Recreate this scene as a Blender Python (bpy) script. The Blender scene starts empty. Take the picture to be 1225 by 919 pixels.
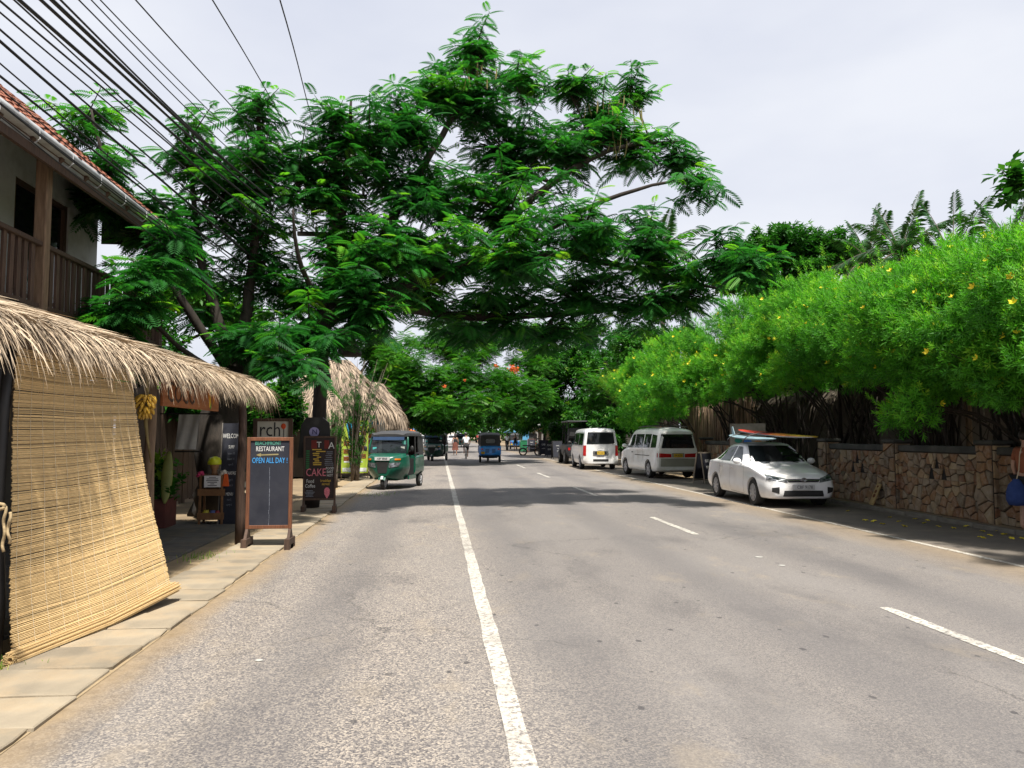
import bpy, bmesh, math, random
import numpy as np
from mathutils import Vector, Matrix, Euler
from mathutils.bvhtree import BVHTree

random.seed(7)
NR = np.random.default_rng(7)
R = math.radians
scene = bpy.context.scene
COL = scene.collection

# ------------------------------------------------------------------ camera
CAM = Vector((0.0, 0.0, 1.65))
YAW, PITCH = R(5.43), R(3.76)
FPX = 920.0
c_f = Vector((math.sin(YAW) * math.cos(PITCH), math.cos(YAW) * math.cos(PITCH), math.sin(PITCH)))
c_r = Vector((math.cos(YAW), -math.sin(YAW), 0))
c_u = c_r.cross(c_f)
cd = bpy.data.cameras.new('camera')
cam = bpy.data.objects.new('camera', cd)
COL.objects.link(cam)
cam.matrix_world = Matrix(((c_r.x, c_u.x, -c_f.x, CAM.x), (c_r.y, c_u.y, -c_f.y, CAM.y),
                           (c_r.z, c_u.z, -c_f.z, CAM.z), (0, 0, 0, 1)))
cd.sensor_width = 36.0
cd.lens = FPX / 1225.0 * 36.0
cd.clip_start = 0.05
cd.clip_end = 3000
scene.camera = cam

# ------------------------------------------------------------------ sky and sun
SUN = Vector((0.09, -0.40, 0.91)).normalized()          # towards the sun
world = bpy.data.worlds.new('World')
scene.world = world
world.use_nodes = True
wn, wl = world.node_tree.nodes, world.node_tree.links
wn.clear()
w_out = wn.new('ShaderNodeOutputWorld')
w_bg = wn.new('ShaderNodeBackground')
w_sky = wn.new('ShaderNodeTexSky')
w_sky.sky_type = 'NISHITA'
w_sky.sun_disc = False
w_sky.sun_elevation = math.asin(SUN.z)
w_sky.sun_rotation = math.atan2(SUN.x, SUN.y)
w_sky.air_density = 1.0
w_sky.dust_density = 3.0
w_tc = wn.new('ShaderNodeTexCoord')
w_map = wn.new('ShaderNodeMapping')
w_map.inputs['Scale'].default_value = (1.0, 1.0, 2.6)
w_no = wn.new('ShaderNodeTexNoise')
w_no.inputs['Scale'].default_value = 1.7
w_no.inputs['Detail'].default_value = 5
w_no.inputs['Roughness'].default_value = 0.5
w_rp = wn.new('ShaderNodeValToRGB')                       # even bright cloud deck
w_rp.color_ramp.elements[0].position = 0.33
w_rp.color_ramp.elements[0].color = (6.25, 6.6, 7.75, 1)
w_rp.color_ramp.elements[1].position = 0.66
w_rp.color_ramp.elements[1].color = (8.2, 8.4, 9.0, 1)
w_mx = wn.new('ShaderNodeMixRGB')
w_mx.inputs[0].default_value = 0.9
wl.new(w_tc.outputs['Generated'], w_map.inputs['Vector'])
wl.new(w_map.outputs[0], w_no.inputs['Vector'])
wl.new(w_no.outputs['Fac'], w_rp.inputs['Fac'])
wl.new(w_sky.outputs[0], w_mx.inputs[1])
wl.new(w_rp.outputs[0], w_mx.inputs[2])
wl.new(w_mx.outputs[0], w_bg.inputs['Color'])
w_bg.inputs['Strength'].default_value = 0.064
wl.new(w_bg.outputs[0], w_out.inputs['Surface'])

sd = bpy.data.lights.new('sun', 'SUN')
sun = bpy.data.objects.new('sun', sd)
COL.objects.link(sun)
sd.energy = 5.0
sd.angle = R(2.2)
sd.color = (1.0, 0.95, 0.86)
sun.rotation_euler = (-SUN).to_track_quat('-Z', 'Y').to_euler()
sun.location = (0, 0, 40)

scene.view_settings.view_transform = 'Standard'
scene.view_settings.look = 'None'
scene.view_settings.exposure = 0.84
scene.view_settings.gamma = 1.0
scene.cycles.max_bounces = 6
scene.cycles.diffuse_bounces = 3
scene.cycles.transparent_max_bounces = 8
scene.cycles.use_denoising = True


def ray(px, py):
    return c_f + c_r * ((px - 612.5) / FPX) - c_u * ((py - 459.5) / FPX)


def AT(px, py, Y):
    d = ray(px, py)
    return CAM + d * (Y / d.y)


def GR(px, py, z=0.0):
    d = ray(px, py)
    return CAM + d * ((z - CAM.z) / d.z)


# ------------------------------------------------------------------ materials
MATS = {}


def nd(nt, typ, **kw):
    n = nt.nodes.new(typ)
    for k, v in kw.items():
        if k.startswith('i_'):
            n.inputs[k[2:].replace('_', ' ')].default_value = v
        else:
            setattr(n, k, v)
    return n


def base_mat(name):
    m = bpy.data.materials.new(name)
    m.use_nodes = True
    nt = m.node_tree
    nt.nodes.clear()
    out = nt.nodes.new('ShaderNodeOutputMaterial')
    bs = nt.nodes.new('ShaderNodeBsdfPrincipled')
    nt.links.new(bs.outputs[0], out.inputs['Surface'])
    return m, nt, bs, out


def c4(c):
    return (c[0], c[1], c[2], 1.0)


def mix_node(nt, a, b, fac, mode='MIX'):
    n = nt.nodes.new('ShaderNodeMixRGB')
    n.blend_type = mode
    for i, v in ((0, fac), (1, a), (2, b)):
        if isinstance(v, (float, int)):
            n.inputs[i].default_value = v if i == 0 else (v, v, v, 1)
        elif isinstance(v, (tuple, list)):
            n.inputs[i].default_value = c4(v)
        else:
            nt.links.new(v, n.inputs[i])
    return n.outputs[0]


def ramp(nt, src, stops):
    n = nt.nodes.new('ShaderNodeValToRGB')
    cr = n.color_ramp
    while len(cr.elements) < len(stops):
        cr.elements.new(0.5)
    for e, (p, c) in zip(cr.elements, stops):
        e.position = p
        e.color = c4(c) if isinstance(c, (tuple, list)) else (c, c, c, 1)
    nt.links.new(src, n.inputs['Fac'])
    return n.outputs[0]


def noise(nt, scale, detail=3, rough=0.55, coord='Object', stretch=None, off=0):
    tc = nt.nodes.new('ShaderNodeTexCoord')
    src = tc.outputs[coord]
    if stretch or off:
        mp = nt.nodes.new('ShaderNodeMapping')
        mp.inputs['Scale'].default_value = stretch or (1, 1, 1)
        mp.inputs['Location'].default_value = (off, off * 1.7, off * .6)
        nt.links.new(src, mp.inputs['Vector'])
        src = mp.outputs[0]
    n = nt.nodes.new('ShaderNodeTexNoise')
    n.inputs['Scale'].default_value = scale
    n.inputs['Detail'].default_value = detail
    n.inputs['Roughness'].default_value = rough
    nt.links.new(src, n.inputs['Vector'])
    return n.outputs['Fac']


def bump(nt, bs, h, strength=0.3, dist=0.01):
    b = nt.nodes.new('ShaderNodeBump')
    b.inputs['Strength'].default_value = strength
    b.inputs['Distance'].default_value = dist
    nt.links.new(h, b.inputs['Height'])
    nt.links.new(b.outputs[0], bs.inputs['Normal'])


def pm(name, c1, c2=None, scale=6.0, rough=0.8, bmp=0.0, bscale=40, metal=0.0, spec=0.4, stretch=None,
       rnd=0.0, attr=False, coat=0.0, detail=4, dirt=None, dirt_scale=2.0, lo=.35, hi=.65):
    """procedural paint/wood/cloth: two tones by noise, varied per piece, optional dirt film"""
    if name in MATS:
        return MATS[name]
    m, nt, bs, out = base_mat(name)
    c2 = c2 or tuple(v * .8 for v in c1)
    col = ramp(nt, noise(nt, scale, detail, stretch=stretch), [(lo, c1), (hi, c2)])
    if rnd:
        if attr:
            a = nd(nt, 'ShaderNodeAttribute', attribute_name='rnd')
            src = a.outputs['Fac']
        else:
            src = nt.nodes.new('ShaderNodeObjectInfo').outputs['Random']
        v = ramp(nt, src, [(0, max(0, 1 - rnd)), (1, 1 + rnd * .6)])
        col = mix_node(nt, col, v, 1.0, 'MULTIPLY')
    if dirt:
        col = mix_node(nt, col, dirt, ramp(nt, noise(nt, dirt_scale, 6, .65, off=3.3), [(.48, 0.0), (.72, .75)]))
    nt.links.new(col, bs.inputs['Base Color'])
    bs.inputs['Roughness'].default_value = rough
    bs.inputs['Metallic'].default_value = metal
    bs.inputs['Specular IOR Level'].default_value = spec
    if coat:
        bs.inputs['Coat Weight'].default_value = coat
        bs.inputs['Coat Roughness'].default_value = .04
    if bmp:
        bump(nt, bs, noise(nt, bscale, 3, stretch=stretch), bmp)
    MATS[name] = m
    return m


def leaf_mat(name, dark, mid, light, trans=0.35, rough=0.5, big=0.6):
    """leaf: colour differs leaf by leaf and bough by bough, light passes through"""
    m, nt, bs, out = base_mat(name)
    a = nd(nt, 'ShaderNodeAttribute', attribute_name='rnd')
    s = nt.nodes.new('ShaderNodeMath')
    s.operation = 'ADD'
    nt.links.new(a.outputs['Fac'], s.inputs[0])
    n2 = nt.nodes.new('ShaderNodeMath')
    n2.operation = 'MULTIPLY_ADD'
    nt.links.new(noise(nt, big, 3), n2.inputs[0])
    n2.inputs[1].default_value = 0.9
    n2.inputs[2].default_value = -0.45
    nt.links.new(n2.outputs[0], s.inputs[1])
    col = ramp(nt, s.outputs[0], [(0.05, dark), (0.55, mid), (0.9, light), (1.0, (light[0] * 1.5, light[1], light[2]))])
    nt.links.new(col, bs.inputs['Base Color'])
    bs.inputs['Roughness'].default_value = rough
    bs.inputs['Specular IOR Level'].default_value = 0.35
    tr = nt.nodes.new('ShaderNodeBsdfTranslucent')
    nt.links.new(mix_node(nt, col, (1.0, 1.25, .55), 1.0, 'MULTIPLY'), tr.inputs['Color'])
    mx = nt.nodes.new('ShaderNodeMixShader')
    mx.inputs[0].default_value = trans
    nt.links.new(bs.outputs[0], mx.inputs[1])
    nt.links.new(tr.outputs[0], mx.inputs[2])
    nt.links.new(mx.outputs[0], out.inputs['Surface'])
    MATS[name] = m
    return m


def glass_mat(name, tint, rough=0.03, trans=0.55):
    m, nt, bs, out = base_mat(name)
    bs.inputs['Base Color'].default_value = c4(tint)
    bs.inputs['Roughness'].default_value = rough
    bs.inputs['Specular IOR Level'].default_value = 0.8
    tp = nt.nodes.new('ShaderNodeBsdfTransparent')
    tp.inputs[0].default_value = c4(tuple(min(1, v * 3 + .25) for v in tint))
    mx = nt.nodes.new('ShaderNodeMixShader')
    mx.inputs[0].default_value = 1 - trans
    nt.links.new(tp.outputs[0], mx.inputs[1])
    nt.links.new(bs.outputs[0], mx.inputs[2])
    nt.links.new(mx.outputs[0], out.inputs['Surface'])
    MATS[name] = m
    return m


# ------------------------------------------------------------------ objects
def tag(o, label=None, cat=None, group=None, kind=None):
    if label:
        o['label'] = label
    if cat:
        o['category'] = cat
    if group:
        o['group'] = group
    if kind:
        o['kind'] = kind
    return o


def thing(name, label, cat, loc=(0, 0, 0), rz=0.0, group=None):
    o = bpy.data.objects.new(name, None)
    COL.objects.link(o)
    o.empty_display_size = 0.2
    o.location = loc
    o.rotation_euler = (0, 0, rz)
    return tag(o, label, cat, group)


def frame_of(o):
    """world matrix from the parent chain (nothing is evaluated yet)"""
    m = o.matrix_basis.copy()
    while o.parent:
        o = o.parent
        m = o.matrix_basis @ m
    return m


def mk(name, me, mat, parent=None):
    o = bpy.data.objects.new(name, me)
    COL.objects.link(o)
    if mat is not None and not me.materials:
        for m in (mat if isinstance(mat, (list, tuple)) else [mat]):
            me.materials.append(m)
    if parent:
        o.parent = parent
    return o


def copy_tree(o, parent=None):
    c = o.copy()
    COL.objects.link(c)
    c.parent = parent
    for ch in [k for k in o.children]:
        copy_tree(ch, c)
    return c


def frames(pts):
    """directions along a polyline with two cross axes"""
    out = []
    n = len(pts)
    ref = None
    for i in range(n):
        d = (pts[min(i + 1, n - 1)] - pts[max(i - 1, 0)])
        if d.length < 1e-9:
            d = Vector((0, 0, 1))
        d.normalize()
        if ref is None:
            ref = Vector((0, 0, 1)) if abs(d.z) < .9 else Vector((1, 0, 0))
        a = d.cross(ref)
        if a.length < 1e-6:
            a = d.orthogonal()
        a.normalize()
        b = a.cross(d).normalized()
        ref = b
        out.append((a, b))
    return out


class MB:
    def __init__(s):
        s.v, s.f, s.m = [], [], []
        s.cur = 0
        s.r = []
        s.rv = 0.5

    def _add(s, vs, fs):
        b = len(s.v)
        s.v.extend([tuple(v) for v in vs])
        s.r.extend([s.rv] * len(vs))
        for f in fs:
            s.f.append(tuple(i + b for i in f))
            s.m.append(s.cur)
        return s

    def box(s, c, size, rot=None, taper=1.0):
        hx, hy, hz = size[0] / 2, size[1] / 2, size[2] / 2
        c = Vector(c)
        vs = []
        for z in (-1, 1):
            k = taper if z > 0 else 1.0
            for x, y in ((-1, -1), (1, -1), (1, 1), (-1, 1)):
                p = Vector((x * hx * k, y * hy * k, z * hz))
                if rot is not None:
                    p = rot @ p
                vs.append(p + c)
        return s._add(vs, [(3, 2, 1, 0), (4, 5, 6, 7), (0, 1, 5, 4), (1, 2, 6, 5), (2, 3, 7, 6), (3, 0, 4, 7)])

    def bar(s, p0, p1, w, h, up=(0, 0, 1)):
        p0, p1 = Vector(p0), Vector(p1)
        d = (p1 - p0)
        L = d.length
        d.normalize()
        u = Vector(up)
        if abs(d.dot(u)) > .98:
            u = Vector((0, 1, 0))
        a = d.cross(u).normalized()
        b = a.cross(d)
        vs = []
        for q in (p0, p1):
            for x, y in ((-1, -1), (1, -1), (1, 1), (-1, 1)):
                vs.append(q + a * (x * w / 2) + b * (y * h / 2))
        return s._add(vs, [(0, 1, 2, 3), (7, 6, 5, 4), (4, 5, 1, 0), (5, 6, 2, 1), (6, 7, 3, 2), (7, 4, 0, 3)])

    def tube(s, pts, rad, n=6, cap=True):
        pts = [Vector(p) for p in pts]
        if not isinstance(rad, (list, tuple)):
            rad = [rad] * len(pts)
        vs, fs = [], []
        for i, (p, (a, b)) in enumerate(zip(pts, frames(pts))):
            for k in range(n):
                t = 2 * math.pi * k / n
                vs.append(p + (a * math.cos(t) + b * math.sin(t)) * rad[i])
        for i in range(len(pts) - 1):
            for k in range(n):
                k2 = (k + 1) % n
                fs.append((i * n + k, i * n + k2, (i + 1) * n + k2, (i + 1) * n + k))
        if cap:
            fs.append(tuple(range(n - 1, -1, -1)))
            q = (len(pts) - 1) * n
            fs.append(tuple(q + k for k in range(n)))
        return s._add(vs, fs)

    def lathe(s, prof, n=16, c=(0, 0, 0), rot=None):
        """profile of (radius, height) turned round z"""
        c = Vector(c)
        vs, fs = [], []
        for r, z in prof:
            for k in range(n):
                t = 2 * math.pi * k / n
                p = Vector((r * math.cos(t), r * math.sin(t), z))
                if rot is not None:
                    p = rot @ p
                vs.append(p + c)
        for i in range(len(prof) - 1):
            for k in range(n):
                k2 = (k + 1) % n
                fs.append((i * n + k, i * n + k2, (i + 1) * n + k2, (i + 1) * n + k))
        fs.append(tuple(range(n - 1, -1, -1)))
        q = (len(prof) - 1) * n
        fs.append(tuple(q + k for k in range(n)))
        return s._add(vs, fs)

    def ball(s, c, r, n=10, m=6, rot=None):
        if not isinstance(r, (tuple, list)):
            r = (r, r, r)
        c = Vector(c)
        vs, fs = [], []
        for i in range(1, m):
            ph = math.pi * i / m
            for k in range(n):
                t = 2 * math.pi * k / n
                p = Vector((r[0] * math.sin(ph) * math.cos(t), r[1] * math.sin(ph) * math.sin(t), r[2] * math.cos(ph)))
                vs.append((rot @ p if rot is not None else p) + c)
        for zz in (1, -1):
            p = Vector((0, 0, r[2] * zz))
            vs.append((rot @ p if rot is not None else p) + c)
        t0, b0 = (m - 1) * n, (m - 1) * n + 1
        for i in range(m - 2):
            for k in range(n):
                k2 = (k + 1) % n
                fs.append((i * n + k, (i + 1) * n + k, (i + 1) * n + k2, i * n + k2))
        for k in range(n):
            k2 = (k + 1) % n
            fs.append((t0, k, k2))
            fs.append((b0, (m - 2) * n + k2, (m - 2) * n + k))
        return s._add(vs, fs)

    def prism(s, poly, d):
        """planar polygon (3-D points) extruded by vector d"""
        n = len(poly)
        d = Vector(d)
        vs = [Vector(p) for p in poly] + [Vector(p) + d for p in poly]
        fs = [tuple(range(n - 1, -1, -1)), tuple(range(n, 2 * n))]
        for i in range(n):
            j = (i + 1) % n
            fs.append((i, j, n + j, n + i))
        return s._add(vs, fs)

    def sheet(s, rows):
        """grid of points"""
        n = len(rows[0])
        vs = [p for r in rows for p in r]
        fs = []
        for i in range(len(rows) - 1):
            for k in range(n - 1):
                fs.append((i * n + k, i * n + k + 1, (i + 1) * n + k + 1, (i + 1) * n + k))
        return s._add(vs, fs)

    def mesh(s, name, smooth=False, world_parent=None):
        me = bpy.data.meshes.new(name)
        v = s.v
        if world_parent is not None:
            inv = frame_of(world_parent).inverted()
            v = [tuple(inv @ Vector(p)) for p in v]
        me.from_pydata(v, [], s.f)
        if any(s.m):
            me.polygons.foreach_set('material_index', s.m)
        a = me.attributes.new('rnd', 'FLOAT', 'POINT')
        a.data.foreach_set('value', s.r)
        if smooth:
            me.polygons.foreach_set('use_smooth', [True] * len(me.polygons))
        me.update()
        return me

    def build(s, name, mat, parent=None, smooth=False, world=False, bevel=0.0, auto=None):
        me = s.mesh(name, smooth, parent if world else None)
        if bevel:
            bm = bmesh.new()
            bm.from_mesh(me)
            bmesh.ops.recalc_face_normals(bm, faces=bm.faces)
            bmesh.ops.bevel(bm, geom=[e for e in bm.edges if e.is_manifold and e.calc_face_angle(0) > .5],
                            offset=bevel, segments=1, affect='EDGES', clamp_overlap=True)
            bm.to_mesh(me)
            bm.free()
        else:
            bm = bmesh.new()
            bm.from_mesh(me)
            bmesh.ops.recalc_face_normals(bm, faces=bm.faces)
            bm.to_mesh(me)
            bm.free()
        if auto is not None:
            me.set_sharp_from_angle(angle=R(auto))
        return mk(name, me, mat, parent)


def evaluated(o):
    """mesh of an object with its modifiers applied; the helper object is removed"""
    bpy.context.view_layer.update()
    dg = bpy.context.evaluated_depsgraph_get()
    me = bpy.data.meshes.new_from_object(o.evaluated_get(dg))
    bpy.data.objects.remove(o)
    return me


def lettering(txt, size, mat, parent, loc, rot, name='lettering', align='CENTER', squash=1.0, depth=0.002):
    cu = bpy.data.curves.new(name, 'FONT')
    cu.body = txt
    cu.size = size
    cu.align_x = align
    cu.align_y = 'CENTER'
    cu.extrude = depth
    cu.resolution_u = 2
    t = bpy.data.objects.new(name, cu)
    COL.objects.link(t)
    me = evaluated(t)
    bpy.data.curves.remove(cu)
    me.materials.clear()
    o = mk(name, me, mat, parent)
    o.location = loc
    o.rotation_euler = rot
    o.scale = (squash, 1, 1)
    return o


def big_mesh(name, V, Q, rnd, mat, parent=None, origin=None, smooth=False):
    """V (n,3) and quads Q (m,4) straight into a mesh"""
    me = bpy.data.meshes.new(name)
    V = np.asarray(V, dtype=np.float32)
    if parent is not None and origin is None:
        inv = np.array(frame_of(parent).inverted())
        V = V @ inv[:3, :3].T + inv[:3, 3]
    Q = np.asarray(Q, dtype=np.int32)
    me.vertices.add(len(V))
    me.vertices.foreach_set('co', np.ascontiguousarray(V, dtype=np.float32).ravel())
    me.loops.add(Q.size)
    me.loops.foreach_set('vertex_index', Q.ravel())
    me.polygons.add(len(Q))
    me.polygons.foreach_set('loop_start', np.arange(0, Q.size, 4, dtype=np.int32))
    a = me.attributes.new('rnd', 'FLOAT', 'POINT')
    a.data.foreach_set('value', np.asarray(rnd, dtype=np.float32))
    me.update(calc_edges=True)
    if smooth:
        me.polygons.foreach_set('use_smooth', np.ones(len(Q), dtype=bool))
    return mk(name, me, mat, parent)


def scatter(tv, tq, pos, xd, up, sc, rnd):
    """copies of a template (tv, tq): x along xd, z near up"""
    pos = np.asarray(pos, float)
    xd = np.asarray(xd, float)
    up = np.asarray(up, float)
    xd = xd / np.linalg.norm(xd, axis=1, keepdims=True)
    yd = np.cross(up, xd)
    yd /= np.linalg.norm(yd, axis=1, keepdims=True) + 1e-9
    zd = np.cross(xd, yd)
    sc = np.asarray(sc, float)[:, None, None]
    V = (tv[None, :, 0:1] * xd[:, None] + tv[None, :, 1:2] * yd[:, None] + tv[None, :, 2:3] * zd[:, None]) * sc + pos[:, None]
    M, N = len(pos), len(tv)
    Q = (tq[None] + (np.arange(M) * N)[:, None, None]).reshape(-1, 4)
    return V.reshape(-1, 3), Q, np.repeat(np.asarray(rnd, float), N)
# ================================================================== ground, road, pavement
def asphalt(name, strip=False):
    m, nt, bs, out = base_mat(name)
    tc = nt.nodes.new('ShaderNodeTexCoord')
    sp = nt.nodes.new('ShaderNodeSeparateXYZ')
    nt.links.new(tc.outputs['Object'], sp.inputs[0])
    vo = nt.nodes.new('ShaderNodeTexVoronoi')
    vo.inputs['Scale'].default_value = 95
    nt.links.new(tc.outputs['Object'], vo.inputs['Vector'])
    sv = nt.nodes.new('ShaderNodeSeparateColor')
    nt.links.new(vo.outputs['Color'], sv.inputs[0])
    vf = nt.nodes.new('ShaderNodeTexVoronoi')
    vf.inputs['Scale'].default_value = 150
    nt.links.new(tc.outputs['Object'], vf.inputs['Vector'])
    sf = nt.nodes.new('ShaderNodeSeparateColor')
    nt.links.new(vf.outputs['Color'], sf.inputs[0])
    coarse = ramp(nt, sv.outputs[0], [(.0, (.065, .06, .062)), (.4, (.14, .126, .12)), (.7, (.24, .212, .185)), (1, (.36, .31, .255))])
    fine = ramp(nt, sf.outputs[0], [(.0, (.085, .08, .081)), (.6, (.138, .127, .122)), (1, (.215, .195, .178))])
    mr = nt.nodes.new('ShaderNodeMapRange')
    mr.inputs['From Min'].default_value = .1
    mr.inputs['From Max'].default_value = 1.6
    mr.inputs['To Min'].default_value = 1.0
    mr.inputs['To Max'].default_value = 0.25
    wob = nt.nodes.new('ShaderNodeMath')
    wob.operation = 'MULTIPLY_ADD'
    nt.links.new(noise(nt, .45, 4), wob.inputs[0])
    wob.inputs[1].default_value = 2.4
    nt.links.new(sp.outputs[0], wob.inputs[2])
    sub = nt.nodes.new('ShaderNodeMath')
    sub.operation = 'SUBTRACT'
    nt.links.new(wob.outputs[0], sub.inputs[0])
    sub.inputs[1].default_value = 1.2
    nt.links.new(sub.outputs[0], mr.inputs['Value'])
    col = mix_node(nt, fine, coarse, mr.outputs[0])
    # worn lighter wheel-path patches and dark patches
    col = mix_node(nt, col, (.205, .19, .178), ramp(nt, noise(nt, .55, 6, .62, stretch=(1, .3, 1)), [(.46, 0), (.74, .5)]))
    col = mix_node(nt, col, (.26, .215, .16), ramp(nt, noise(nt, 1.6, 6, .7, off=9, stretch=(1, .6, 1)), [(.57, 0), (.72, .5)]))
    col = mix_node(nt, col, (.062, .058, .06), ramp(nt, noise(nt, .8, 5, .6, off=4, stretch=(1, .4, 1)), [(.53, 0), (.72, .6)]))
    # wheel tracks polished darker along each lane, and hairline cracks
    tk = nt.nodes.new('ShaderNodeTexWave')
    tk.wave_type = 'BANDS'
    tk.bands_direction = 'X'
    tk.inputs['Scale'].default_value = .155
    tk.inputs['Distortion'].default_value = 1.2
    tk.inputs['Detail'].default_value = 4
    tk.inputs['Detail Scale'].default_value = .6
    nt.links.new(tc.outputs['Object'], tk.inputs['Vector'])
    col = mix_node(nt, col, (.09, .085, .087), ramp(nt, tk.outputs['Fac'], [(.55, 0), (1, .4)]))
    vc = nt.nodes.new('ShaderNodeTexVoronoi')
    vc.feature = 'DISTANCE_TO_EDGE'
    vc.inputs['Scale'].default_value = .42
    wv = nt.nodes.new('ShaderNodeVectorMath')
    wv.operation = 'MULTIPLY_ADD'
    nn_ = nt.nodes.new('ShaderNodeTexNoise')
    nn_.inputs['Scale'].default_value = 2.2
    nn_.inputs['Detail'].default_value = 6
    nt.links.new(tc.outputs['Object'], nn_.inputs['Vector'])
    nt.links.new(nn_.outputs['Color'], wv.inputs[0])
    wv.inputs[1].default_value = (.7, .7, 0)
    nt.links.new(tc.outputs['Object'], wv.inputs[2])
    nt.links.new(wv.outputs[0], vc.inputs['Vector'])
    ck = ramp(nt, vc.outputs['Distance'], [(.0, 1), (.006, 0)])
    ckz = ramp(nt, noise(nt, .5, 3, off=12), [(.52, 0), (.6, .55)])
    col = mix_node(nt, col, (.04, .038, .038), mix_node(nt, ck, ckz, 1.0, 'MULTIPLY'))
    # small oil spots and pits
    v2 = nt.nodes.new('ShaderNodeTexVoronoi')
    v2.inputs['Scale'].default_value = 3.4
    mp = nt.nodes.new('ShaderNodeMapping')
    mp.inputs['Scale'].default_value = (1.2, .8, 1)
    nt.links.new(tc.outputs['Object'], mp.inputs[0])
    nt.links.new(mp.outputs[0], v2.inputs['Vector'])
    s2 = nt.nodes.new('ShaderNodeSeparateColor')
    nt.links.new(v2.outputs['Color'], s2.inputs[0])
    dd = nt.nodes.new('ShaderNodeMath')
    dd.operation = 'MULTIPLY_ADD'
    nt.links.new(noise(nt, 26, 3), dd.inputs[0])
    dd.inputs[1].default_value = .16
    nt.links.new(v2.outputs['Distance'], dd.inputs[2])
    spot = ramp(nt, dd.outputs[0], [(.155, 1), (.19, 0)])
    gate = ramp(nt, s2.outputs[1], [(.22, 0), (.26, 1)])
    zone = ramp(nt, noise(nt, .35, 2, off=2), [(.40, 0), (.5, 1)])
    fac = mix_node(nt, mix_node(nt, spot, gate, 1.0, 'MULTIPLY'), zone, 1.0, 'MULTIPLY')
    col = mix_node(nt, col, (.045, .042, .044), mix_node(nt, fac, .8, 1.0, 'MULTIPLY'))
    # sand blown over the edges
    e1 = nt.nodes.new('ShaderNodeMath')
    e1.operation = 'MULTIPLY_ADD'
    nt.links.new(noise(nt, 2.2, 6, .7, stretch=(1, .5, 1)), e1.inputs[0])
    e1.inputs[1].default_value = .55
    nt.links.new(sp.outputs[0], e1.inputs[2])
    sandL = ramp(nt, e1.outputs[0], [(0, 0), (1, 0)])
    mrl = nt.nodes.new('ShaderNodeMapRange')
    mrl.inputs['From Min'].default_value = -1.98
    mrl.inputs['From Max'].default_value = -1.6
    mrl.inputs['To Min'].default_value = .95
    mrl.inputs['To Max'].default_value = 0
    nt.links.new(e1.outputs[0], mrl.inputs['Value'])
    sandc = ramp(nt, noise(nt, 9, 5, .6), [(.35, (.20, .145, .085)), (.65, (.27, .20, .12))])
    col = mix_node(nt, col, sandc, mrl.outputs[0])
    mrr = nt.nodes.new('ShaderNodeMapRange')      # dust along the right edge line
    mrr.inputs['From Min'].default_value = 6.5
    mrr.inputs['From Max'].default_value = 7.45
    mrr.inputs['To Max'].default_value = .6
    nt.links.new(e1.outputs[0], mrr.inputs['Value'])
    mr2 = nt.nodes.new('ShaderNodeMapRange')
    mr2.inputs['From Min'].default_value = 7.5
    mr2.inputs['From Max'].default_value = 7.8
    mr2.inputs['To Min'].default_value = 1
    mr2.inputs['To Max'].default_value = .15
    nt.links.new(e1.outputs[0], mr2.inputs['Value'])
    mm = nt.nodes.new('ShaderNodeMath')
    mm.operation = 'MULTIPLY'
    nt.links.new(mrr.outputs[0], mm.inputs[0])
    nt.links.new(mr2.outputs[0], mm.inputs[1])
    col = mix_node(nt, col, sandc, mm.outputs[0])
    mr3 = nt.nodes.new('ShaderNodeMapRange')       # darker strip where cars park
    mr3.inputs['From Min'].default_value = 7.55
    mr3.inputs['From Max'].default_value = 7.85
    mr3.inputs['To Max'].default_value = .75
    nt.links.new(e1.outputs[0], mr3.inputs['Value'])
    park = ramp(nt, noise(nt, 1.4, 6, .65, off=5), [(.35, (.075, .065, .055)), (.6, (.125, .105, .082)), (.75, (.2, .165, .115))])
    col = mix_node(nt, col, park, mr3.outputs[0])
    nt.links.new(col, bs.inputs['Base Color'])
    bs.inputs['Roughness'].default_value = .82
    bs.inputs['Specular IOR Level'].default_value = .35
    bump(nt, bs, sv.outputs[0], .35, .006)
    return m, nt, bs, col


M_asph = asphalt('asphalt')[0]
# line paint: the same road surface seen through worn patches
m_p, nt_p, bs_p, col_p = asphalt('road_paint')
wear = ramp(nt_p, noise(nt_p, 22, 6, .75), [(.40, 0), (.54, 1)])
wear2 = ramp(nt_p, noise(nt_p, 2.1, 4, .6, off=7), [(.32, .4), (.55, .95)])
nt_p.links.new(mix_node(nt_p, col_p, (.50, .475, .42), mix_node(nt_p, wear, wear2, 1.0, 'MULTIPLY')), bs_p.inputs['Base Color'])
bs_p.inputs['Roughness'].default_value = .7
M_paint = m_p

M_dirt = pm('dirt', (.17, .125, .078), (.25, .185, .11), 1.3, .95, .3, 60, detail=7, dirt=(.10, .08, .055), dirt_scale=.5)
M_sand = pm('sand', (.30, .225, .135), (.24, .18, .105), 5, .95, .3, 90, detail=6)
M_slab = pm('concrete_slab', (.30, .25, .18), (.225, .19, .14), 3, .9, .4, 60, rnd=.2, detail=8, dirt=(.34, .25, .15), dirt_scale=2.4)
M_paver = pm('grey_paver', (.15, .14, .125), (.11, .105, .095), 5, .9, .35, 60, rnd=.2, detail=6, dirt=(.2, .155, .1), dirt_scale=2.2)
M_kerb = pm('kerb_concrete', (.17, .155, .13), (.1, .09, .075), 3, .9, .3, 50, detail=6)

g = MB()
g.sheet([[(x, y, -.05) for x in (-900, -60, -20, 0, 20, 60, 900)] for y in (-300, -20, 0, 60, 160, 400, 2000)])
ground = tag(g.build('ground', M_dirt), kind='structure')

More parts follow.
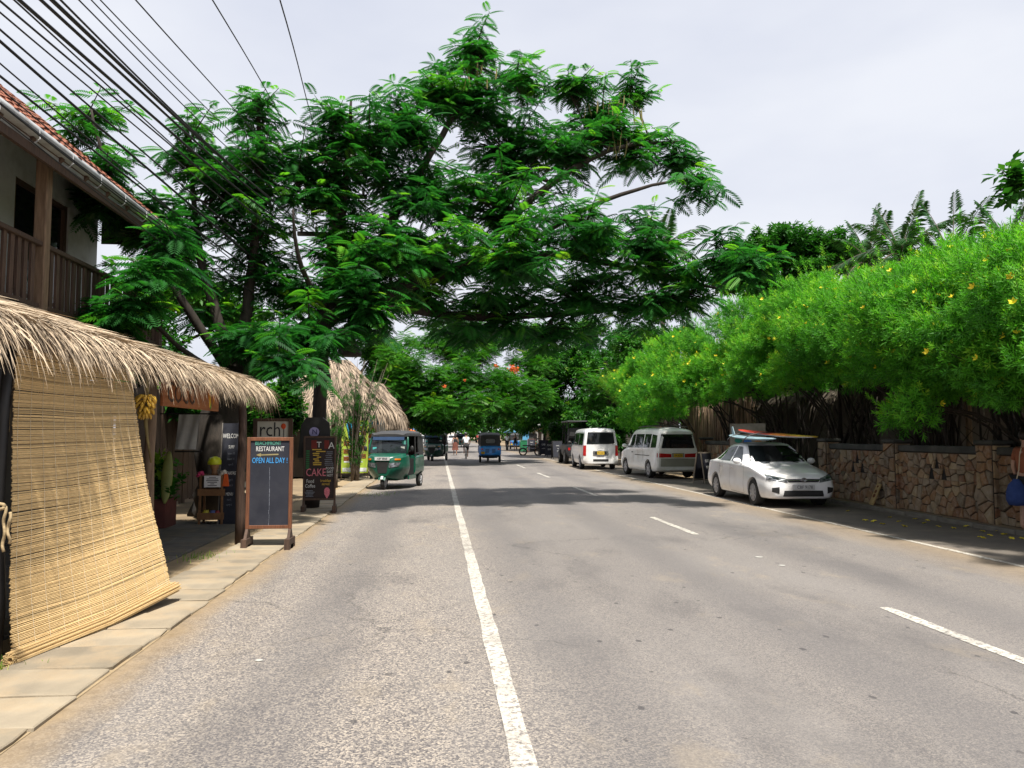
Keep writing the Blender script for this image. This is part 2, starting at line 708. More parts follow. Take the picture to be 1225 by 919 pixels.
g = MB()
ys = [-8, -4, 0, 4, 8, 12, 16, 20, 26, 32, 40, 50, 60, 80, 100, 130, 160, 200, 260]
xs = [-2.34, -1, 1, 3, 5, 7.4, 8.5, 9.5]
g.sheet([[(x, y, 0.0) for x in xs] for y in ys])
road = tag(g.build('road', M_asph), kind='structure')


def stripe(x0, x1, y0, y1, z=.004):
    n = max(2, int((y1 - y0) / .35))
    b = MB()
    rows = []
    for i in range(n + 1):
        y = y0 + (y1 - y0) * i / n
        rows.append([(x0 + random.uniform(-.009, .009), y, z), (x1 + random.uniform(-.009, .009), y, z)])
    b.sheet(rows)
    return b


ln = tag(stripe(.37, .50, -6, 60).build('edge_line', M_paint), kind='structure')
ln = tag(stripe(7.25, 7.35, -6, 60).build('edge_line', M_paint), kind='structure')
for y0, y1 in ((-1.2, 1.8), (5.0, 7.1), (12.5, 15.2), (20.6, 24.0), (29.5, 33.0), (38, 42), (48, 52), (58, 62), (68, 72)):
    tag(stripe(4.19, 4.31, y0, y1).build('lane_dash', M_paint), kind='structure')

# ---- pavement of concrete slabs along the left edge
g = MB()
g.sheet([[(x, y, .004 if x > -3.4 else .006) for x in (-3.45, -2.9, -2.24)] for y in (-4, 2, 8, 14, 20, 30, 45, 70)])
pavement = tag(g.build('pavement', M_sand), kind='structure')
y = 1.0
si = 0
slab_meshes = []
for k in range(4):
    b = MB()
    b.box((0, 0, 0), (.735, .535, .07))
    me = b.mesh('paving_slab')
    bm = bmesh.new(); bm.from_mesh(me)
    for v in bm.verts:
        v.co.x += random.uniform(-.012, .012); v.co.y += random.uniform(-.012, .012)
    bmesh.ops.subdivide_edges(bm, edges=[e for e in bm.edges if abs(e.verts[0].co.z - e.verts[1].co.z) < .01], cuts=2, use_grid_fill=True)
    for v in bm.verts:
        if abs(v.co.x) > .33 or abs(v.co.y) > .24:
            v.co.x += random.uniform(-.012, .012); v.co.y += random.uniform(-.012, .012)
    bmesh.ops.bevel(bm, geom=[e for e in bm.edges if e.is_manifold and e.calc_face_angle(0) > .8], offset=.008, segments=1, affect='EDGES', clamp_overlap=True)
    bm.to_mesh(me); bm.free()
    me.materials.append(M_slab)
    slab_meshes.append(me)
while y < 31:
    o = mk('paving_slab', slab_meshes[si % 4], None, pavement)
    o.location = (-2.62 + random.uniform(-.015, .015), y, -.008 + random.uniform(-.006, .009))
    o.rotation_euler = (random.uniform(-.012, .012), random.uniform(-.012, .012), random.uniform(-.02, .02) + (math.pi if si % 3 == 0 else 0))
    y += .553 + random.uniform(-.006, .012)
    si += 1

g = MB()
g.sheet([[(x, y, -.012) for x in (-9, -3.42)] for y in (-4, 6, 16.5)])
forecourt = tag(g.build('forecourt', M_dirt), kind='structure')
b = MB(); b.box((0, 0, 0), (.585, .585, .05))
pav = b.build('paver', M_paver, forecourt, bevel=.006)
first = True
for i in range(6):
    for j in range(15):
        o = pav if first else mk('paver', pav.data, None, forecourt)
        first = False
        o.location = (-3.78 - i * .6, 6.4 + j * .6, .0 + random.uniform(-.005, .006))
        o.rotation_euler = (random.uniform(-.008, .008), random.uniform(-.008, .008), random.uniform(-.01, .01))

# ---- low kerb in front of the stone wall
kerb = tag(bpy.data.objects.new('kerb', None), kind='structure')
COL.objects.link(kerb)
b = MB(); b.box((0, 0, 0), (.14, .98, .16))
kb = b.build('kerb_stone', M_kerb, kerb, bevel=.012)
for i in range(16):
    o = kb if i == 0 else mk('kerb_stone', kb.data, None, kerb)
    o.location = (9.55 + random.uniform(-.012, .012), 7.5 + i, .0 + random.uniform(-.012, .012))
g = MB()
g.sheet([[(x, y, .035) for x in (9.6, 10.2)] for y in (0, 10, 23.4)])
tag(g.build('verge', M_dirt), kind='structure')
# ================================================================== left side
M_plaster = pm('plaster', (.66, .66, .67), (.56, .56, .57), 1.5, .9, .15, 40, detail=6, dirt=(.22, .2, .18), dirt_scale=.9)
M_dplaster = pm('dark_plaster', (.13, .115, .10), (.08, .07, .065), 1.5, .9, .15, 40, detail=6)  # darker plaster tone for the ground floor, hut and backdrop walls
M_oldwood = pm('weathered_wood', (.105, .062, .042), (.06, .036, .026), 8, .75, .4, 50, stretch=(6, 6, .5), rnd=.3)
M_redwood = pm('reddish_wood', (.19, .075, .035), (.12, .045, .022), 8, .6, .3, 50, stretch=(6, 6, .6), rnd=.15)
M_post = pm('pole_wood', (.24, .16, .10), (.14, .09, .055), 7, .8, .4, 40, stretch=(5, 5, .5), rnd=.2)
M_shade = pm('painted_shade', (.02, .018, .017), (.012, .011, .01), 3, .9)  # near-black colour standing in for shade under the gable and in vents
M_black = pm('black_metal', (.014, .014, .015), (.022, .021, .02), 6, .45)
M_tile = pm('clay_tile', (.25, .085, .045), (.15, .055, .035), 5, .85, .3, 60, rnd=.35, dirt=(.07, .05, .04), dirt_scale=3)
M_gutter = pm('gutter_metal', (.42, .43, .44), (.30, .31, .32), 3, .5, dirt=(.14, .11, .09), dirt_scale=2)
M_glassd = pm('dark_pane', (.012, .014, .017), (.02, .022, .025), 2, .08, spec=.6)
M_thatch = pm('palm_thatch', (.52, .41, .29), (.40, .31, .215), 14, .85, rnd=.62, attr=True)
M_thatch2 = pm('old_thatch', (.34, .265, .195), (.24, .185, .135), 14, .85, rnd=.62, attr=True)
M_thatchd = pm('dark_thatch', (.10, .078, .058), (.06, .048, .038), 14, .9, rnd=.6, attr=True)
M_bamboo = pm('bamboo_slat', (.63, .455, .23), (.54, .375, .175), 20, .55, rnd=.38, attr=True, stretch=(1, 1, 6))
M_string = pm('cotton_string', (.62, .53, .38), None, 20, .9)
M_rope = pm('rope', (.42, .32, .18), (.28, .21, .12), 60, .9)

# ---- two-storey house
hs = thing('house', 'two-storey house with grey plaster, timber balcony and clay tile roof', 'house', (-6.8, 9, 0))
b = MB()
WY0, WY1, wx = 1.0, 15.25, -6.8
oy0, oy1, oz0, oz1 = 12.25, 14.05, 3.9, 5.82
b.box((wx - .1, (WY0 + oy0) / 2, 5.1), (.2, oy0 - WY0, 3.6))
b.box((wx - .1, (oy1 + WY1) / 2, 5.1), (.2, WY1 - oy1, 3.6))
b.box((wx - .1, (oy0 + oy1) / 2, (3.3 + oz0) / 2), (.2, oy1 - oy0, oz0 - 3.3))
b.box((wx - .1, (oy0 + oy1) / 2, (oz1 + 6.9) / 2), (.2, oy1 - oy0, 6.9 - oz1))
b.box((wx - 2.7, WY1 - .1, 5.1), (5, .2, 3.6))
b.build('upper_wall', M_plaster, hs, world=True)
w = MB()
for y in (oy0 + .04, (oy0 + oy1) / 2, oy1 - .04):
    w.box((wx - .08, y, (oz0 + oz1) / 2), (.1, .08, oz1 - oz0))
for z in (oz0 + .04, oz1 - .04):
    w.box((wx - .085, (oy0 + oy1) / 2, z), (.09, oy1 - oy0 - .16, .08))
wf = w.build('window', M_oldwood, hs, world=True)
for y in (oy0 + .48, oy1 - .48):
    w = MB(); w.box((wx - .1, y, (oz0 + oz1) / 2), (.02, .76, oz1 - oz0 - .17)); w.build('pane', M_glassd, wf, world=True)
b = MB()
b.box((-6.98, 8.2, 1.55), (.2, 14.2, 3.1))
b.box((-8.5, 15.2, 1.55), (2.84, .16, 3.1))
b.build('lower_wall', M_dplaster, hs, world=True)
for y in (7.2, 11.2):
    w = MB(); w.box((-6.86, y, 1.1), (.05, 1.5, 2.2)); d_ = w.build('door', M_oldwood, hs, world=True)
    w = MB(); w.ball((-6.81, y + .6, 1.05), .035, 8, 5); w.build('handle', M_black, d_, world=True)
b = MB(); b.box((-6.1, 8.2, 3.2), (1.5, 14.3, .16)); b.build('balcony_floor', M_oldwood, hs, world=True)
b = MB(); b.box((-5.42, 8.2, 3.2), (.1, 14.32, .26)); b.build('balcony_beam', M_oldwood, hs, world=True)
for y in (10.55, 15.0, 6.0):
    b = MB(); b.box((-5.52, y, 4.45), (.16, .16, 2.4)); b.build('post', M_post if y == 10.55 else M_oldwood, hs, world=True, bevel=.012)
b = MB(); b.box((-5.52, 8.2, 4.28), (.11, 13.4, .07)); b.build('handrail', M_oldwood, hs, world=True, bevel=.01)
b = MB(); b.box((-5.52, 8.2, 3.42), (.07, 13.4, .06)); b.build('bottom_rail', M_oldwood, hs, world=True)
b = MB(); b.box((0, 0, 0), (.035, .085, .82)); me = b.mesh('baluster'); me.materials.append(M_oldwood)
yy = 7.9
while yy < 14.85:
    if abs(yy - 10.55) > .11:
        o = mk('baluster', me, None, hs)
        o.location = (-5.52 + 6.8 + random.uniform(-.006, .006), yy - 9, 3.845)
        o.rotation_euler = (random.uniform(-.012, .012), 0, random.uniform(-.06, .06))
    yy += .172
# roof: pitch 40 degrees
EX, EZ, PT = -5.2, 5.56, R(40)
RL = 4.5
rx, rz = EX - RL * math.cos(PT), EZ + RL * math.sin(PT)
b = MB()
for s_ in (1,):
    b.prism([(EX, 1.0, EZ - .05), (rx, 1.0, rz - .05), (rx, 1.0, rz - .14), (EX, 1.0, EZ - .14)], (0, 14.4, 0))
b.prism([(rx, 1.0, rz - .05), (rx - 3.4, 1.0, rz - 2.9), (rx - 3.4, 1.0, rz - 3.0), (rx, 1.0, rz - .15)], (0, 14.4, 0))
roof = b.build('roof', M_oldwood, hs, world=True)
b = MB(); b.prism([(-5.3, 15.3, EZ - .1), (-6.75, 15.3, EZ - .1), (-6.75, 15.3, EZ + 1.1)], (0, .04, 0))
b.build('gable_shade', M_shade, roof, world=True)  # dark triangle standing in for the shaded underside of the roof
yy = 1.3
while yy < 15.3:
    b = MB(); b.bar((EX + .02, yy, EZ - .17), (wx, yy, EZ - .17 + (EX - wx) * math.tan(PT)), .06, .1); b.build('rafter', M_oldwood, roof, world=True)
    yy += .75
b = MB()
prof = [(-.0, .06), (.10, .06), (.12, .0), (.10, -.06), (.0, -.07)]
rows = [[(EX + x, y, EZ - .05 + z) for x, z in prof] for y in np.linspace(1.0, 15.4, 24)]
b.sheet(rows)
b.prism([(EX - .005, 1.0, EZ + .04), (EX - .03, 1.0, EZ + .04), (EX - .03, 1.0, EZ - .2), (EX - .005, 1.0, EZ - .2)], (0, 14.4, 0))
b.build('gutter', M_gutter, roof, world=True, smooth=True)
b = MB(); b.box((EX - .02, 8.2, EZ - .26), (.06, 14.3, .12)); b.build('fascia_beam', M_oldwood, roof, world=True)
yy = 8.6
while yy < 15.3:
    b = MB(); b.tube([(EX + .12, yy, EZ - .04), (EX + .13, yy, EZ - .16), (EX + .06, yy, EZ - .22), (EX - .01, yy, EZ - .18)], .009, 5); b.build('gutter_hook', M_gutter, roof, world=True)
    yy += .9
# barrel tiles, course by course from the eave
def tile_mesh(w_, l_):
    t = MB()
    rows = []
    for k, (yy_, zz) in enumerate(((0, .028), (l_, 0.0))):
        rows.append([(w_ / 2 * math.cos(math.pi * i / 6), yy_, zz + .055 * math.sin(math.pi * i / 6)) for i in range(7)])
    t.sheet(rows)
    rows2 = [[(p[0] * .86, p[1], p[2] - .014) for p in r_] for r_ in rows]
    t.sheet(rows2)
    t.sheet([rows[0], rows2[0]])
    me_ = t.mesh('roof_tile', smooth=False); me_.materials.append(M_tile); return me_
tm = tile_mesh(.2, .42)
rest = MB()
dirv = Vector((-math.cos(PT), 0, math.sin(PT)))
nrm = Vector((math.sin(PT), 0, math.cos(PT)))
rotm = Matrix((Vector((0, 1, 0)), dirv, nrm)).transposed()
cnt = 0
for c in range(12):
    yy = 15.35
    while yy > 1.2:
        p = Vector((EX, yy + random.uniform(-.012, .012), EZ)) + dirv * (c * .37 - .06 + random.uniform(-.02, .02)) + nrm * (.0 + random.uniform(0, .012))
        if cnt < 298 and yy > 4.0:
            o = mk('roof_tile', tm, None, roof)
            mt = Matrix.Translation(frame_of(hs).inverted() @ p) @ (rotm @ Matrix.Rotation(random.uniform(-.05, .05), 3, 'Z')).to_4x4()
            o.matrix_basis = mt
            cnt += 1
        else:
            rest.rv = random.random()
            rest._add([rotm @ Vector(v.co) + p for v in tm.vertices], [tuple(q.vertices) for q in tm.polygons])
        yy -= .205
tag(rest.build('roof_tiles', M_tile, roof, world=True), kind='stuff')


# ---- thatch: loose dry palm strips over a base sheet
def thatch_strips(q0, q1, e0, e1, n, L=(.45, .95), w=.02, overhang=.3, lift=.05, vmin=0.0, gravity=.5, jit=.35, rng=random):
    q0, q1, e0, e1 = map(Vector, (q0, q1, e0, e1))
    V, Q, Rr = [], [], []
    for i in range(n):
        u = rng.random()
        v = vmin + (1 - vmin) * (rng.random() ** .75)
        a = q0.lerp(q1, u)
        e = e0.lerp(e1, u)
        d = (e - a)
        Ls = d.length
        d.normalize()
        al = (e1 - e0 if (e1 - e0).length > .01 else q1 - q0).normalized()
        nr = d.cross(al)
        if nr.z < 0:
            nr = -nr
        p = a.lerp(e, v) + nr * rng.uniform(0, lift) * (1.0 + .6 * rng.random())
        dd = (d + al * rng.gauss(0, jit) + nr * rng.uniform(-.06, .16)).normalized()
        l = rng.uniform(*L)
        remain = (1 - v) * Ls
        ww = w * rng.uniform(.5, 1.35)
        side = dd.cross(nr)
        side = (side + nr * rng.uniform(-.7, .7)).normalized() * ww / 2
        base = len(V)
        rv = rng.random()
        segs = 4
        trav = 0
        for k in range(segs + 1):
            tw = 1.0 if k < segs - 1 else (.65 if k == segs - 1 else .12)
            V.append(p + side * tw)
            V.append(p - side * tw)
            Rr += [rv, rv]
            st = l / segs
            trav += st
            if trav > remain:
                dd = (dd + Vector((0, 0, -gravity * rng.uniform(.5, 1.3)))).normalized()
            p = p + dd * st
        for k in range(segs):
            o_ = base + k * 2
            Q.append((o_, o_ + 1, o_ + 3, o_ + 2))
    return V, Q, Rr


def thatch_part(name, parent, pieces, mat, base=True):
    V, Q, Rr = [], [], []
    for pc in pieces:
        v, q, r_ = thatch_strips(**pc)
        o_ = len(V)
        V += [tuple(x) for x in v]
        Q += [tuple(i + o_ for i in f) for f in q]
        Rr += r_
    return tag(big_mesh(name, V, Q, Rr, mat, parent), kind='stuff')


st = thing('thatched_stall', 'open roadside stall with long shaggy palm thatch roof on poles', 'stall', (-3.8, 9, 0))
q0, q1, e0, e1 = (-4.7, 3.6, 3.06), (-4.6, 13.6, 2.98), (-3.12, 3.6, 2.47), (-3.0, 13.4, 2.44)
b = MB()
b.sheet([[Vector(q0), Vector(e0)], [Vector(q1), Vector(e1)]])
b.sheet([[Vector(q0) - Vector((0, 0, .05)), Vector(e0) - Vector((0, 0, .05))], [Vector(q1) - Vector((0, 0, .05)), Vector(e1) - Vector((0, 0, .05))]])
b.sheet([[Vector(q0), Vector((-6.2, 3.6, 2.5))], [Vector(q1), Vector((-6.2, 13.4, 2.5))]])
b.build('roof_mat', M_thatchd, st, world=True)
thatch_part('thatch', st, [
    dict(q0=q0, q1=q1, e0=e0, e1=e1, n=11000, L=(.25, .6), w=.0125, gravity=.38, jit=.5, vmin=.0),
    dict(q0=q0, q1=q1, e0=e0, e1=e1, n=900, L=(.2, .62), w=.012, gravity=.6, jit=.45, vmin=.82),
    dict(q0=(-4.6, 12.6, 3.0), q1=(-3.1, 12.7, 2.45), e0=(-4.6, 13.8, 2.92), e1=(-3.0, 13.55, 2.38), n=900, L=(.4, .8), w=.016, gravity=.5),
    dict(q0=q0, q1=q1, e0=(-6.2, 3.6, 2.5), e1=(-6.2, 13.4, 2.5), n=1500, L=(.4, .9), w=.02),
], M_thatch)
for x, y, r_, mt in ((-3.2, 8.62, .062, M_post), (-2.98, 11.75, .075, M_oldwood), (-3.22, 5.75, .05, M_black), (-5.9, 5.0, .06, M_oldwood), (-5.9, 9.5, .06, M_oldwood), (-5.9, 13.0, .06, M_oldwood)):
    b = MB()
    b.tube([(x + random.uniform(-.02, .02), y + random.uniform(-.02, .02), -.03 + i * .47) for i in range(6)], [r_ * (1 - .05 * i + random.uniform(-.04, .04)) for i in range(6)], 10)
    b.build('post', mt, st, world=True, smooth=True)
for p0, p1 in (((-3.16, 3.8, 2.36), (-3.1, 13.2, 2.33)), ((-5.9, 3.8, 2.5), (-5.9, 13.2, 2.5)), ((-4.68, 3.7, 3.02), (-4.6, 13.3, 2.95))):
    b = MB(); b.tube([p0, p1], .05, 8); b.build('beam', M_oldwood, st, world=True)
yy = 4.0
while yy < 13.3:
    b = MB(); b.tube([(-3.05, yy, 2.40), (-4.66, yy, 3.08)], .022, 6); b.build('rafter', M_oldwood, st, world=True)
    yy += .62

# ---- bamboo roller blind hanging from the stall eave and pushed out at its foot
TL, TR = Vector((-3.16, 5.66, 2.46)), Vector((-3.16, 7.72, 2.46))
BL, BR = Vector((-3.03, 5.52, .07)), Vector((-2.60, 7.47, .17))
bl = thing('bamboo_blind', 'split bamboo roller blind hanging from thatch, foot dragged onto pavement', 'blind', (-3.0, 6.5, 0))


def BS(u, v):
    p = TL.lerp(TR, u).lerp(BL.lerp(BR, u), v)
    bow = .05 * math.sin(math.pi * v) + .02 * math.sin(v * 9 + u * 3) * v
    return p + Vector((-bow * .8, .25 * bow, 0)) + Vector((0, 0, -.035 * math.sin(math.pi * u) * v))


bn = (TR - TL).cross(BL - TL).normalized()
if bn.x < 0:
    bn = -bn
s_ = MB()
NS = 236
for i in range(NS):
    v0 = (i + .5) / NS
    s_.rv = min(1, max(0, random.gauss(.62, .22)))
    if random.random() < .05:
        s_.rv = .02
    t0, t1 = random.uniform(-.004, .006), random.uniform(-.004, .006)
    dv0, dv1 = random.gauss(0, .0009), random.gauss(0, .0009)
    hh = .0053 * random.uniform(.86, 1.03)
    rows = []
    K = 9
    for k in range(K):
        u = t0 + (1 + t1 - t0) * k / (K - 1)
        v = v0 + dv0 * (1 - k / (K - 1)) + dv1 * k / (K - 1) + .0022 * math.sin(k * 1.1 + i * .05) * math.sin(i * .13)
        c = BS(u, v)
        dn = (BS(u, min(1, v + .01)) - c).normalized()
        c = c + bn * random.uniform(-.001, .001)
        rows.append([c + dn * hh, c + bn * .0042, c - dn * hh, c - bn * .002, c + dn * hh])
    s_.sheet(rows)
tag(s_.build('slats', M_bamboo, bl, world=True), kind='stuff')
for k in range(13):
    u = .03 + .94 * k / 12
    b = MB(); b.tube([BS(u + .003 * math.sin(j), j / 14) + bn * .0055 for j in range(15)], .0016, 4)
    b.build('string', M_string, bl, world=True)
b = MB()          # rolled-up foot: a spiral of slats
ax = (BR - BL).normalized()
up_ = bn.cross(ax).normalized()
for i in range(46):
    a_ = i * .55
    r_ = .018 + .0009 * i
    c_ = bn * (math.cos(a_) * r_ + .018) + up_ * (math.sin(a_) * r_ * .9 - .015)
    b.rv = random.uniform(.35, .95)
    q = [BL - ax * .05 + c_ * random.uniform(.95, 1.1), BL.lerp(BR, .5) + Vector((0, 0, -.035)) + c_, BR + ax * .06 + c_ * random.uniform(.9, 1.1)]
    b.bar(q[0], q[1], .009, .010, up=tuple(bn)); b.bar(q[1], q[2], .009, .010, up=tuple(bn))
b.build('roll', M_bamboo, bl, world=True)
# a second blind behind, edge of it shows beside the frame
b2 = thing('bamboo_blind', 'narrow edge of bamboo blind hanging behind the black shelf frame', 'blind', (-3.5, 5.6, 0))
s_ = MB()
for i in range(70):
    s_.rv = random.uniform(.3, .9)
    s_.bar((-3.75 + random.uniform(-.01, .01), 6.0, 2.4 - i * .0105), (-3.42, 6.2, 2.4 - i * .0105), .004, .0085)
tag(s_.build('slats', M_bamboo, b2, world=True), kind='stuff')
b = MB(); b.tube([(-3.72, 6.02, 1.665), (-3.45, 6.19, 1.665)], .014, 6); b.build('bottom_rod', M_post, b2, world=True)

# ---- black steel shelf frame at the left edge
sh = thing('metal_shelf', 'black metal shelf frame beside the bamboo blind', 'shelf', (-3.4, 5.5, 0))
for x, y in ((-3.27, 5.76), (-3.95, 5.76), (-3.27, 5.1), (-3.95, 5.1)):
    b = MB(); b.box((x, y, 1.2), (.05, .05, 2.4)); b.build('post', M_black, sh, world=True)
for z in (.35, .8, 1.25, 1.75, 2.3):
    b = MB(); b.box((-3.61, 5.43, z), (.66, .62, .035)); b.build('shelf', M_black, sh, world=True)
M_crate = pm('crate_wood', (.10, .07, .045), (.06, .04, .028), 6, .8, .3, 40, rnd=.3)
for i, (z, sx) in enumerate(((.47, .5), (.92, .42), (.12, .55))):
    c_ = thing('crate', ['dark wooden crate on lower rack shelf', 'small dark crate on middle rack shelf', 'dark crate on the ground under the rack'][i], 'crate', (-3.6, 5.42, z - .1))
    for zz in (-.07, .0, .07):
        for s in (-1, 1):
            b = MB(); b.box((-3.6 + s * sx / 2, 5.42, z + zz), (.018, .5, .055)); b.build('slat', M_crate, c_, world=True)
            b = MB(); b.box((-3.6, 5.42 + s * .25, z + zz), (sx - .04, .018, .055)); b.build('slat', M_crate, c_, world=True)
    b = MB(); b.box((-3.6, 5.42, z - .09), (sx, .48, .012)); b.build('base', M_crate, c_, world=True)
b = MB()
rp = AT(6, 606, 5.5)
b.tube([rp + Vector((.0 + .008 * math.sin(k * .9), .006 * math.cos(k * 1.1), -k * .02)) for k in range(16)], .010, 6)
b.tube([rp + Vector((.03 + .01 * math.sin(k * .7), .008 * math.cos(k), -.04 - k * .016)) for k in range(14)], .010, 6)
b.tube([rp + Vector((-.05 + .05 * math.cos(k * .7), .0, .02 * math.sin(k * .7))) for k in range(10)], .012, 6)
tag(b.build('rope', M_rope, smooth=True), 'short knotted tan rope hanging at the far left edge', 'rope')

# ---- carved wooden sign under the thatch
sg = thing('wooden_sign', 'orange-brown carved wooden sign hanging under the thatch fringe', 'sign', (-3.12, 9.8, 1.97))
M_sign = pm('sign_wood', (.33, .115, .035), (.24, .075, .022), 6, .6, .3, 40, stretch=(1, .4, 6))
b = MB(); b.box((-3.12, 9.82, 2.16), (.04, 2.2, .37)); b.build('board', M_sign, sg, world=True, bevel=.008)
M_carve = pm('carved_paint', (.05, .022, .012), None, 5, .8)
lettering('COCO', .34, M_carve, sg, (.024, -.45, .16), (R(90), 0, R(90)))
b = MB()
for (dy, dz, c, s) in ((.62, .05, 0, .11), (.66, -.05, 1, .10), (.72, .1, 2, .07), (.84, .0, 0, .09), (.86, .1, 1, .08), (.7, -.12, 2, .05)):
    b.cur = c
    b.ball((-3.097, 9.82 + dy, 2.16 + dz), (.006, s * .42, s), 8, 6)
b.build('painted_fruit', [pm('paint_orange', (.6, .2, .02)), pm('paint_yellow', (.62, .36, .03)), pm('paint_green', (.08, .28, .04))], sg, world=True)

# ---- bunch of bananas
bp = AT(175, 482, 8.3)
bb = thing('banana_bunch', 'bunch of ripe yellow bananas hung beside the wooden post', 'bananas', tuple(bp))
M_ban = pm('banana_skin', (.56, .34, .035), (.44, .25, .03), 12, .5, dirt=(.12, .07, .02), dirt_scale=30)
M_stalk = pm('banana_stalk', (.16, .12, .04), (.1, .07, .03), 10, .8)
for k in range(34):
    tier = k // 9
    a_ = k * 2 * math.pi / 9 + tier * .35 + random.uniform(-.18, .18)
    rr = (.085 - tier * .010) * random.uniform(.85, 1.1)
    o_ = Vector((0, 0, .07 - tier * .055 + random.uniform(-.012, .012)))
    e_ = Vector((math.cos(a_), math.sin(a_), 0))
    b = MB()
    b.tube([bp + o_ + e_ * .015, bp + o_ + e_ * (rr * .55) + Vector((0, 0, -.004)), bp + o_ + e_ * rr + Vector((0, 0, -.028)), bp + o_ + e_ * (rr * 1.22) + Vector((0, 0, -.058)), bp + o_ + e_ * (rr * 1.28) + Vector((0, 0, -.075))], [.007, .016, .019, .013, .004], 7)
    b.build('banana', M_ban, bb, world=True, smooth=True)
b = MB(); b.tube([bp + Vector((0, 0, .42)), bp + Vector((0, 0, .1)), bp + Vector((.0, 0, -.2)), bp + Vector((.02, 0, -.36)), bp + Vector((.06, .02, -.62))], [.012, .022, .02, .014, .01], 7)
b.build('stalk', M_stalk, bb, world=True, smooth=True)

# ---- hanging cloth, surfboard and planter inside
M_cloth = pm('grey_cloth', (.42, .43, .42), (.36, .37, .365), 8, .9)
p0, p1 = AT(214, 496, 13.4), AT(239, 496, 13.4)
b = MB()
rows = []
for j in range(10):
    rows.append([(p0.x + (p1.x - p0.x) * i / 8 - .006 * j, 13.4 + .02 * math.sin(i * 1.4 + j * .3), p0.z - .065 * j) for i in range(9)])
b.sheet(rows)
clo = thing('hanging_cloth', 'pale grey cloth panel hung in the dark stall behind the post', 'cloth', tuple(p0.lerp(p1, .5)))
b.build('cloth', M_cloth, clo, world=True, smooth=True)
b = MB(); b.tube([p0 + Vector((-.3, 0, .012)), p1 + Vector((.3, 0, .012))], .012, 6); b.build('rail', M_black, clo, world=True)
b = MB(); b.tube([p0 + Vector((-.05, 0, -.62)), p1 + Vector((.05, 0, -.62))], .014, 6); b.build('bottom_rod', M_black, clo, world=True)


def surfboard(name, label, p_nose, p_tail, wid, up, mats, stripe=None, thick=.09, fins=True):
    """foam board: outline by length, rockered, thin rails"""
    p0_, p1_ = Vector(p_nose), Vector(p_tail)
    ax_ = (p1_ - p0_)
    L_ = ax_.length
    ax_.normalize()
    u_ = Vector(up)
    u_ = (u_ - ax_ * u_.dot(ax_)).normalized()
    s_ = ax_.cross(u_)
    root = thing(name, label, 'surfboard', tuple(p0_.lerp(p1_, .5)))
    bd = MB()
    rows_ = []
    NN = 22
    for i in range(NN + 1):
        t = i / NN
        hw = wid / 2 * (max(0.0, math.sin(math.pi * min(1, (t * .93 + .035))))) ** .55
        if t > .93:
            hw *= 1 - (t - .93) * 6
        th_ = thick / 2 * (math.sin(math.pi * (t * .9 + .05))) ** .5
        rock = .035 * (1 - t) ** 4 * L_ * .5 + .03 * t ** 4 * L_ * .5
        c_ = p0_ + ax_ * (L_ * t) + u_ * rock
        rows_.append([c_ + s_ * (hw * math.cos(a)) + u_ * (th_ * math.sin(a)) for a in np.linspace(0, 2 * math.pi, 15)])
    bd.sheet(rows_)
    bd.f.append(tuple(range(14))); bd.m.append(0)
    bd.f.append(tuple(len(bd.v) - 1 - k for k in range(14))); bd.m.append(0)
    me_ = bd.build('board', mats, root, smooth=True, world=True)
    if stripe:
        for poly in me_.data.polygons:
            c_ = frame_of(root) @ poly.center
            t = (c_ - p0_).dot(ax_) / L_
            w_ = abs((c_ - p0_).dot(s_)) / (wid / 2)
            poly.material_index = stripe(t, w_)
            if poly.normal.dot(u_) < -.25:
                poly.material_index = len(mats) - 1
    if fins:
        for sx_, tt in ((0, .94),):
            base = p0_ + ax_ * (L_ * tt) + s_ * sx_ + u_ * (.5 * thick)
            f_ = MB()
            f_.prism([base - ax_ * .1, base + ax_ * .08, base + ax_ * .14 + u_ * .2, base + ax_ * .06 + u_ * .22], s_ * .012)
            f_.build('fin', mats[0] if isinstance(mats, list) else mats, root, world=True)
    return root


sb0 = GR(224, 640)
surfboard('surfboard', 'pale lime surfboard standing upright in the shaded stall', (-4.72, 14.1, 1.35), (-4.74, 14.0, .45), .19, (0.1, -1, 0), pm('lime_foam', (.25, .28, .08), (.2, .22, .06), 4, .4), fins=False)

M_pot = pm('painted_planter', (.16, .05, .04), (.1, .035, .03), 4, .8)
pl = thing('potted_plant', 'red-brown box planter with dark leafy shrub inside the stall', 'plant', (-5.0, 13.9, 0))
b = MB()
for (dx, dy, sx, sy) in ((0, -.27, .5, .04), (0, .27, .5, .04), (-.24, 0, .04, .5), (.24, 0, .04, .5)):
    b.box((-5.0 + dx, 13.9 + dy, .27), (sx, sy, .5))
b.box((-5.0, 13.9, .42), (.44, .48, .04))
b.build('planter', M_pot, pl, world=True)

# ---- wooden trolley with goods and a display head in a lime cap
tx, ty = -4.12, 14.3
tr = thing('wooden_trolley', 'small two-tier wooden trolley rack by the tree trunk', 'rack', (tx, ty, 0))
M_rack = pm('rack_wood', (.24, .12, .05), (.16, .08, .035), 8, .7, .3, 40, rnd=.15)
for sx in (-.2, .2):
    for sy in (-.14, .14):
        b = MB(); b.bar((tx + sx, ty + sy, .02), (tx + sx * .93, ty + sy, .92), .035, .035); b.build('leg', M_rack, tr, world=True)
for z in (.12, .55):
    b = MB()
    b.box((tx, ty, z), (.44, .32, .02))
    for s in (-1, 1):
        b.box((tx, ty + s * .165, z + .05), (.46, .014, .12)); b.box((tx + s * .225, ty, z + .05), (.014, .31, .12))
    b.build('tray', M_rack, tr, world=True)
b = MB(); b.box((tx, ty, .9), (.42, .3, .022)); b.build('top', M_rack, tr, world=True)
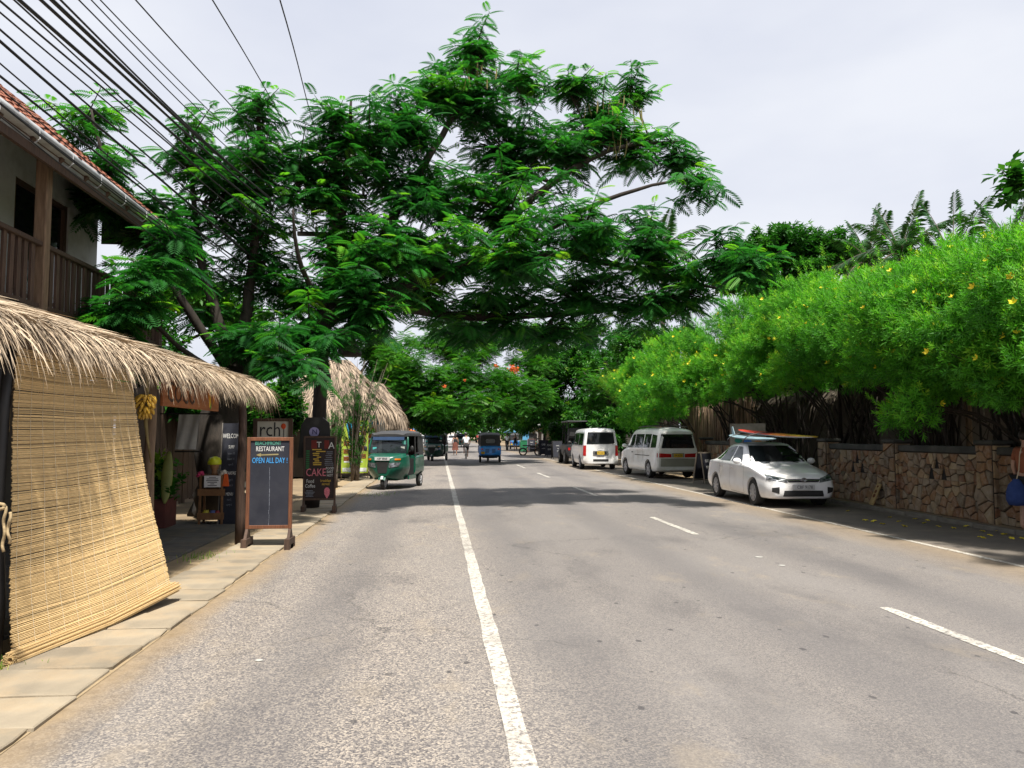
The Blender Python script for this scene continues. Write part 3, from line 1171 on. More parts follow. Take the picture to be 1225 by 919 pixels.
pn = thing('paper_notice', 'white printed paper notice on front of the small trolley', 'notice', (tx + .02, ty - .17, .72))
b = MB(); b.box((tx + .03, ty - .185, .80), (.29, .008, .21)); b.build('paper', pm('paper_white', (.75, .75, .76), (.68, .68, .7), 3, .8), pn, world=True)
M_ink = pm('ink_black', (.03, .03, .035), None, 4, .8)
for k, w_ in enumerate((.12, .2, .22, .17, .07, .16)):
    b = MB(); b.box((tx + .03, ty - .1905, .875 - k * .03), (w_, .002, .012)); b.build('text_line', M_ink, pn, world=True)
hd = thing('display_head', 'wooden display head wearing a lime yellow helmet on trolley', 'display head', (tx, ty, .91))
b = MB(); b.lathe([(.06, 0), (.05, .05), (.045, .08), (.075, .13), (.085, .18), (.07, .23), (.02, .26)], 12, (tx + .02, ty - .03, .91)); b.build('head', pm('head_wood', (.33, .17, .08), None, 8, .6), hd, smooth=True, world=True)
b = MB(); b.lathe([(.122, .19), (.128, .21), (.12, .27), (.09, .315), (.03, .335)], 14, (tx + .02, ty - .03, .91)); b.build('helmet', pm('lime_plastic', (.55, .60, .02), None, 3, .35), hd, smooth=True, world=True)
for i, (dx, dz, col, nm, lb) in enumerate(((-.2, .93, (.6, .05, .16), 'cloth_flower', 'pink fabric flower on left corner of trolley'), (.25, .83, (.75, .12, .02), 'orange_bag', 'small orange bag hanging off right side of trolley'), (.2, .95, (.6, .55, .5), 'shell_ornament', 'pale shell ornament on right corner of trolley top'))):
    t_ = thing(nm, lb, nm.split('_')[1], (tx + dx, ty - .12, dz))
    b = MB()
    if i == 1:
        b.prism([(tx + dx - .05, ty - .14, dz - .12), (tx + dx + .06, ty - .14, dz - .12), (tx + dx + .03, ty - .14, dz + .1), (tx + dx - .02, ty - .14, dz + .11)], (0, .05, 0))
    else:
        for k in range(6):
            b.ball((tx + dx + .04 * math.cos(k), ty - .12 + .03 * math.sin(k * 2), dz + .03 * math.sin(k * 1.7)), (.035, .03, .028), 7, 5)
    b.build('body', pm('goods_' + nm, col, None, 6, .7), t_, world=True, smooth=(i != 1))
for i, (dx, z, col, lb) in enumerate(((-.1, .2, (.5, .42, .04), 'yellow folded cloth in lower trolley tray'), (.02, .19, (.12, .16, .4), 'blue round pot in lower trolley tray'), (.12, .19, (.5, .08, .1), 'red folded cloth in lower trolley tray'))):
    b = MB(); b.lathe([(.04, -.06), (.065, -.03), (.07, .02), (.045, .06), (.05, .075)], 10, (tx + dx, ty - .06, z))
    tag(b.build('trinket', pm('trinket_%d' % i, col, None, 5, .6), smooth=True), lb, 'goods', 'goods on the trolley')

# ---- chalk boards
M_board = pm('chalkboard', (.012, .014, .024), (.022, .024, .036), 2.5, .75, detail=6, dirt=(.03, .032, .042), dirt_scale=4)
M_chalkw = pm('chalk_white', (.75, .75, .72), (.5, .5, .5), 30, .9)
M_chalkg = pm('chalk_green', (.10, .36, .26), (.06, .25, .2), 30, .9)
M_chalkb = pm('chalk_blue', (.06, .36, .75), (.04, .25, .6), 30, .9)
M_chalky = pm('chalk_yellow', (.62, .42, .06), (.5, .32, .05), 30, .9)
M_chalkr = pm('chalk_pink', (.7, .22, .26), (.5, .14, .18), 30, .9)
M_dim = pm('chalk_faded', (.22, .24, .28), (.12, .13, .16), 30, .9)
FR = (R(90), 0, 0)


def stand_board(name, label, x0, x1, y, ztop, zbot, fw, framemat, panel=M_board, rz=0.0, footlen=.44):
    xc = (x0 + x1) / 2
    W = x1 - x0
    t = thing(name, label, 'sign board', (xc, y, 0), rz)
    for x in (-W / 2 + fw / 2, W / 2 - fw / 2):
        b_ = MB(); b_.box((x, 0, (ztop + zbot) / 2), (fw, .045, ztop - zbot)); b_.build('frame_stile', framemat, t, bevel=.004)
    for z in (ztop - fw / 2, zbot + fw / 2):
        b_ = MB(); b_.box((0, 0.001, z), (W - fw * 2, .041, fw)); b_.build('frame_rail', framemat, t, bevel=.004)
    b_ = MB(); b_.box((0, .004, (ztop + zbot) / 2), (W - fw * 2 + .004, .018, ztop - zbot - fw * 2 + .004)); pn_ = b_.build('panel', panel, t)
    for x in (-W / 2 + fw / 2, W / 2 - fw / 2):
        b_ = MB()
        b_.box((x, 0, .105), (.075, footlen, .09))
        for xx in (-.03, .03):
            b_.box((x + xx * 0, 0, .03), (.085, .1, .06))
        b_.box((x, -footlen / 2 + .05, .03), (.08, .1, .06)); b_.box((x, footlen / 2 - .05, .03), (.08, .1, .06))
        b_.prism([(x - .02, -.13, .15), (x - .02, .13, .15), (x - .02, .03, zbot), (x - .02, -.03, zbot)], (.04, 0, 0))
        b_.build('foot', M_oldwood, t)
    return t


sbd = stand_board('chalkboard_stand', 'tall standing chalkboard in brown wood frame reading beachfront restaurant open all day', -2.79, -2.13, 11.35, 1.61, .28, .052, M_redwood)
lettering('BEACHFRONT', .088, M_chalkg, sbd, (-.03, -.0075, 1.522), FR, squash=.66)
lettering('RESTAURANT', .1, M_chalkw, sbd, (.0, -.0075, 1.437), FR, squash=.66)
b = MB(); b.prism([(-.2, -.006, 1.352), (-.13, -.006, 1.38), (-.13, -.006, 1.36), (.12, -.006, 1.37), (.12, -.006, 1.35), (-.13, -.006, 1.343), (-.13, -.006, 1.325)], (0, -.002, 0)); b.build('arrow', pm('chalk_ochre', (.3, .25, .12), None, 30, .9), sbd)
lettering('OPEN ALL DAY !', .115, M_chalkb, sbd, (.0, -.0075, 1.268), FR, squash=.6)
b = MB()
for k in range(14):
    z = 1.17 - k * .062
    b.box((.0 + random.uniform(-.003, .003), -.006, z - .03), (.006 * random.uniform(.4, 1.2), .002, .058))
b.build('chalk_run', M_dim, sbd)

ckd = stand_board('chalkboard_stand', 'brown framed chalk board with pink cake lettering by the pole', -2.86, -2.18, 16.5, 1.62, .26, .04, M_oldwood, pm('brown_chalkboard', (.035, .022, .02), (.022, .015, .015), 4, .8), rz=R(4))
lettering('CAKE', .23, M_chalkr, ckd, (-.075, -.0075, .84), FR, squash=.72)
lettering('T', .17, M_chalkw, ckd, (-.02, -.0075, 1.43), FR)
lettering('A', .2, M_chalkw, ckd, (.24, -.0075, 1.41), FR)
for k, tx_ in enumerate(('FOOD', 'EAST', 'HOT')):
    lettering(tx_, .075, M_chalkw, ckd, (.215, -.0075, .93 - .075 * k), FR, squash=.8)
for k, tx_ in enumerate(('Food', 'Coffee')):
    lettering(tx_, .11, M_chalkw, ckd, (-.19, -.0075, .66 - .1 * k), FR, squash=.7)
lettering('breakfast', .085, M_chalky, ckd, (.13, -.0075, .67), FR, squash=.7)
lettering('served', .085, M_chalky, ckd, (.13, -.0075, .60), FR, squash=.7)
b = MB()
for k in range(9):
    b.box((-.04 + random.uniform(-.06, .06), -.006, 1.33 - k * .04), (random.uniform(.08, .2), .002, .02))
tag(b.build('chalk_lines', M_chalky, ckd), kind='stuff')
b = MB()
for k in range(8):
    b.box((.2 + random.uniform(-.03, .03), -.006, 1.28 - k * .04), (random.uniform(.12, .2), .002, .014))
for k in range(5):
    b.box((-.2, -.006, .46 - k * .03), (random.uniform(.12, .22), .002, .014))
tag(b.build('chalk_lines', M_dim, ckd), kind='stuff')
b = MB()
b.box((-.12, -.006, 1.44), (.12, .002, .18)); b.box((.14, -.006, 1.44), (.1, .002, .18))
tag(b.build('red_patch', pm('chalk_darkred', (.16, .025, .02), None, 12, .9), ckd), kind='stuff')
b = MB()
b.ball((.16, -.008, .45), (.06, .003, .08), 8, 6); b.prism([(.1, -.006, .40), (.22, -.006, .40), (.16, -.006, .28)], (0, -.002, 0))
b.build('ice_cream_drawing', M_chalkr, ckd)
b = MB()
for k in range(9):
    b.box((-.25, -.006, 1.3 - k * .045), (.07, .002, .03))
tag(b.build('chalk_lines', pm('chalk_dkgreen', (.03, .14, .05), None, 12, .9), ckd), kind='stuff')

# narrow menu board against the trunk
mb_ = thing('menu_board', 'tall narrow black menu board with faded chalk leaning on trunk', 'menu board', (-3.95, 14.2, 0))
rt = Matrix.Rotation(R(-5), 3, 'X')
b = MB(); b.box((-3.95, 14.3, .94), (.34, .03, 1.84), rt); b.build('panel', M_board, mb_, world=True)
for s in (-1, 1):
    b = MB(); b.box((-3.95 + s * .18, 14.3, .94), (.018, .04, 1.86), rt); b.build('frame_stile', pm('faded_frame', (.2, .18, .16), None, 6, .8), mb_, world=True)
for k, (tx_, sz, z, m_) in enumerate((('WELCOME', .12, 1.62, M_chalkw), ('SURF', .085, 1.42, M_chalkw), ('lesson 15', .06, 1.3, M_dim), ('board 10', .06, 1.2, M_dim), ('rent 5', .06, 1.1, M_dim), ('BREAKFAST', .085, .94, M_chalkw), ('eggs 4', .06, .82, M_dim), ('toast 3', .06, .72, M_dim), ('MENU', .085, .56, M_chalkw), ('rice 5', .06, .46, M_dim), ('curry 6', .06, .37, M_dim))):
    o = lettering(tx_, sz, m_, mb_, (0, .1 - .018 + (z - .94) * math.tan(R(5)), z), (R(85), 0, 0), squash=.56)

# white sign with dark frame behind, its last letters showing
p0, p1 = AT(306, 503, 16.2), AT(347, 503, 16.2)
cs = thing('framed_sign', 'white hand-lettered sign in dark frame behind the tall chalkboard', 'sign', (p0.lerp(p1, .5).x, 16.2, 1.2))
zc = p0.z - .34
b = MB(); b.box(((p0.x + p1.x) / 2, 16.2, zc), (p1.x - p0.x, .03, .68)); b.build('panel', pm('cream_panel', (.55, .53, .47), (.48, .46, .4), 3, .8), cs, world=True)
for z in (zc + .35, zc - .35):
    b = MB(); b.box(((p0.x + p1.x) / 2, 16.19, z), (p1.x - p0.x + .1, .06, .06)); b.build('frame_rail', M_oldwood, cs, world=True)
for x in (p0.x, p1.x + .02):
    b = MB(); b.box((x, 16.185, zc - .3), (.08, .07, 1.36)); b.build('frame_post', M_oldwood, cs, world=True)
lettering('rch', .42, M_ink, cs, (-.05, -.02, zc + .14 - 1.2), FR, squash=.8)
b = MB(); b.ball(((p0.x + p1.x) / 2 + .22, 16.17, zc + .22), (.05, .008, .06), 8, 6); b.build('painted_flower', pm('paint_red', (.65, .08, .02), None, 5, .7), cs, world=True)
b = MB(); b.box(((p0.x + p1.x) / 2 + .225, 16.178, zc + .0), (.014, .004, .34)); b.build('painted_stem', M_ink, cs, world=True)

# ---- wooden utility pole
M_pole = pm('tarred_pole', (.045, .034, .028), (.025, .02, .018), 5, .85, .4, 40, stretch=(5, 5, .6))
PB, PT_ = Vector((-2.82, 17.4, 0)), Vector((-2.35, 17.5, 8.3))
up = thing('utility_pole', 'dark leaning wooden utility pole rising into the tree crown', 'pole', tuple(PB))
b = MB(); b.tube([PB.lerp(PT_, i / 10) + Vector((.03 * math.sin(i), .0, 0)) for i in range(11)], [.17 - .006 * i for i in range(11)], 12); b.build('pole', M_pole, up, world=True, smooth=True)
for z in (6.2, 7.1, 7.9):
    c_ = PB.lerp(PT_, z / 8.3)
    b = MB(); b.bar(c_ + Vector((-.75, -.16, 0)), c_ + Vector((.75, -.16, 0)), .09, .09); xa = b.build('crossarm', M_pole, up, world=True)
    for k in range(5):
        b = MB(); b.lathe([(.02, .0), (.04, .03), (.03, .06), (.045, .09), (.02, .13)], 8, c_ + Vector((-.66 + k * .33, -.16, .05))); b.build('insulator', pm('porcelain', (.4, .36, .32), None, 5, .3), xa, world=True, smooth=True)
lamp = thing('wicker_lampshade', 'black woven bell-shaped lampshade tied round the leaning pole', 'lampshade', (-2.68, 17.2, 2.95))
M_wick = pm('black_wicker', (.022, .019, .016), (.04, .034, .028), 60, .85, .6, 90)
c_ = PB.lerp(PT_, 3.0 / 8.3)
b = MB()
b.lathe([(.19, -.17), (.255, -.12), (.235, -.02), (.2, .08), (.17, .16)], 16, c_); b.build('shade', M_wick, lamp, world=True, smooth=True)
b = MB()
for k in range(26):
    a_ = k * 2 * math.pi / 26
    b.tube([c_ + Vector((.24 * math.cos(a_), .24 * math.sin(a_), -.14)), c_ + Vector((.22 * math.cos(a_), .22 * math.sin(a_), -.14 - random.uniform(.05, .16)))], .008, 4)
b.build('fringe', M_wick, lamp, world=True)
c_ = AT(418, 416, 18.2)
lamp = thing('wicker_lampshade', 'black woven dome lampshade hanging above the thatched hut', 'lampshade', tuple(c_))
b = MB(); b.lathe([(.28, -.2), (.29, -.16), (.25, .0), (.15, .14), (.04, .2)], 16, c_); b.build('shade', M_wick, lamp, world=True, smooth=True)
b = MB(); b.tube([c_ + Vector((0, 0, .18)), c_ + Vector((0, 0, 1.3))], .008, 5); b.build('cord', M_black, lamp, world=True)
# black cover board with a round sign
p0 = AT(377, 515, 17.0)
cv = thing('black_cover', 'black tapered cover board on pole above the cake board', 'board', (p0.x, 17.0, 1.3))
b = MB(); b.prism([(p0.x - .36, 17.0, 1.15), (p0.x + .36, 17.0, 1.15), (p0.x + .30, 17.0, 1.9), (p0.x + .16, 17.0, 2.02), (p0.x - .2, 17.0, 2.02), (p0.x - .3, 17.0, 1.85)], (0, .06, 0)); b.build('panel', M_black, cv, world=True)
p0 = AT(376, 517, 16.9)
rs = thing('round_sign', 'small round lavender sign with letter N on black cover', 'sign', tuple(p0))
b = MB(); b.lathe([(.105, 0), (.105, .02)], 20, p0, Matrix.Rotation(R(90), 3, 'X')); b.build('disc', pm('lavender', (.36, .33, .58), None, 4, .7), rs, world=True)
lettering('N', .15, pm('navy_ink', (.03, .03, .12), None, 4, .7), rs, (0.01, -.023, 0), FR)

# ---- colourful menu banner on a stand
def banner(name, label, px0, px1, Y, ytop_px, ybot_px, scheme):
    a_, c_ = AT(px0, ytop_px, Y), AT(px1, ybot_px, Y)
    W, H = c_.x - a_.x, a_.z - c_.z
    t = thing(name, label, 'banner', ((a_.x + c_.x) / 2, Y, 0))
    zb = c_.z
    b_ = MB(); b_.box((0, 0, zb + H / 2), (W, .02, H)); pn_ = b_.build('panel', scheme[0], t)
    for s in (-1, 1):
        b_ = MB(); b_.tube([(s * W * .5, .02, .0), (s * W * .5, .02, zb + H)], .016, 6); b_.build('post', M_post, t)
    b_ = MB(); b_.box((0, .01, zb - .02), (W, .03, .035)); b_.build('rail', M_oldwood, t)
    return t, W, H, zb


M_by = pm('banner_lime', (.42, .5, .06), (.3, .45, .05), 2, .5)
M_bb = pm('banner_blue', (.03, .3, .55), (.05, .42, .62), 2, .5)
M_bw = pm('banner_white', (.7, .72, .7), (.62, .66, .66), 4, .5)
M_bd = pm('banner_photo', (.10, .03, .015), (.32, .12, .03), 25, .5)
M_bg = pm('banner_green', (.12, .34, .05), None, 9, .5)
bn_, W, H, zb = banner('menu_banner', 'lime and blue printed food menu banner beside the green three-wheeler', 409, 440, 29.3, 503, 566, [M_by])
def bq(par, nm, mat, x0, x1, z0, z1, dep=.013):
    b_ = MB(); b_.box((W * (x0 + x1) / 2 - W / 2, -dep, zb + H * (z0 + z1) / 2), (W * (x1 - x0), .004, H * (z1 - z0))); return b_.build(nm, mat, par)
b = MB()
L_, R_ = [], []
for k in range(14):
    t = k / 13
    cx = W * (.42 + .08 * math.sin(t * 5)) - W / 2
    hw = W * (.1 + .12 * abs(t - .45))
    L_.append((cx - hw, -.012, zb + H * (.02 + .93 * t))); R_.append((cx + hw, -.012, zb + H * (.02 + .93 * t)))
b.sheet([L_, R_]); b.build('blue_swash', M_bb, bn_)
for k, z in enumerate((.78, .69, .55, .43, .30, .2)):
    bq(bn_, 'text_strip', M_bw, .36 if k < 2 else .1, .8, z, z + .028)
for x0, x1, z0 in ((.08, .3, .52), (.72, .92, .72), (.7, .92, .58), (.66, .92, .43), (.08, .3, .37), (.08, .3, .23), (.72, .92, .28)):
    bq(bn_, 'food_photo', M_bd, x0, x1, z0, z0 + .085, .015)
bq(bn_, 'foot_strip', M_bw, .05, .95, .03, .1, .0145)
lettering('MENU', .2, M_bb, bn_, (0, -.02, zb + H * .93), FR)
bn2, W, H, zb = banner('menu_banner', 'white and red printed food menu banner half hidden by three-wheeler', 438, 460, 32.3, 498, 560, [M_bw])
for k in range(6):
    bq(bn2, 'food_photo', pm('banner_red', (.5, .06, .03), (.55, .25, .06), 18, .5), .15, .5, .1 + k * .12, .18 + k * .12)
bq(bn2, 'blue_top', M_bb, .05, .95, .84, .98)

# ---- thatched huts further on
def hip_hut(name, label, ex, ey, ez, rx_, ry_, rz_, n, mat, walls):
    (x0, x1), (y0, y1) = ex, ey
    (rx0, rx1), (ry0, ry1) = rx_, ry_
    t = thing(name, label, 'hut', ((x0 + x1) / 2, (y0 + y1) / 2, 0))
    E = [Vector((x0, y0, ez)), Vector((x1, y0, ez)), Vector((x1, y1, ez)), Vector((x0, y1, ez))]
    A = [Vector((rx0, ry0, rz_)), Vector((rx1, ry0, rz_)), Vector((rx1, ry1, rz_)), Vector((rx0, ry1, rz_))]
    b_ = MB()
    pieces = []
    for i in range(4):
        j = (i + 1) % 4
        b_.sheet([[A[i], E[i]], [A[j], E[j]]])
        pieces.append(dict(q0=A[i], q1=A[j], e0=E[i], e1=E[j], n=n, L=(.45, 1.0), w=.05, gravity=.5, jit=.25))
    b_._add(A, [(0, 1, 2, 3)])
    b_.build('roof_mat', M_thatchd, t, world=True)
    thatch_part('thatch', t, pieces, mat)
    for x in (x0 + .5, x1 - .4):
        for y in (y0 + .5, y1 - .5):
            b_ = MB(); b_.tube([(x, y, 0), (x, y, ez + .1)], .07, 8); b_.build('post', M_post, t, world=True)
    if walls:
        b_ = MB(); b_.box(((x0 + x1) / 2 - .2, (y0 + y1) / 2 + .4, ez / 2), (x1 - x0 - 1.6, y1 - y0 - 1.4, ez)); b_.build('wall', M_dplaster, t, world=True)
    return t


hip_hut('thatched_hut', 'large pale thatched hut roof behind the leaning pole', (-6.4, -2.05), (29.6, 34.2), 2.55, (-4.7, -3.7), (31.3, 32.7), 4.65, 1500, M_thatch2, True)
hip_hut('thatched_hut', 'smaller thatched hut roof right of the large one', (-4.6, -1.75), (36.2, 40.5), 2.45, (-3.7, -2.9), (37.8, 39), 4.2, 1100, M_thatch2, True)

# settle the near left group along the kerb (depth is measured along the view, not the road)
for o, dy in ((hs, .58), (st, .3), (bl, .42), (b2, .32), (sh, .32), (sg, .3), (sbd, .26), (ckd, .27), (mb_, .36), (up, .26), (tr, .4), (pn, .4), (hd, .4), (pl, .45)):
    o.location.y += dy
for o in list(COL.objects):
    if o.parent is None and o.get('category') in ('crate', 'goods', 'flower', 'bag', 'ornament') and o.location.y < 16:
        o.location.y += .38

mb_.location.x += .14

# ---- added dark board fence, a backdrop hiding bright sky past the house
fe = thing('backdrop_fence', 'added dark board fence hiding bright sky behind the stall', 'fence', (-6.35, 22, 0))
b = MB(); b.box((0, 0, 0), (.022, .185, 2.7)); fbm = b.mesh('plank'); fbm.materials.append(M_oldwood)
for i in range(66):
    o = mk('plank', fbm, None, fe)
    o.location = (random.uniform(-.008, .008), -6.0 + i * .192, 1.35 + random.uniform(-.06, .05))
    o.rotation_euler = (random.uniform(-.01, .01), random.uniform(-.01, .01), 0)
for z in (.5, 2.1):
    b = MB(); b.box((-.04, .3, z), (.05, 12.8, .09)); b.build('rail', M_oldwood, fe)
b = MB(); b.box((0, 0, 0), (.185, .022, 2.7)); fbm2 = b.mesh('plank'); fbm2.materials.append(M_oldwood)
for i in range(14):
    o = mk('plank', fbm2, None, fe)
    o.location = (-.15 - i * .192, -6.1, 1.35 + random.uniform(-.06, .05))
# ================================================================== right side
M_mortar = pm('mortar', (.06, .05, .04), (.035, .03, .025), 6, .95, .3, 50)


def stone_mat():
    m, nt, bs, out = base_mat('wall_stone')
    oi = nt.nodes.new('ShaderNodeObjectInfo')
    col = ramp(nt, oi.outputs['Random'], [(0, (.17, .075, .035)), (.2, (.27, .15, .07)), (.4, (.12, .09, .06)), (.55, (.36, .265, .15)), (.7, (.23, .115, .05)), (.85, (.28, .22, .15)), (1, (.19, .115, .06))])
    col = mix_node(nt, col, (.5, .45, .4), ramp(nt, noise(nt, 9, 6, .7), [(.45, .0), (.8, .45)]))
    col = mix_node(nt, col, (.06, .045, .035), ramp(nt, noise(nt, 5, 6, .7, off=5), [(.5, 0), (.75, .6)]))
    nt.links.new(col, bs.inputs['Base Color'])
    bs.inputs['Roughness'].default_value = .85
    bump(nt, bs, noise(nt, 25, 6, .7), .6, .01)
    return m


M_stone = stone_mat()
M_coping = pm('coping', (.075, .075, .068), (.04, .042, .04), 3, .9, .4, 40, detail=6)


def clip(poly, nx, ny, d):
    out = []
    for i in range(len(poly)):
        a, b_ = poly[i], poly[(i + 1) % len(poly)]
        da, db = a[0] * nx + a[1] * ny - d, b_[0] * nx + b_[1] * ny - d
        if da <= 0:
            out.append(a)
        if (da < 0 < db) or (db < 0 < da):
            t = da / (da - db)
            out.append((a[0] + (b_[0] - a[0]) * t, a[1] + (b_[1] - a[1]) * t))
    return out


def crazy_paving(W, H, s, rng, gap=.009, holes=()):
    pts = []
    tries = 0
    target = int(W * H / (s * s))
    while len(pts) < target and tries < target * 40:
        tries += 1
        p = (rng.uniform(0, W), rng.uniform(0, H))
        if all((p[0] - q[0]) ** 2 + (p[1] - q[1]) ** 2 > (s * rng.choice((.5, .7, .9, 1.15))) ** 2 for q in pts):
            pts.append(p)
    cells = []
    for p in pts:
        poly = [(0, 0), (W, 0), (W, H), (0, H)]
        for q in pts:
            if q is p:
                continue
            dx, dy = q[0] - p[0], q[1] - p[1]
            L = math.hypot(dx, dy)
            if L > s * 4:
                continue
            nx, ny = dx / L, dy / L
            poly = clip(poly, nx, ny, p[0] * nx + p[1] * ny + L / 2 - gap)
            if len(poly) < 3:
                break
        if len(poly) >= 3:
            x0, x1 = min(a[0] for a in poly), max(a[0] for a in poly)
            cells.append(poly)
    return cells


def stone_face(parent, org, ux, uz, nrm_, W, H, s, rng, holes=()):
    """irregular flat stones set proud of the mortar on a wall face"""
    org, ux, uz, nrm_ = map(Vector, (org, ux, uz, nrm_))
    cells = []
    for poly in crazy_paving(W, H, s, rng):
        rem = [poly]
        for hx, hy in holes:                       # cut the triangular openings out of the stones
            tri = [(hx - .1, hy - .12), (hx + .1, hy - .12), (hx, hy + .2)]
            nxt = []
            for pc in rem:
                for i in range(3):
                    a_, c_ = tri[i], tri[(i + 1) % 3]
                    nx, ny = c_[1] - a_[1], a_[0] - c_[0]
                    L_ = math.hypot(nx, ny)
                    nx, ny = nx / L_, ny / L_
                    dd = a_[0] * nx + a_[1] * ny
                    o_ = clip(pc, -nx, -ny, -dd)
                    if len(o_) >= 3:
                        nxt.append(o_)
                    pc = clip(pc, nx, ny, dd)
                    if len(pc) < 3:
                        break
            rem = nxt
        for pc in rem:
            ar = abs(sum(pc[i][0] * pc[(i + 1) % len(pc)][1] - pc[(i + 1) % len(pc)][0] * pc[i][1] for i in range(len(pc)))) / 2
            if ar > .0012:
                cells.append(pc)
    for poly in cells:
        cx = sum(p[0] for p in poly) / len(poly)
        cy = sum(p[1] for p in poly) / len(poly)
        th = rng.uniform(.018, .05)
        tilt = (rng.uniform(-.04, .04), rng.uniform(-.04, .04))
        bk, fr, fr2 = [], [], []
        for x, y_ in poly:
            bk.append(org + ux * x + uz * y_)
            k1, k2 = .97, .86
            for kk, lst, t_ in ((k1, fr, th * .7), (k2, fr2, th)):
                xx, yy_ = cx + (x - cx) * kk, cy + (y_ - cy) * kk
                lst.append(org + ux * xx + uz * yy_ + nrm_ * (t_ + tilt[0] * (xx - cx) + tilt[1] * (yy_ - cy)))
        n = len(poly)
        b_ = MB()
        fs = [tuple(range(2 * n, 3 * n))]
        for i in range(n):
            j = (i + 1) % n
            fs += [(i, j, n + j, n + i), (n + i, n + j, 2 * n + j, 2 * n + i)]
        b_._add(bk + fr + fr2, fs)
        b_.build('stone', M_stone, parent, world=True)


rng_s = random.Random(21)
WX = 10.08


def stone_wall(label, ys_, pill_extra=(), s=.195):
    t = thing('stone_wall', label, 'wall', (WX + .12, (ys_[0] + ys_[-1]) / 2, 0))
    for i in range(len(ys_) - 1):
        y0, y1 = ys_[i] + .2, ys_[i + 1] - .2
        b_ = MB(); b_.box((WX + .14, (y0 + y1) / 2, .63), (.24, y1 - y0, 1.32)); pn_ = b_.build('panel', M_mortar, t, world=True)
        b_ = MB(); b_.box((WX + .14, (y0 + y1) / 2, 1.355), (.36, y1 - y0 - .004, .13)); b_.build('coping', M_coping, t, world=True, bevel=.012)
        stone_face(pn_, (WX + .018, y1, .04), (0, -1, 0), (0, 0, 1), (-1, 0, 0), y1 - y0, 1.23, s, rng_s, [((y1 - y0) / 2 - dy, .82 + dz) for dy, dz in ((0, .22), (-.2, .0), (.2, .0))])
        ym = (y0 + y1) / 2
        for dy, dz in ((0, .22), (-.2, .0), (.2, .0)):     # dark plates painted for the shade inside the triangular vents
            zc_ = .86 + dz
            b_ = MB(); b_.prism([(WX + .02, ym + dy - .1, zc_ - .12), (WX + .02, ym + dy + .1, zc_ - .12), (WX + .02, ym + dy, zc_ + .2)], (-.008, 0, 0)); b_.build('vent_shade', M_shade, pn_, world=True)
    for y_ in ys_:
        b_ = MB(); b_.box((WX + .08, y_, .73), (.36, .4, 1.5)); pp = b_.build('pillar', M_mortar, t, world=True)
        stone_face(pp, (WX - .1, y_ + .19, .03), (0, -1, 0), (0, 0, 1), (-1, 0, 0), .38, 1.42, .19, rng_s)
        stone_face(pp, (WX - .09, y_ - .2, .03), (1, 0, 0), (0, 0, 1), (0, -1, 0), .34, 1.42, .19, rng_s)
        b_ = MB(); b_.box((WX + .08, y_, 1.51), (.44, .48, .07)); b_.build('pillar_cap', M_coping, pp, world=True, bevel=.015)
    return t


stone_wall('stone-faced garden wall with triangular vents right of the white car', [10.3, 13.3, 16.3, 19.3])
stone_wall('short stone-faced wall between parked car and bamboo fence', [24.7, 28.6], s=.23)

# ---- bamboo pole fence
M_pole2 = pm('dry_pole', (.21, .135, .085), (.12, .075, .05), 5, .8, .3, 40, stretch=(4, 4, .6), rnd=.45)
fn = thing('pole_fence', 'tall fence of upright dry brown poles behind the parked vans', 'fence', (10.6, 29, 0))
for i in range(58):
    y_ = 25.2 + i * .135
    h_ = 3.0 + random.uniform(-.25, .2)
    b = MB()
    x_ = 10.62 + random.uniform(-.03, .03)
    b.tube([(x_, y_, 0), (x_ + random.uniform(-.03, .03), y_ + random.uniform(-.03, .03), h_ / 2), (x_ + random.uniform(-.06, .06), y_ + random.uniform(-.05, .05), h_)], [.052, .047, .04], 6)
    b.build('pole', M_pole2, fn, world=True, smooth=True)
for z in (.7, 1.9, 2.6):
    b = MB(); b.tube([(10.7, 25, z), (10.7, 33.1, z)], .03, 6); b.build('rail', M_pole2, fn, world=True)

# ---- painted panel seen above the car roof
p0, p1 = AT(873, 507, 24.3), AT(916, 527, 23.2)
sgp = thing('painted_panel', 'weathered white panel painted teal, blue and orange above car roof', 'sign', ((p0.x + p1.x) / 2, 23.8, 1.4))
b = MB()
a_, c_ = Vector((p0.x, 24.3, 0)), Vector((p1.x, 23.2, 0))
zt, zb_ = p0.z, 1.15
b.prism([a_ + Vector((0, 0, zb_)), c_ + Vector((0, 0, zb_)), c_ + Vector((0, 0, zt)), a_ + Vector((0, 0, zt))], (.02, .02, 0))
b.build('panel', pm('dirty_white', (.28, .265, .23), (.17, .16, .135), 3, .85), sgp, world=True)
dv = (c_ - a_); nv = Vector((-dv.y, dv.x, 0)).normalized() * -1
for t_, z_, s_, cc, nm in ((.25, .27, .14, (.02, .2, .15), 'teal'), (.5, .2, .16, (.03, .14, .45), 'blue'), (.8, .22, .12, (.4, .2, .08), 'orange')):
    b = MB()
    base = a_ + dv * t_ + nv * .006 + Vector((0, 0, zb_ + z_ + .05))
    for sgn in (1,):
        b.prism([base + dv.normalized() * (s_ * math.cos(k * .7) * (1 + .2 * (k % 2))) + Vector((0, 0, s_ * .7 * math.sin(k * .7))) for k in range(9)], nv * .004)
    b.build('painted_shape', pm('panel_' + nm, cc, None, 6, .85), sgp, world=True)
for q in (a_, c_):
    b = MB(); b.box(q + Vector((.04, .06, .78)), (.07, .07, 1.56)); b.build('post', M_oldwood, sgp, world=True)

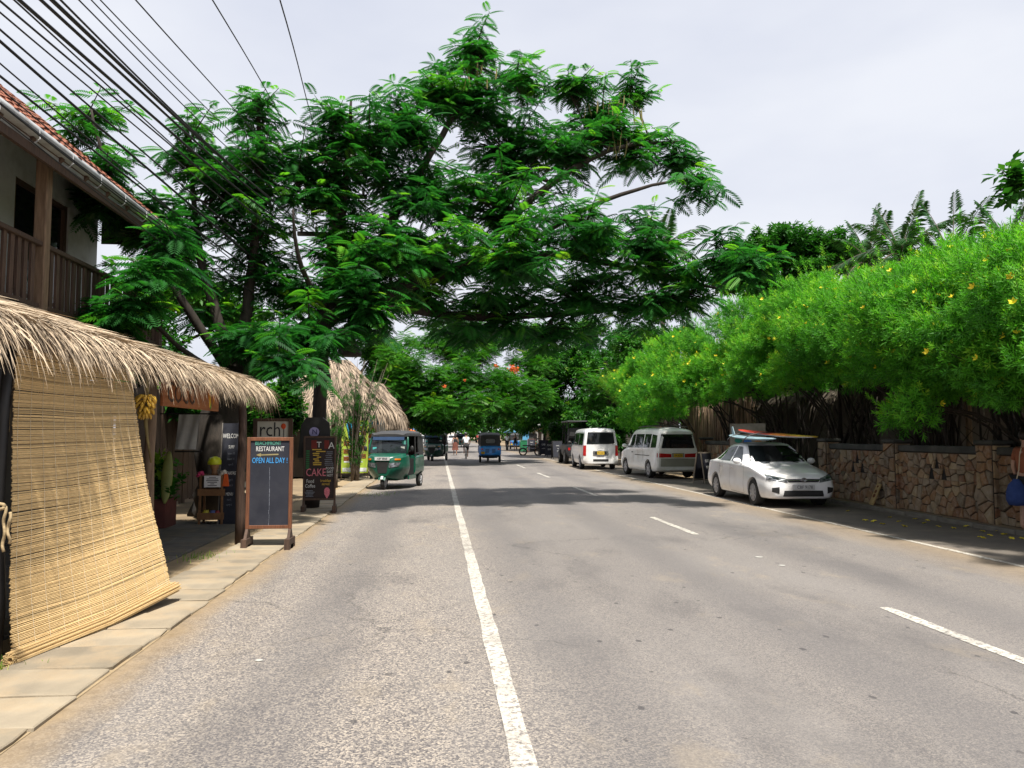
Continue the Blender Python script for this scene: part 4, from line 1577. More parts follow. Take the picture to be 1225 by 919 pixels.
# ---- dark thatched shed behind the hedge
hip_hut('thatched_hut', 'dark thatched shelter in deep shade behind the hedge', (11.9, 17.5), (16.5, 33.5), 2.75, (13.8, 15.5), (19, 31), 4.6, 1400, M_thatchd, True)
bw = thing('backdrop_wall', 'added dark backdrop wall and roof behind the hedge stems', 'building', (14.5, 9, 0))  # unseen dark backdrop, added to block sky light below the hedge
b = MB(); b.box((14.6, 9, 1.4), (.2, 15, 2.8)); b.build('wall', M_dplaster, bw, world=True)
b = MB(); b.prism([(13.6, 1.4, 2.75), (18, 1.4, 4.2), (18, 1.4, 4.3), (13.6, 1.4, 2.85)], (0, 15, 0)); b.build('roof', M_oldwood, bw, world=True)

# ---- plank leaning on the wall
pk = thing('leaning_plank', 'short yellowish wooden plank with brown marks leaning on stone wall', 'plank', (9.85, 16.85, 0))
g0, g1 = GR(1038, 611), None
M_plank = pm('plank_wood', (.42, .30, .13), (.33, .23, .1), 6, .7)
base = Vector((WX - .24, 16.85, .05)); top = Vector((WX - .06, 16.78, .53))
b = MB(); b.bar(base, top, .03, .17, up=(0, 1, 0.0001)); pkb = b.build('board', M_plank, pk, world=True, bevel=.006)
ax = (top - base).normalized(); nn = ax.cross(Vector((0, 1, 0))).normalized()
if nn.x > 0: nn = -nn
for t_, s_ in ((.42, .05), (.62, .045), (.86, .03)):
    b = MB(); c_ = base.lerp(top, t_) + nn * .017
    b.prism([c_ + ax * (s_ * math.cos(k)) + Vector((0, s_ * math.sin(k), 0)) for k in np.linspace(0, 5.4, 7)], nn * .003); b.build('painted_mark', pm('brown_mark', (.14, .05, .02), None, 6, .8), pk, world=True)

# ---- sandwich boards along the right kerb
def a_board(name, label, x, y, w_, h_, rz, frame, txt):
    t = thing(name, label, 'sign board', (x, y, 0), rz)
    for s in (-1, 1):
        rt_ = Matrix.Rotation(R(9) * s, 3, 'X')
        b_ = MB(); b_.box((0, s * .16, h_ / 2 + .03), (w_ - .08, .015, h_ - .12), rt_); pn_ = b_.build('panel', M_board, t)
        b_ = MB()
        for x_ in (-w_ / 2 + .02, w_ / 2 - .02):
            b_.box((x_, s * .16, h_ / 2), (.04, .03, h_), rt_)
        for z_ in (.13, h_ - .02):
            b_.box((0, s * (.16 - (z_ - h_ / 2) * math.tan(R(9))), z_), (w_ - .084, .028, .04), rt_)
        b_.build('frame', frame, t)
    for k, (tx_, sz, z_) in enumerate(txt):
        lettering(tx_, sz, M_chalkw, t, (0, -.178 + (z_ - h_ / 2) * math.tan(R(9)) - .0, z_), (R(81), 0, 0), squash=.75)
    return t


a_board('sandwich_board', 'black chalk sandwich board wedged between white van and car', 9.0, 25.6, .6, 1.05, R(35), pm('pale_frame', (.3, .25, .2), None, 5, .8), [('SURF', .14, .75), ('RENT', .12, .55)])
sx1 = [(666.5, 549, 'black sandwich board nearest the black jeep', [('menu', .13, .9), ('rice', .1, .7), ('curry', .1, .55)]),
       (658.5, 546.5, 'black sandwich board with white letters, second from the jeep', [('FOOD', .2, .85), ('BAR', .2, .55)]),
       (650, 545, 'black sandwich board with white letters, third from the jeep', [('OPEN', .2, .85), ('LAGOON', .12, .55)])]
for i, (px, py, lb, tx_) in enumerate(sx1):
    g = GR(px, py)
    a_board('sandwich_board', lb, g.x, g.y, .72, 1.22, R((8, -30, 10)[i]), M_black, tx_)
g = GR(636, 541.5)
a_board('sandwich_board', 'brown framed chalk menu board far down the right kerb', g.x, g.y, .75, 1.25, R(-10), M_redwood, [('menu', .16, .95), ('fish', .12, .7)])

# ---- fallen yellow flowers and litter
M_petal = pm('yellow_petal', (.62, .52, .03), (.55, .42, .02), 20, .6)
b = MB()
for k in range(5):
    a_ = k * 2 * math.pi / 5
    d_ = Vector((math.cos(a_), math.sin(a_), 0)); s_ = Vector((-math.sin(a_), math.cos(a_), 0))
    b._add([Vector((0, 0, .012)), d_ * .022 + s_ * .016 + Vector((0, 0, .02)), d_ * .046 + Vector((0, 0, .008)), d_ * .022 - s_ * .016 + Vector((0, 0, .02))], [(0, 1, 2, 3)])
b.tube([(0, 0, .012), (-.02, .012, .006), (-.045, .02, .006)], [.008, .007, .004], 5)
mef = b.mesh('fallen_flower'); mef.materials.append(M_petal)
for (cx, cy) in ((345, 658), (393, 663), (440, 678), (533, 663), (687, 657), (748, 692), (670, 672), (990, 717), (1075, 717), (982, 753), (1205, 757), (1150, 757), (480, 640), (250, 606), (900, 690), (620, 650), (1030, 740), (560, 690), (830, 700), (1110, 735)):
    p = GR(960 + cx / 4.596, 480 + cy / 4.596)
    o = mk('fallen_flower', mef, None); o.location = p; o.rotation_euler = (random.uniform(-.3, .3), random.uniform(-.3, .3), random.uniform(0, 6)); s_ = random.uniform(.9, 1.5); o.scale = (s_, s_, s_)
    tag(o, 'small yellow flower fallen on the asphalt before the stone wall', 'flower', 'yellow flowers fallen by the stone wall')
M_litter = pm('litter_paper', (.42, .41, .38), None, 8, .9)
for i, (px, py, s_, lb) in enumerate(((310, 791, .035, 'white scrap of paper lying on the left shoulder'), (908, 667, .055, 'flattened white litter near middle of right lane'), (936, 677, .05, 'pale flattened litter right of the other lane litter'), (738, 596, .06, 'tiny white litter in the tree shade on lane'))):
    p = GR(px, py)
    b = MB()
    b.prism([(p.x + s_ * math.cos(k) * random.uniform(.7, 1.1), p.y + s_ * .7 * math.sin(k) * random.uniform(.7, 1.1), .004) for k in np.linspace(0, 5.4, 8)], (0, 0, .004))
    tag(b.build('litter', M_litter), lb, 'litter')
# ================================================================== vehicles
M_white = pm('white_paint', (.80, .80, .81), (.77, .77, .78), 1.2, .22, coat=.6, dirt=(.62, .59, .55), dirt_scale=1.1)
M_pearl = pm('greyed_white_paint', (.80, .81, .79), (.74, .75, .73), 1.2, .25, coat=.5, dirt=(.5, .47, .42), dirt_scale=1.3)
M_silverg = pm('champagne_trim', (.30, .30, .25), (.25, .25, .21), 2, .35, coat=.4)
M_tint = pm('tinted_glass', (.010, .012, .013), (.014, .016, .017), 2, .03, spec=.8)
M_tint2 = glass_mat('clear_glass', (.03, .04, .045), .02, .5)
M_tyre = pm('tyre_rubber', (.016, .016, .016), (.026, .025, .023), 12, .85)
M_rim = pm('wheel_silver', (.5, .5, .51), (.38, .38, .39), 5, .35, metal=.5)
M_blackp = pm('black_plastic', (.016, .016, .017), (.024, .024, .024), 8, .55)
M_red = pm('tail_red', (.42, .012, .012), (.3, .008, .008), 8, .15, coat=.5)
M_amber = pm('lamp_amber', (.55, .17, .01), None, 8, .2, coat=.5)
M_lamp = pm('headlamp', (.30, .31, .33), (.06, .065, .07), 16, .08, metal=.5, coat=.8)
M_chrome = pm('chrome', (.6, .6, .61), None, 4, .12, metal=.9)
M_ploy = pm('plate_yellow', (.62, .40, .03), None, 3, .6)
M_plow = pm('plate_white', (.55, .55, .55), None, 3, .6)
M_seam = pm('panel_gap', (.05, .05, .05), None, 3, .8)


def crom(P, t, k=.5):
    """cardinal spline through rows P (n, ...) at parameter t"""
    n = len(P)
    i = min(int(t), n - 2)
    f = t - i
    p0, p1, p2, p3 = P[max(i - 1, 0)], P[i], P[i + 1], P[min(i + 2, n - 1)]
    m1, m2 = (p2 - p0) * k, (p3 - p1) * k
    f2, f3 = f * f, f * f * f
    return p1 * (2 * f3 - 3 * f2 + 1) + m1 * (f3 - 2 * f2 + f) + p2 * (-2 * f3 + 3 * f2) + m2 * (f3 - f2)


def section(zb, wb, zm, wm, zs, ws, zr, wr, zt):
    L = lambda a, b_, t: a + (b_ - a) * t
    return [(0, zb), (wb * .7, zb), (wb, zb + .03), (wm, zm), (L(wm, ws, .7), L(zm, zs, .7)), (ws, zs), (L(ws, wr, .5), L(zs, zr, .5)), (wr, zr), (wr * .82, L(zr, zt, .65)), (wr * .4, L(zr, zt, .95)), (0, zt)]


def loft_mesh(stations, su=4, sv=3, ku=.32, kv=.38):
    Y = np.array([s[0] for s in stations], float)
    S = np.array([s[1] for s in stations], float)
    ns, nv = S.shape[0], S.shape[1]
    rings = []
    for a in np.linspace(0, ns - 1, (ns - 1) * su + 1):
        sec = crom(S, a, ku)
        y = float(crom(Y[:, None], a, ku)[0])
        half = np.array([crom(sec, c, kv) for c in np.linspace(0, nv - 1, (nv - 1) * sv + 1)])
        ring = [(x, y, z) for x, z in half] + [(-x, y, z) for x, z in half[-2:0:-1]]
        rings.append(ring)
    b_ = MB()
    n = len(rings[0])
    vs = [p for r_ in rings for p in r_]
    fs = []
    for i in range(len(rings) - 1):
        for k in range(n):
            k2 = (k + 1) % n
            fs.append((i * n + k, i * n + k2, (i + 1) * n + k2, (i + 1) * n + k))
    fs.append(tuple(range(n - 1, -1, -1)))
    q = (len(rings) - 1) * n
    fs.append(tuple(q + k for k in range(n)))
    b_._add(vs, fs)
    return b_


class Body:
    def __init__(s, root, stations, mat, arches=(), name='body', **kw):
        s.root = root
        b_ = loft_mesh(stations, **kw)
        me = b_.mesh(name, smooth=True)
        bm = bmesh.new(); bm.from_mesh(me)
        bmesh.ops.recalc_face_normals(bm, faces=bm.faces)
        s.bvh = BVHTree.FromBMesh(bm)
        bm.to_mesh(me); bm.free()
        if arches:
            o = bpy.data.objects.new('tmp', me); COL.objects.link(o)
            cuts = []
            for (x, y, z, r_, w_) in arches:
                c_ = MB(); c_.lathe([(r_, -w_ / 2), (r_, w_ / 2)], 28, (x, y, z), Matrix.Rotation(R(90), 3, 'Y'))
                co = bpy.data.objects.new('cut', c_.mesh('cut')); COL.objects.link(co); cuts.append(co)
                md = o.modifiers.new('b', 'BOOLEAN'); md.object = co; md.operation = 'DIFFERENCE'; md.solver = 'EXACT'
            me = evaluated(o)
            for co in cuts:
                bpy.data.objects.remove(co)
            me.materials.clear()
        me.polygons.foreach_set('use_smooth', [True] * len(me.polygons))
        me.set_sharp_from_angle(angle=R(38))
        s.o = mk(name, me, mat, root)

    def put(s, name, mat, pts, d, off=.004, nx=8, ny=5, parent=None, thick=0.0):
        """project a four-cornered outline along d onto the body: a pane, lamp or trim piece lying on it"""
        d = Vector(d).normalized()
        p = [Vector(q) for q in pts]
        rows = []
        for j in range(ny + 1):
            row = []
            for i in range(nx + 1):
                a = p[0].lerp(p[1], i / nx); c_ = p[3].lerp(p[2], i / nx)
                q = a.lerp(c_, j / ny)
                hit = s.bvh.ray_cast(q - d * 3, d)
                if hit[0] is None:
                    hit = s.bvh.find_nearest(q)
                row.append(hit[0] - d * .0 + hit[1] * off)
            rows.append(row)
        b_ = MB()
        b_.sheet(rows)
        me = b_.mesh(name, smooth=True)
        return mk(name, me, mat, parent or s.root)

    def both(s, name, mat, yz, off=.004, nx=6, ny=4, parent=None):
        out = []
        for sg_ in (1, -1):
            out.append(s.put(name, mat, [(sg_ * 1.5, y, z) for y, z in yz], (-sg_, 0, 0), off, nx, ny, parent))
        return out

    def end(s, name, mat, xz, front=True, off=.004, nx=8, ny=4, y0=0, parent=None):
        d = (0, 1, 0) if front else (0, -1, 0)
        return s.put(name, mat, [(x, y0, z) for x, z in xz], d, off, nx, ny, parent)


def wheel(root, x, y, r_, w_, spokes=9, rim=M_rim, side=None):
    sgn = 1 if (side if side is not None else x) > 0 else -1
    rt_ = Matrix.Rotation(R(90) * sgn, 3, 'Y')
    b_ = MB()
    b_.lathe([(r_ * .62, -w_ / 2), (r_ * .93, -w_ / 2), (r_, -w_ * .3), (r_, w_ * .3), (r_ * .93, w_ / 2), (r_ * .66, w_ / 2), (r_ * .64, w_ * .34), (r_ * .2, w_ * .3)], 26, (x, y, r_), rt_)
    t = b_.build('wheel', M_tyre, root, smooth=True, auto=45)
    b_ = MB()
    b_.lathe([(r_ * .66, w_ * .30), (r_ * .665, w_ * .46), (r_ * .6, w_ * .47), (r_ * .58, w_ * .36)], 26, (x, y, r_), rt_)
    b_.lathe([(r_ * .2, w_ * .3), (r_ * .19, w_ * .46), (r_ * .05, w_ * .5)], 14, (x, y, r_), rt_)
    for k in range(spokes):
        a = 2 * math.pi * k / spokes
        p0_ = rt_ @ Vector((r_ * .15 * math.cos(a), r_ * .15 * math.sin(a), w_ * .43)); p1_ = rt_ @ Vector((r_ * .62 * math.cos(a), r_ * .62 * math.sin(a), w_ * .42))
        c_ = Vector((x, y, r_))
        b_.bar(c_ + p0_, c_ + p1_, r_ * .105, .03, up=(sgn, 0, .001))
    b_.build('rim', rim, t)
    return t


def seam(bd, pts, w_=.008):
    for sg_ in (1, -1):
        for (y0, z0), (y1, z1) in zip(pts[:-1], pts[1:]):
            dy, dz = y1 - y0, z1 - z0
            L = math.hypot(dy, dz); ny, nz = -dz / L * w_ / 2, dy / L * w_ / 2
            bd.put('panel_gap', M_seam, [(sg_ * 1.5, y0 + ny, z0 + nz), (sg_ * 1.5, y1 + ny, z1 + nz), (sg_ * 1.5, y1 - ny, z1 - nz), (sg_ * 1.5, y0 - ny, z0 - nz)], (-sg_, 0, 0), .0025, 8, 1)


def mirror(root, x, y, z, mat):
    for s in (-1, 1):
        b_ = MB(); b_.ball((s * x, y, z), (.105, .06, .075), 10, 7); b_.bar((s * (x - .13), y + .03, z - .05), (s * (x - .05), y, z - .04), .04, .04)
        b_.build('mirror', mat, root, smooth=True)


# ---- white sedan
car = thing('car', 'white sedan parked by the stone wall with surfboards on its roof', 'car', (8.12, 16.6, 0), R(-1.5))
S = section
st_ = [(0.00, S(.30, .50, .42, .56, .56, .52, .60, .40, .62)),
       (0.05, S(.22, .62, .42, .70, .62, .66, .665, .46, .69)),
       (0.22, S(.20, .74, .44, .80, .69, .765, .745, .55, .765)),
       (0.62, S(.19, .78, .46, .84, .79, .80, .85, .60, .875)),
       (1.10, S(.19, .79, .48, .845, .88, .81, .935, .64, .965)),
       (1.36, S(.19, .79, .48, .845, .905, .815, 1.045, .665, 1.09)),
       (1.92, S(.19, .79, .48, .845, .93, .82, 1.36, .575, 1.425)),
       (2.45, S(.19, .79, .48, .845, .945, .82, 1.395, .57, 1.465)),
       (3.00, S(.19, .79, .48, .845, .955, .82, 1.36, .555, 1.425)),
       (3.62, S(.20, .79, .48, .84, .965, .80, 1.08, .63, 1.12)),
       (3.85, S(.21, .78, .48, .835, .96, .785, 1.005, .62, 1.03)),
       (4.18, S(.24, .74, .48, .81, .935, .74, .975, .58, 1.0)),
       (4.32, S(.30, .66, .50, .74, .86, .69, .91, .52, .93)),
       (4.37, S(.38, .56, .52, .62, .76, .58, .80, .42, .82))]
RW = .31
arch = [(s * .8, y, RW, .355, .5) for s in (-1, 1) for y in (.86, 3.46)]
B = Body(car, st_, M_white, arch)
b = MB(); b.box((0, 2.1, .32), (1.42, 3.3, .2)); b.build('underbody', M_blackp, car)
for s in (-1, 1):
    for y in (.86, 3.46):
        wheel(car, s * .735, y, RW, .19, 9)
for yz in ([(1.62, .965), (2.33, .985), (2.31, 1.36), (2.02, 1.345)], [(2.40, .985), (3.13, .99), (2.93, 1.33), (2.38, 1.362)], [(3.16, 1.0), (3.46, 1.01), (3.22, 1.17), (2.98, 1.31)]):
    B.both('side_window', M_tint2 if yz[0][0] < 3 else M_tint, yz, .005)
B.end('windscreen', M_tint, [(-.70, 1.0), (.70, 1.0), (.53, 1.375), (-.53, 1.375)], True, .006, 12, 8, y0=-.5)
B.end('rear_window', M_tint, [(-.62, 1.09), (.62, 1.09), (.5, 1.36), (-.5, 1.36)], False, .006, 10, 6, y0=5)
for s in (-1, 1):
    hl = B.put('headlight', M_lamp, [(s * .36, 0, .575), (s * .77, 0, .63), (s * .75, 0, .745), (s * .40, 0, .67)], (0, 1, 0), .008, 8, 4)
    B.put('headlight_lens', M_tint2, [(s * .52, 0, .635), (s * .66, 0, .655), (s * .66, 0, .70), (s * .54, 0, .675)], (0, 1, 0), .012, 4, 3, parent=hl)
    B.put('fog_recess', M_blackp, [(s * .55, 0, .33), (s * .70, 0, .37), (s * .70, 0, .46), (s * .55, 0, .48)], (0, 1, 0), .005, 4, 3)
    B.put('tail_light', M_red, [(s * .45, 5, .70), (s * .72, 5, .72), (s * .70, 5, .84), (s * .46, 5, .82)], (0, -1, 0), .008, 6, 4)
B.end('grille', M_blackp, [(-.34, .585), (.34, .585), (.40, .655), (-.40, .655)], True, .006, 12, 3)
B.end('chrome_bar', M_chrome, [(-.36, .615), (.36, .615), (.38, .638), (-.38, .638)], True, .012, 14, 2)
B.end('lower_intake', M_blackp, [(-.47, .27), (.47, .27), (.44, .40), (-.44, .40)], True, .006, 12, 3)
b = MB()
for s_, rx_, rz_ in ((0, .062, .042), (0, .028, .042)):
    pts = [(rx_ * math.cos(a), -.03, .64 + rz_ * math.sin(a)) for a in np.linspace(0, 2 * math.pi, 17)]
    b.tube(pts, .007, 5, cap=False)
b.tube([(.05 * math.cos(a), -.03, .655 + .016 * math.sin(a)) for a in np.linspace(0, 2 * math.pi, 13)], .006, 5, cap=False)
b.build('emblem', M_chrome, car)
b = MB(); b.box((0, -.018, .475), (.50, .02, .115)); npl = b.build('number_plate', M_plow, car, bevel=.003)
lettering('CBF 9178', .10, M_ink, npl, (.02, -.0305, .474), FR, squash=.9, depth=.001)
seam(B, [(1.46, .94), (1.42, .6), (1.46, .24)]); seam(B, [(2.36, .98), (2.36, .26), (1.5, .24)]); seam(B, [(3.2, .98), (3.12, .7), (3.0, .52)])
for y, z in ((2.2, .83), (3.0, .85)):
    B.both('door_handle', M_chrome, [(y - .09, z - .018), (y + .09, z - .018), (y + .09, z + .018), (y - .09, z + .018)], .02)
mirror(car, .93, 1.58, 1.01, M_white)
for s in (-1, 1):
    b = MB(); b.tube([(s * .12 + .28 * s, 1.12, .985), (s * .05 + .05, 1.2, 1.03)], .008, 5); b.build('wiper', M_blackp, car)

# surfboards strapped across the roof
cx, cy = 8.42, 16.98
surfboard('surfboard', 'pale blue-grey surfboard strapped on car roof with its fin up', (7.82, 17.45, 1.51), (7.72, 19.8, 1.60), .55, (0, 0, 1), [pm('blue_foam', (.26, .37, .42), (.2, .3, .35), 3, .4), M_black], fins=True)
rb = surfboard('surfboard', 'red and yellow surfboard lying on top of the pale one', (8.6, 16.95, 1.55), (7.85, 19.55, 1.73), .6, (0, 0, 1), [pm('red_foam', (.5, .05, .03), (.42, .04, .025), 3, .35), pm('orange_foam', (.6, .2, .03), None, 3, .35), pm('yellow_foam', (.55, .38, .04), None, 3, .35), pm('pale_foam', (.45, .47, .48), None, 3, .4)], stripe=lambda t, w_: (1 if w_ > .62 else 2) if t < .34 else (0 if t > .45 else 1), fins=False)
for y in (18.25, 19.3):
    b = MB(); b.tube([(8.12 + .72 * math.cos(a), y, 1.30 + .40 * max(0, math.sin(a)) ** .5) for a in np.linspace(.15, math.pi - .15, 15)], .014, 5)
    tag(b.build('roof_strap', M_black, smooth=True), 'black strap over surfboards, %s of the two' % ('front' if y < 19 else 'rear'), 'strap', 'straps on the car roof')

# ---- vans
def van_glass(B_, lst, mat=M_tint):
    for yz in lst:
        B_.both('side_window', mat, yz, .005, 8, 5)


van = thing('van', 'white high-sided minivan with wide tail lamps and dark rear glass', 'van', (8.54, 32.7, 0), R(180 + 4))
st_ = [(0.00, S(.34, .52, .5, .60, .68, .58, .74, .46, .77)),
       (0.06, S(.26, .66, .5, .74, .78, .70, .84, .52, .88)),
       (0.35, S(.24, .78, .5, .83, .92, .79, .98, .62, 1.03)),
       (0.75, S(.24, .80, .5, .85, 1.02, .81, 1.12, .68, 1.17)),
       (1.60, S(.24, .80, .5, .85, 1.08, .82, 1.74, .66, 1.86)),
       (2.30, S(.24, .80, .5, .85, 1.08, .82, 1.78, .67, 1.92)),
       (3.60, S(.24, .80, .5, .85, 1.08, .82, 1.79, .67, 1.93)),
       (4.40, S(.25, .80, .5, .85, 1.08, .81, 1.75, .66, 1.88)),
       (4.62, S(.28, .78, .5, .82, 1.08, .79, 1.66, .64, 1.78)),
       (4.70, S(.34, .70, .5, .76, 1.05, .74, 1.50, .60, 1.60))]
RW = .33
B = Body(van, st_, M_pearl, [(s * .8, y, RW, .385, .5) for s in (-1, 1) for y in (.95, 3.75)])
b = MB(); b.box((0, 2.3, .36), (1.4, 3.6, .22)); b.build('underbody', M_blackp, van)
for s in (-1, 1):
    for y in (.95, 3.75):
        wheel(van, s * .74, y, RW, .2, 6)
van_glass(B, [[(1.15, 1.12), (2.0, 1.13), (2.0, 1.66), (1.62, 1.64)], [(2.1, 1.13), (3.05, 1.14), (3.05, 1.67), (2.1, 1.67)], [(3.15, 1.14), (3.85, 1.15), (3.85, 1.67), (3.15, 1.67)], [(3.95, 1.15), (4.5, 1.16), (4.44, 1.62), (3.95, 1.66)]])
B.end('rear_window', M_tint, [(-.74, 1.14), (.74, 1.14), (.62, 1.66), (-.62, 1.66)], False, .008, 12, 6, y0=6)
B.end('windscreen', M_tint, [(-.7, 1.2), (.7, 1.2), (.58, 1.72), (-.58, 1.72)], True, .008, 12, 6, y0=-1)
for s in (-1, 1):
    B.put('tail_light', M_red, [(s * .26, 6, .80), (s * .80, 6, .80), (s * .79, 6, .96), (s * .26, 6, .93)], (0, -1, 0), .01, 8, 3)
    B.put('headlight', M_lamp, [(s * .36, -1, .66), (s * .7, -1, .72), (s * .68, -1, .84), (s * .4, -1, .80)], (0, 1, 0), .01, 6, 4)
B.end('tailgate_trim', M_silverg, [(-.78, .46), (.78, .46), (.79, .76), (-.79, .76)], False, .006, 12, 3, y0=6)
rp_ = B.end('plate_recess', M_silverg, [(-.24, .80), (.24, .80), (.24, .96), (-.24, .96)], False, .012, 6, 3, y0=6)
b = MB(); b.box((0, 4.73, .87), (.34, .02, .13)); npl = b.build('number_plate', M_ploy, van)
lettering('PA 4178', .09, M_ink, npl, (0, 4.742, .87), (R(90), 0, R(180)), squash=.9, depth=.001)
B.end('bumper', M_pearl, [(-.8, .34), (.8, .34), (.8, .45), (-.8, .45)], False, .03, 14, 3, y0=6)
B.both('slide_rail', M_blackp, [(2.2, .84), (3.9, .84), (3.9, .865), (2.2, .865)], .006, 12, 2)
seam(B, [(2.05, 1.7), (2.05, .4)]); seam(B, [(1.1, 1.1), (1.25, .5)]); seam(B, [(3.1, 1.1), (3.1, .6)])
B.both('door_handle', M_blackp, [(1.8, .93), (1.98, .93), (1.98, .97), (1.8, .97)], .018, 3, 2)
mirror(van, .93, 1.15, 1.2, M_pearl)
b = MB(); b.lathe([(.11, 0), (.11, .006)], 16, (.33, 4.62, 1.48), Matrix.Rotation(R(-78), 3, 'X')); b.build('sticker', M_plow, van)
for s in (-1, 1):
    b = MB(); b.tube([(s * .55, 1.9, 1.94), (s * .56, 3.2, 1.985), (s * .55, 4.3, 1.94)], .02, 6); b.build('roof_rail', M_blackp, van)
b = MB()
for k in range(5):
    b.tube([(-.5, 2.2 + k * .4, 2.0), (.5, 2.2 + k * .4, 2.0)], .012, 5)
b.build('roof_rack', M_blackp, van)

van2 = thing('van', 'boxy white van with tall red tail lamps parked behind the minivan', 'van', (7.76, 40.3, 0), R(180 - 2.5))
st_ = [(0.00, S(.36, .56, .6, .66, .80, .64, .92, .50, .98)),
       (0.06, S(.26, .70, .6, .78, .92, .74, 1.06, .56, 1.12)),
       (0.30, S(.24, .78, .6, .83, 1.02, .80, 1.2, .66, 1.26)),
       (0.95, S(.24, .79, .6, .845, 1.1, .82, 1.74, .68, 1.86)),
       (1.60, S(.24, .79, .6, .845, 1.1, .83, 1.83, .70, 1.95)),
       (3.30, S(.24, .79, .6, .845, 1.1, .83, 1.85, .70, 1.97)),
       (4.45, S(.25, .79, .6, .845, 1.1, .82, 1.84, .70, 1.96)),
       (4.64, S(.28, .78, .6, .83, 1.1, .81, 1.80, .68, 1.91)),
       (4.70, S(.33, .74, .6, .80, 1.08, .78, 1.72, .65, 1.80))]
B = Body(van2, st_, M_white, [(s * .8, y, RW, .385, .5) for s in (-1, 1) for y in (1.0, 3.6)])
b = MB(); b.box((0, 2.3, .36), (1.4, 3.6, .22)); b.build('underbody', M_blackp, van2)
for s in (-1, 1):
    for y in (1.0, 3.6):
        wheel(van2, s * .74, y, RW, .2, 8)
van_glass(B, [[(.75, 1.14), (1.5, 1.15), (1.5, 1.7), (1.05, 1.68)], [(1.6, 1.15), (3.0, 1.15), (3.0, 1.72), (1.6, 1.72)], [(3.1, 1.15), (4.45, 1.15), (4.42, 1.7), (3.1, 1.72)]])
B.end('rear_window', M_tint, [(-.66, 1.2), (.66, 1.2), (.60, 1.76), (-.60, 1.76)], False, .008, 12, 6, y0=6)
for s in (-1, 1):
    B.put('tail_light', M_red, [(s * .69, 6, .66), (s * .82, 6, .66), (s * .80, 6, 1.14), (s * .68, 6, 1.14)], (0, -1, 0), .012, 4, 6)
b = MB(); b.box((0, 4.72, .79), (.72, .02, .2)); b.build('plate_recess', M_chrome, van2, bevel=.02)
b = MB(); b.box((0, 4.735, .79), (.56, .02, .15)); b.build('plate_backing', M_blackp, van2, bevel=.02)
b = MB(); b.box((0, 4.75, .79), (.34, .016, .15)); npl = b.build('number_plate', M_ploy, van2)
lettering('PH 2461', .09, M_ink, npl, (0, 4.76, .79), (R(90), 0, R(180)), squash=.9, depth=.001)
B.end('bumper', M_white, [(-.8, .32), (.8, .32), (.8, .56), (-.8, .56)], False, .03, 14, 3, y0=6)
B.end('bumper_slot', M_blackp, [(-.36, .40), (.36, .40), (.36, .50), (-.36, .50)], False, .036, 6, 2, y0=6)
seam(B, [(1.55, 1.72), (1.55, .4)]); seam(B, [(3.05, 1.1), (3.05, .5)])
mirror(van2, .97, .8, 1.25, M_blackp)
b = MB(); b.box((.22, 4.7, 1.62), (.2, .012, .2)); b.build('sticker', M_plow, van2)
b = MB(); b.tube([(-.1, 4.745, .99), (.0, 4.75, 1.02), (.1, 4.745, .99)], .01, 5); b.build('emblem', M_chrome, van2)

# ---- black open safari jeep
jp = thing('jeep', 'black open-sided safari jeep with flat canopy ahead of the boxy van', 'jeep', (8.05, 46.3, 0), R(178))
M_jeep = pm('matt_black_paint', (.014, .015, .017), (.022, .023, .025), 3, .4)
st_ = [(0, S(.45, .6, .6, .66, .82, .64, .9, .55, .93)), (.1, S(.42, .7, .6, .76, .95, .74, 1.0, .62, 1.03)), (1.1, S(.42, .72, .6, .78, 1.0, .76, 1.05, .66, 1.08)), (1.3, S(.42, .74, .6, .82, 1.05, .8, 1.1, .7, 1.13)), (3.7, S(.42, .74, .6, .82, 1.05, .8, 1.1, .7, 1.12)), (3.85, S(.46, .72, .6, .8, 1.02, .78, 1.06, .68, 1.08))]
B = Body(jp, st_, M_jeep, [(s * .8, y, .38, .44, .5) for s in (-1, 1) for y in (.75, 3.1)], ku=.1, kv=.15)
for s in (-1, 1):
    for y in (.75, 3.1):
        wheel(jp, s * .76, y, .38, .24, 5)
    for y in (1.3, 2.5, 3.75):
        b = MB(); b.tube([(s * .74, y, 1.08), (s * .7, y + (-.0 if y > 1.5 else .25), 2.35)], .028, 6); b.build('canopy_post', M_jeep, jp)
    B.put('tail_light', M_red, [(s * .62, 6, .78), (s * .74, 6, .78), (s * .74, 6, .92), (s * .62, 6, .92)], (0, -1, 0), .01, 3, 3)
b = MB(); b.box((0, 2.6, 2.38), (1.62, 2.7, .08)); b.build('canopy', M_jeep, jp, bevel=.03)
b = MB(); b.bar((-.7, 1.38, 1.12), (.7, 1.38, 1.12), .05, .05); b.bar((-.68, 1.55, 1.75), (.68, 1.55, 1.75), .05, .05); b.build('windscreen_frame', M_jeep, jp)
for y, z in ((1.9, 1.15), (2.7, 1.35), (3.45, 1.5)):
    b = MB(); b.box((0, y, z), (1.3, .4, .1)); b.box((0, y + .2, z + .28), (1.3, .09, .5)); b.build('seat', M_blackp, jp, bevel=.03)
b = MB(); b.lathe([(.2, -.1), (.36, -.1), (.38, 0), (.36, .1), (.2, .1)], 20, (0, 3.97, .95), Matrix.Rotation(R(90), 3, 'X')); b.build('spare_wheel', M_tyre, jp, smooth=True)
b = MB(); b.box((0, 3.9, .5), (1.5, .1, .12)); b.build('bumper', M_jeep, jp)
b = MB(); b.box((-.66, 3.905, .76), (.22, .012, .3)); b.build('sticker', M_plow, jp)

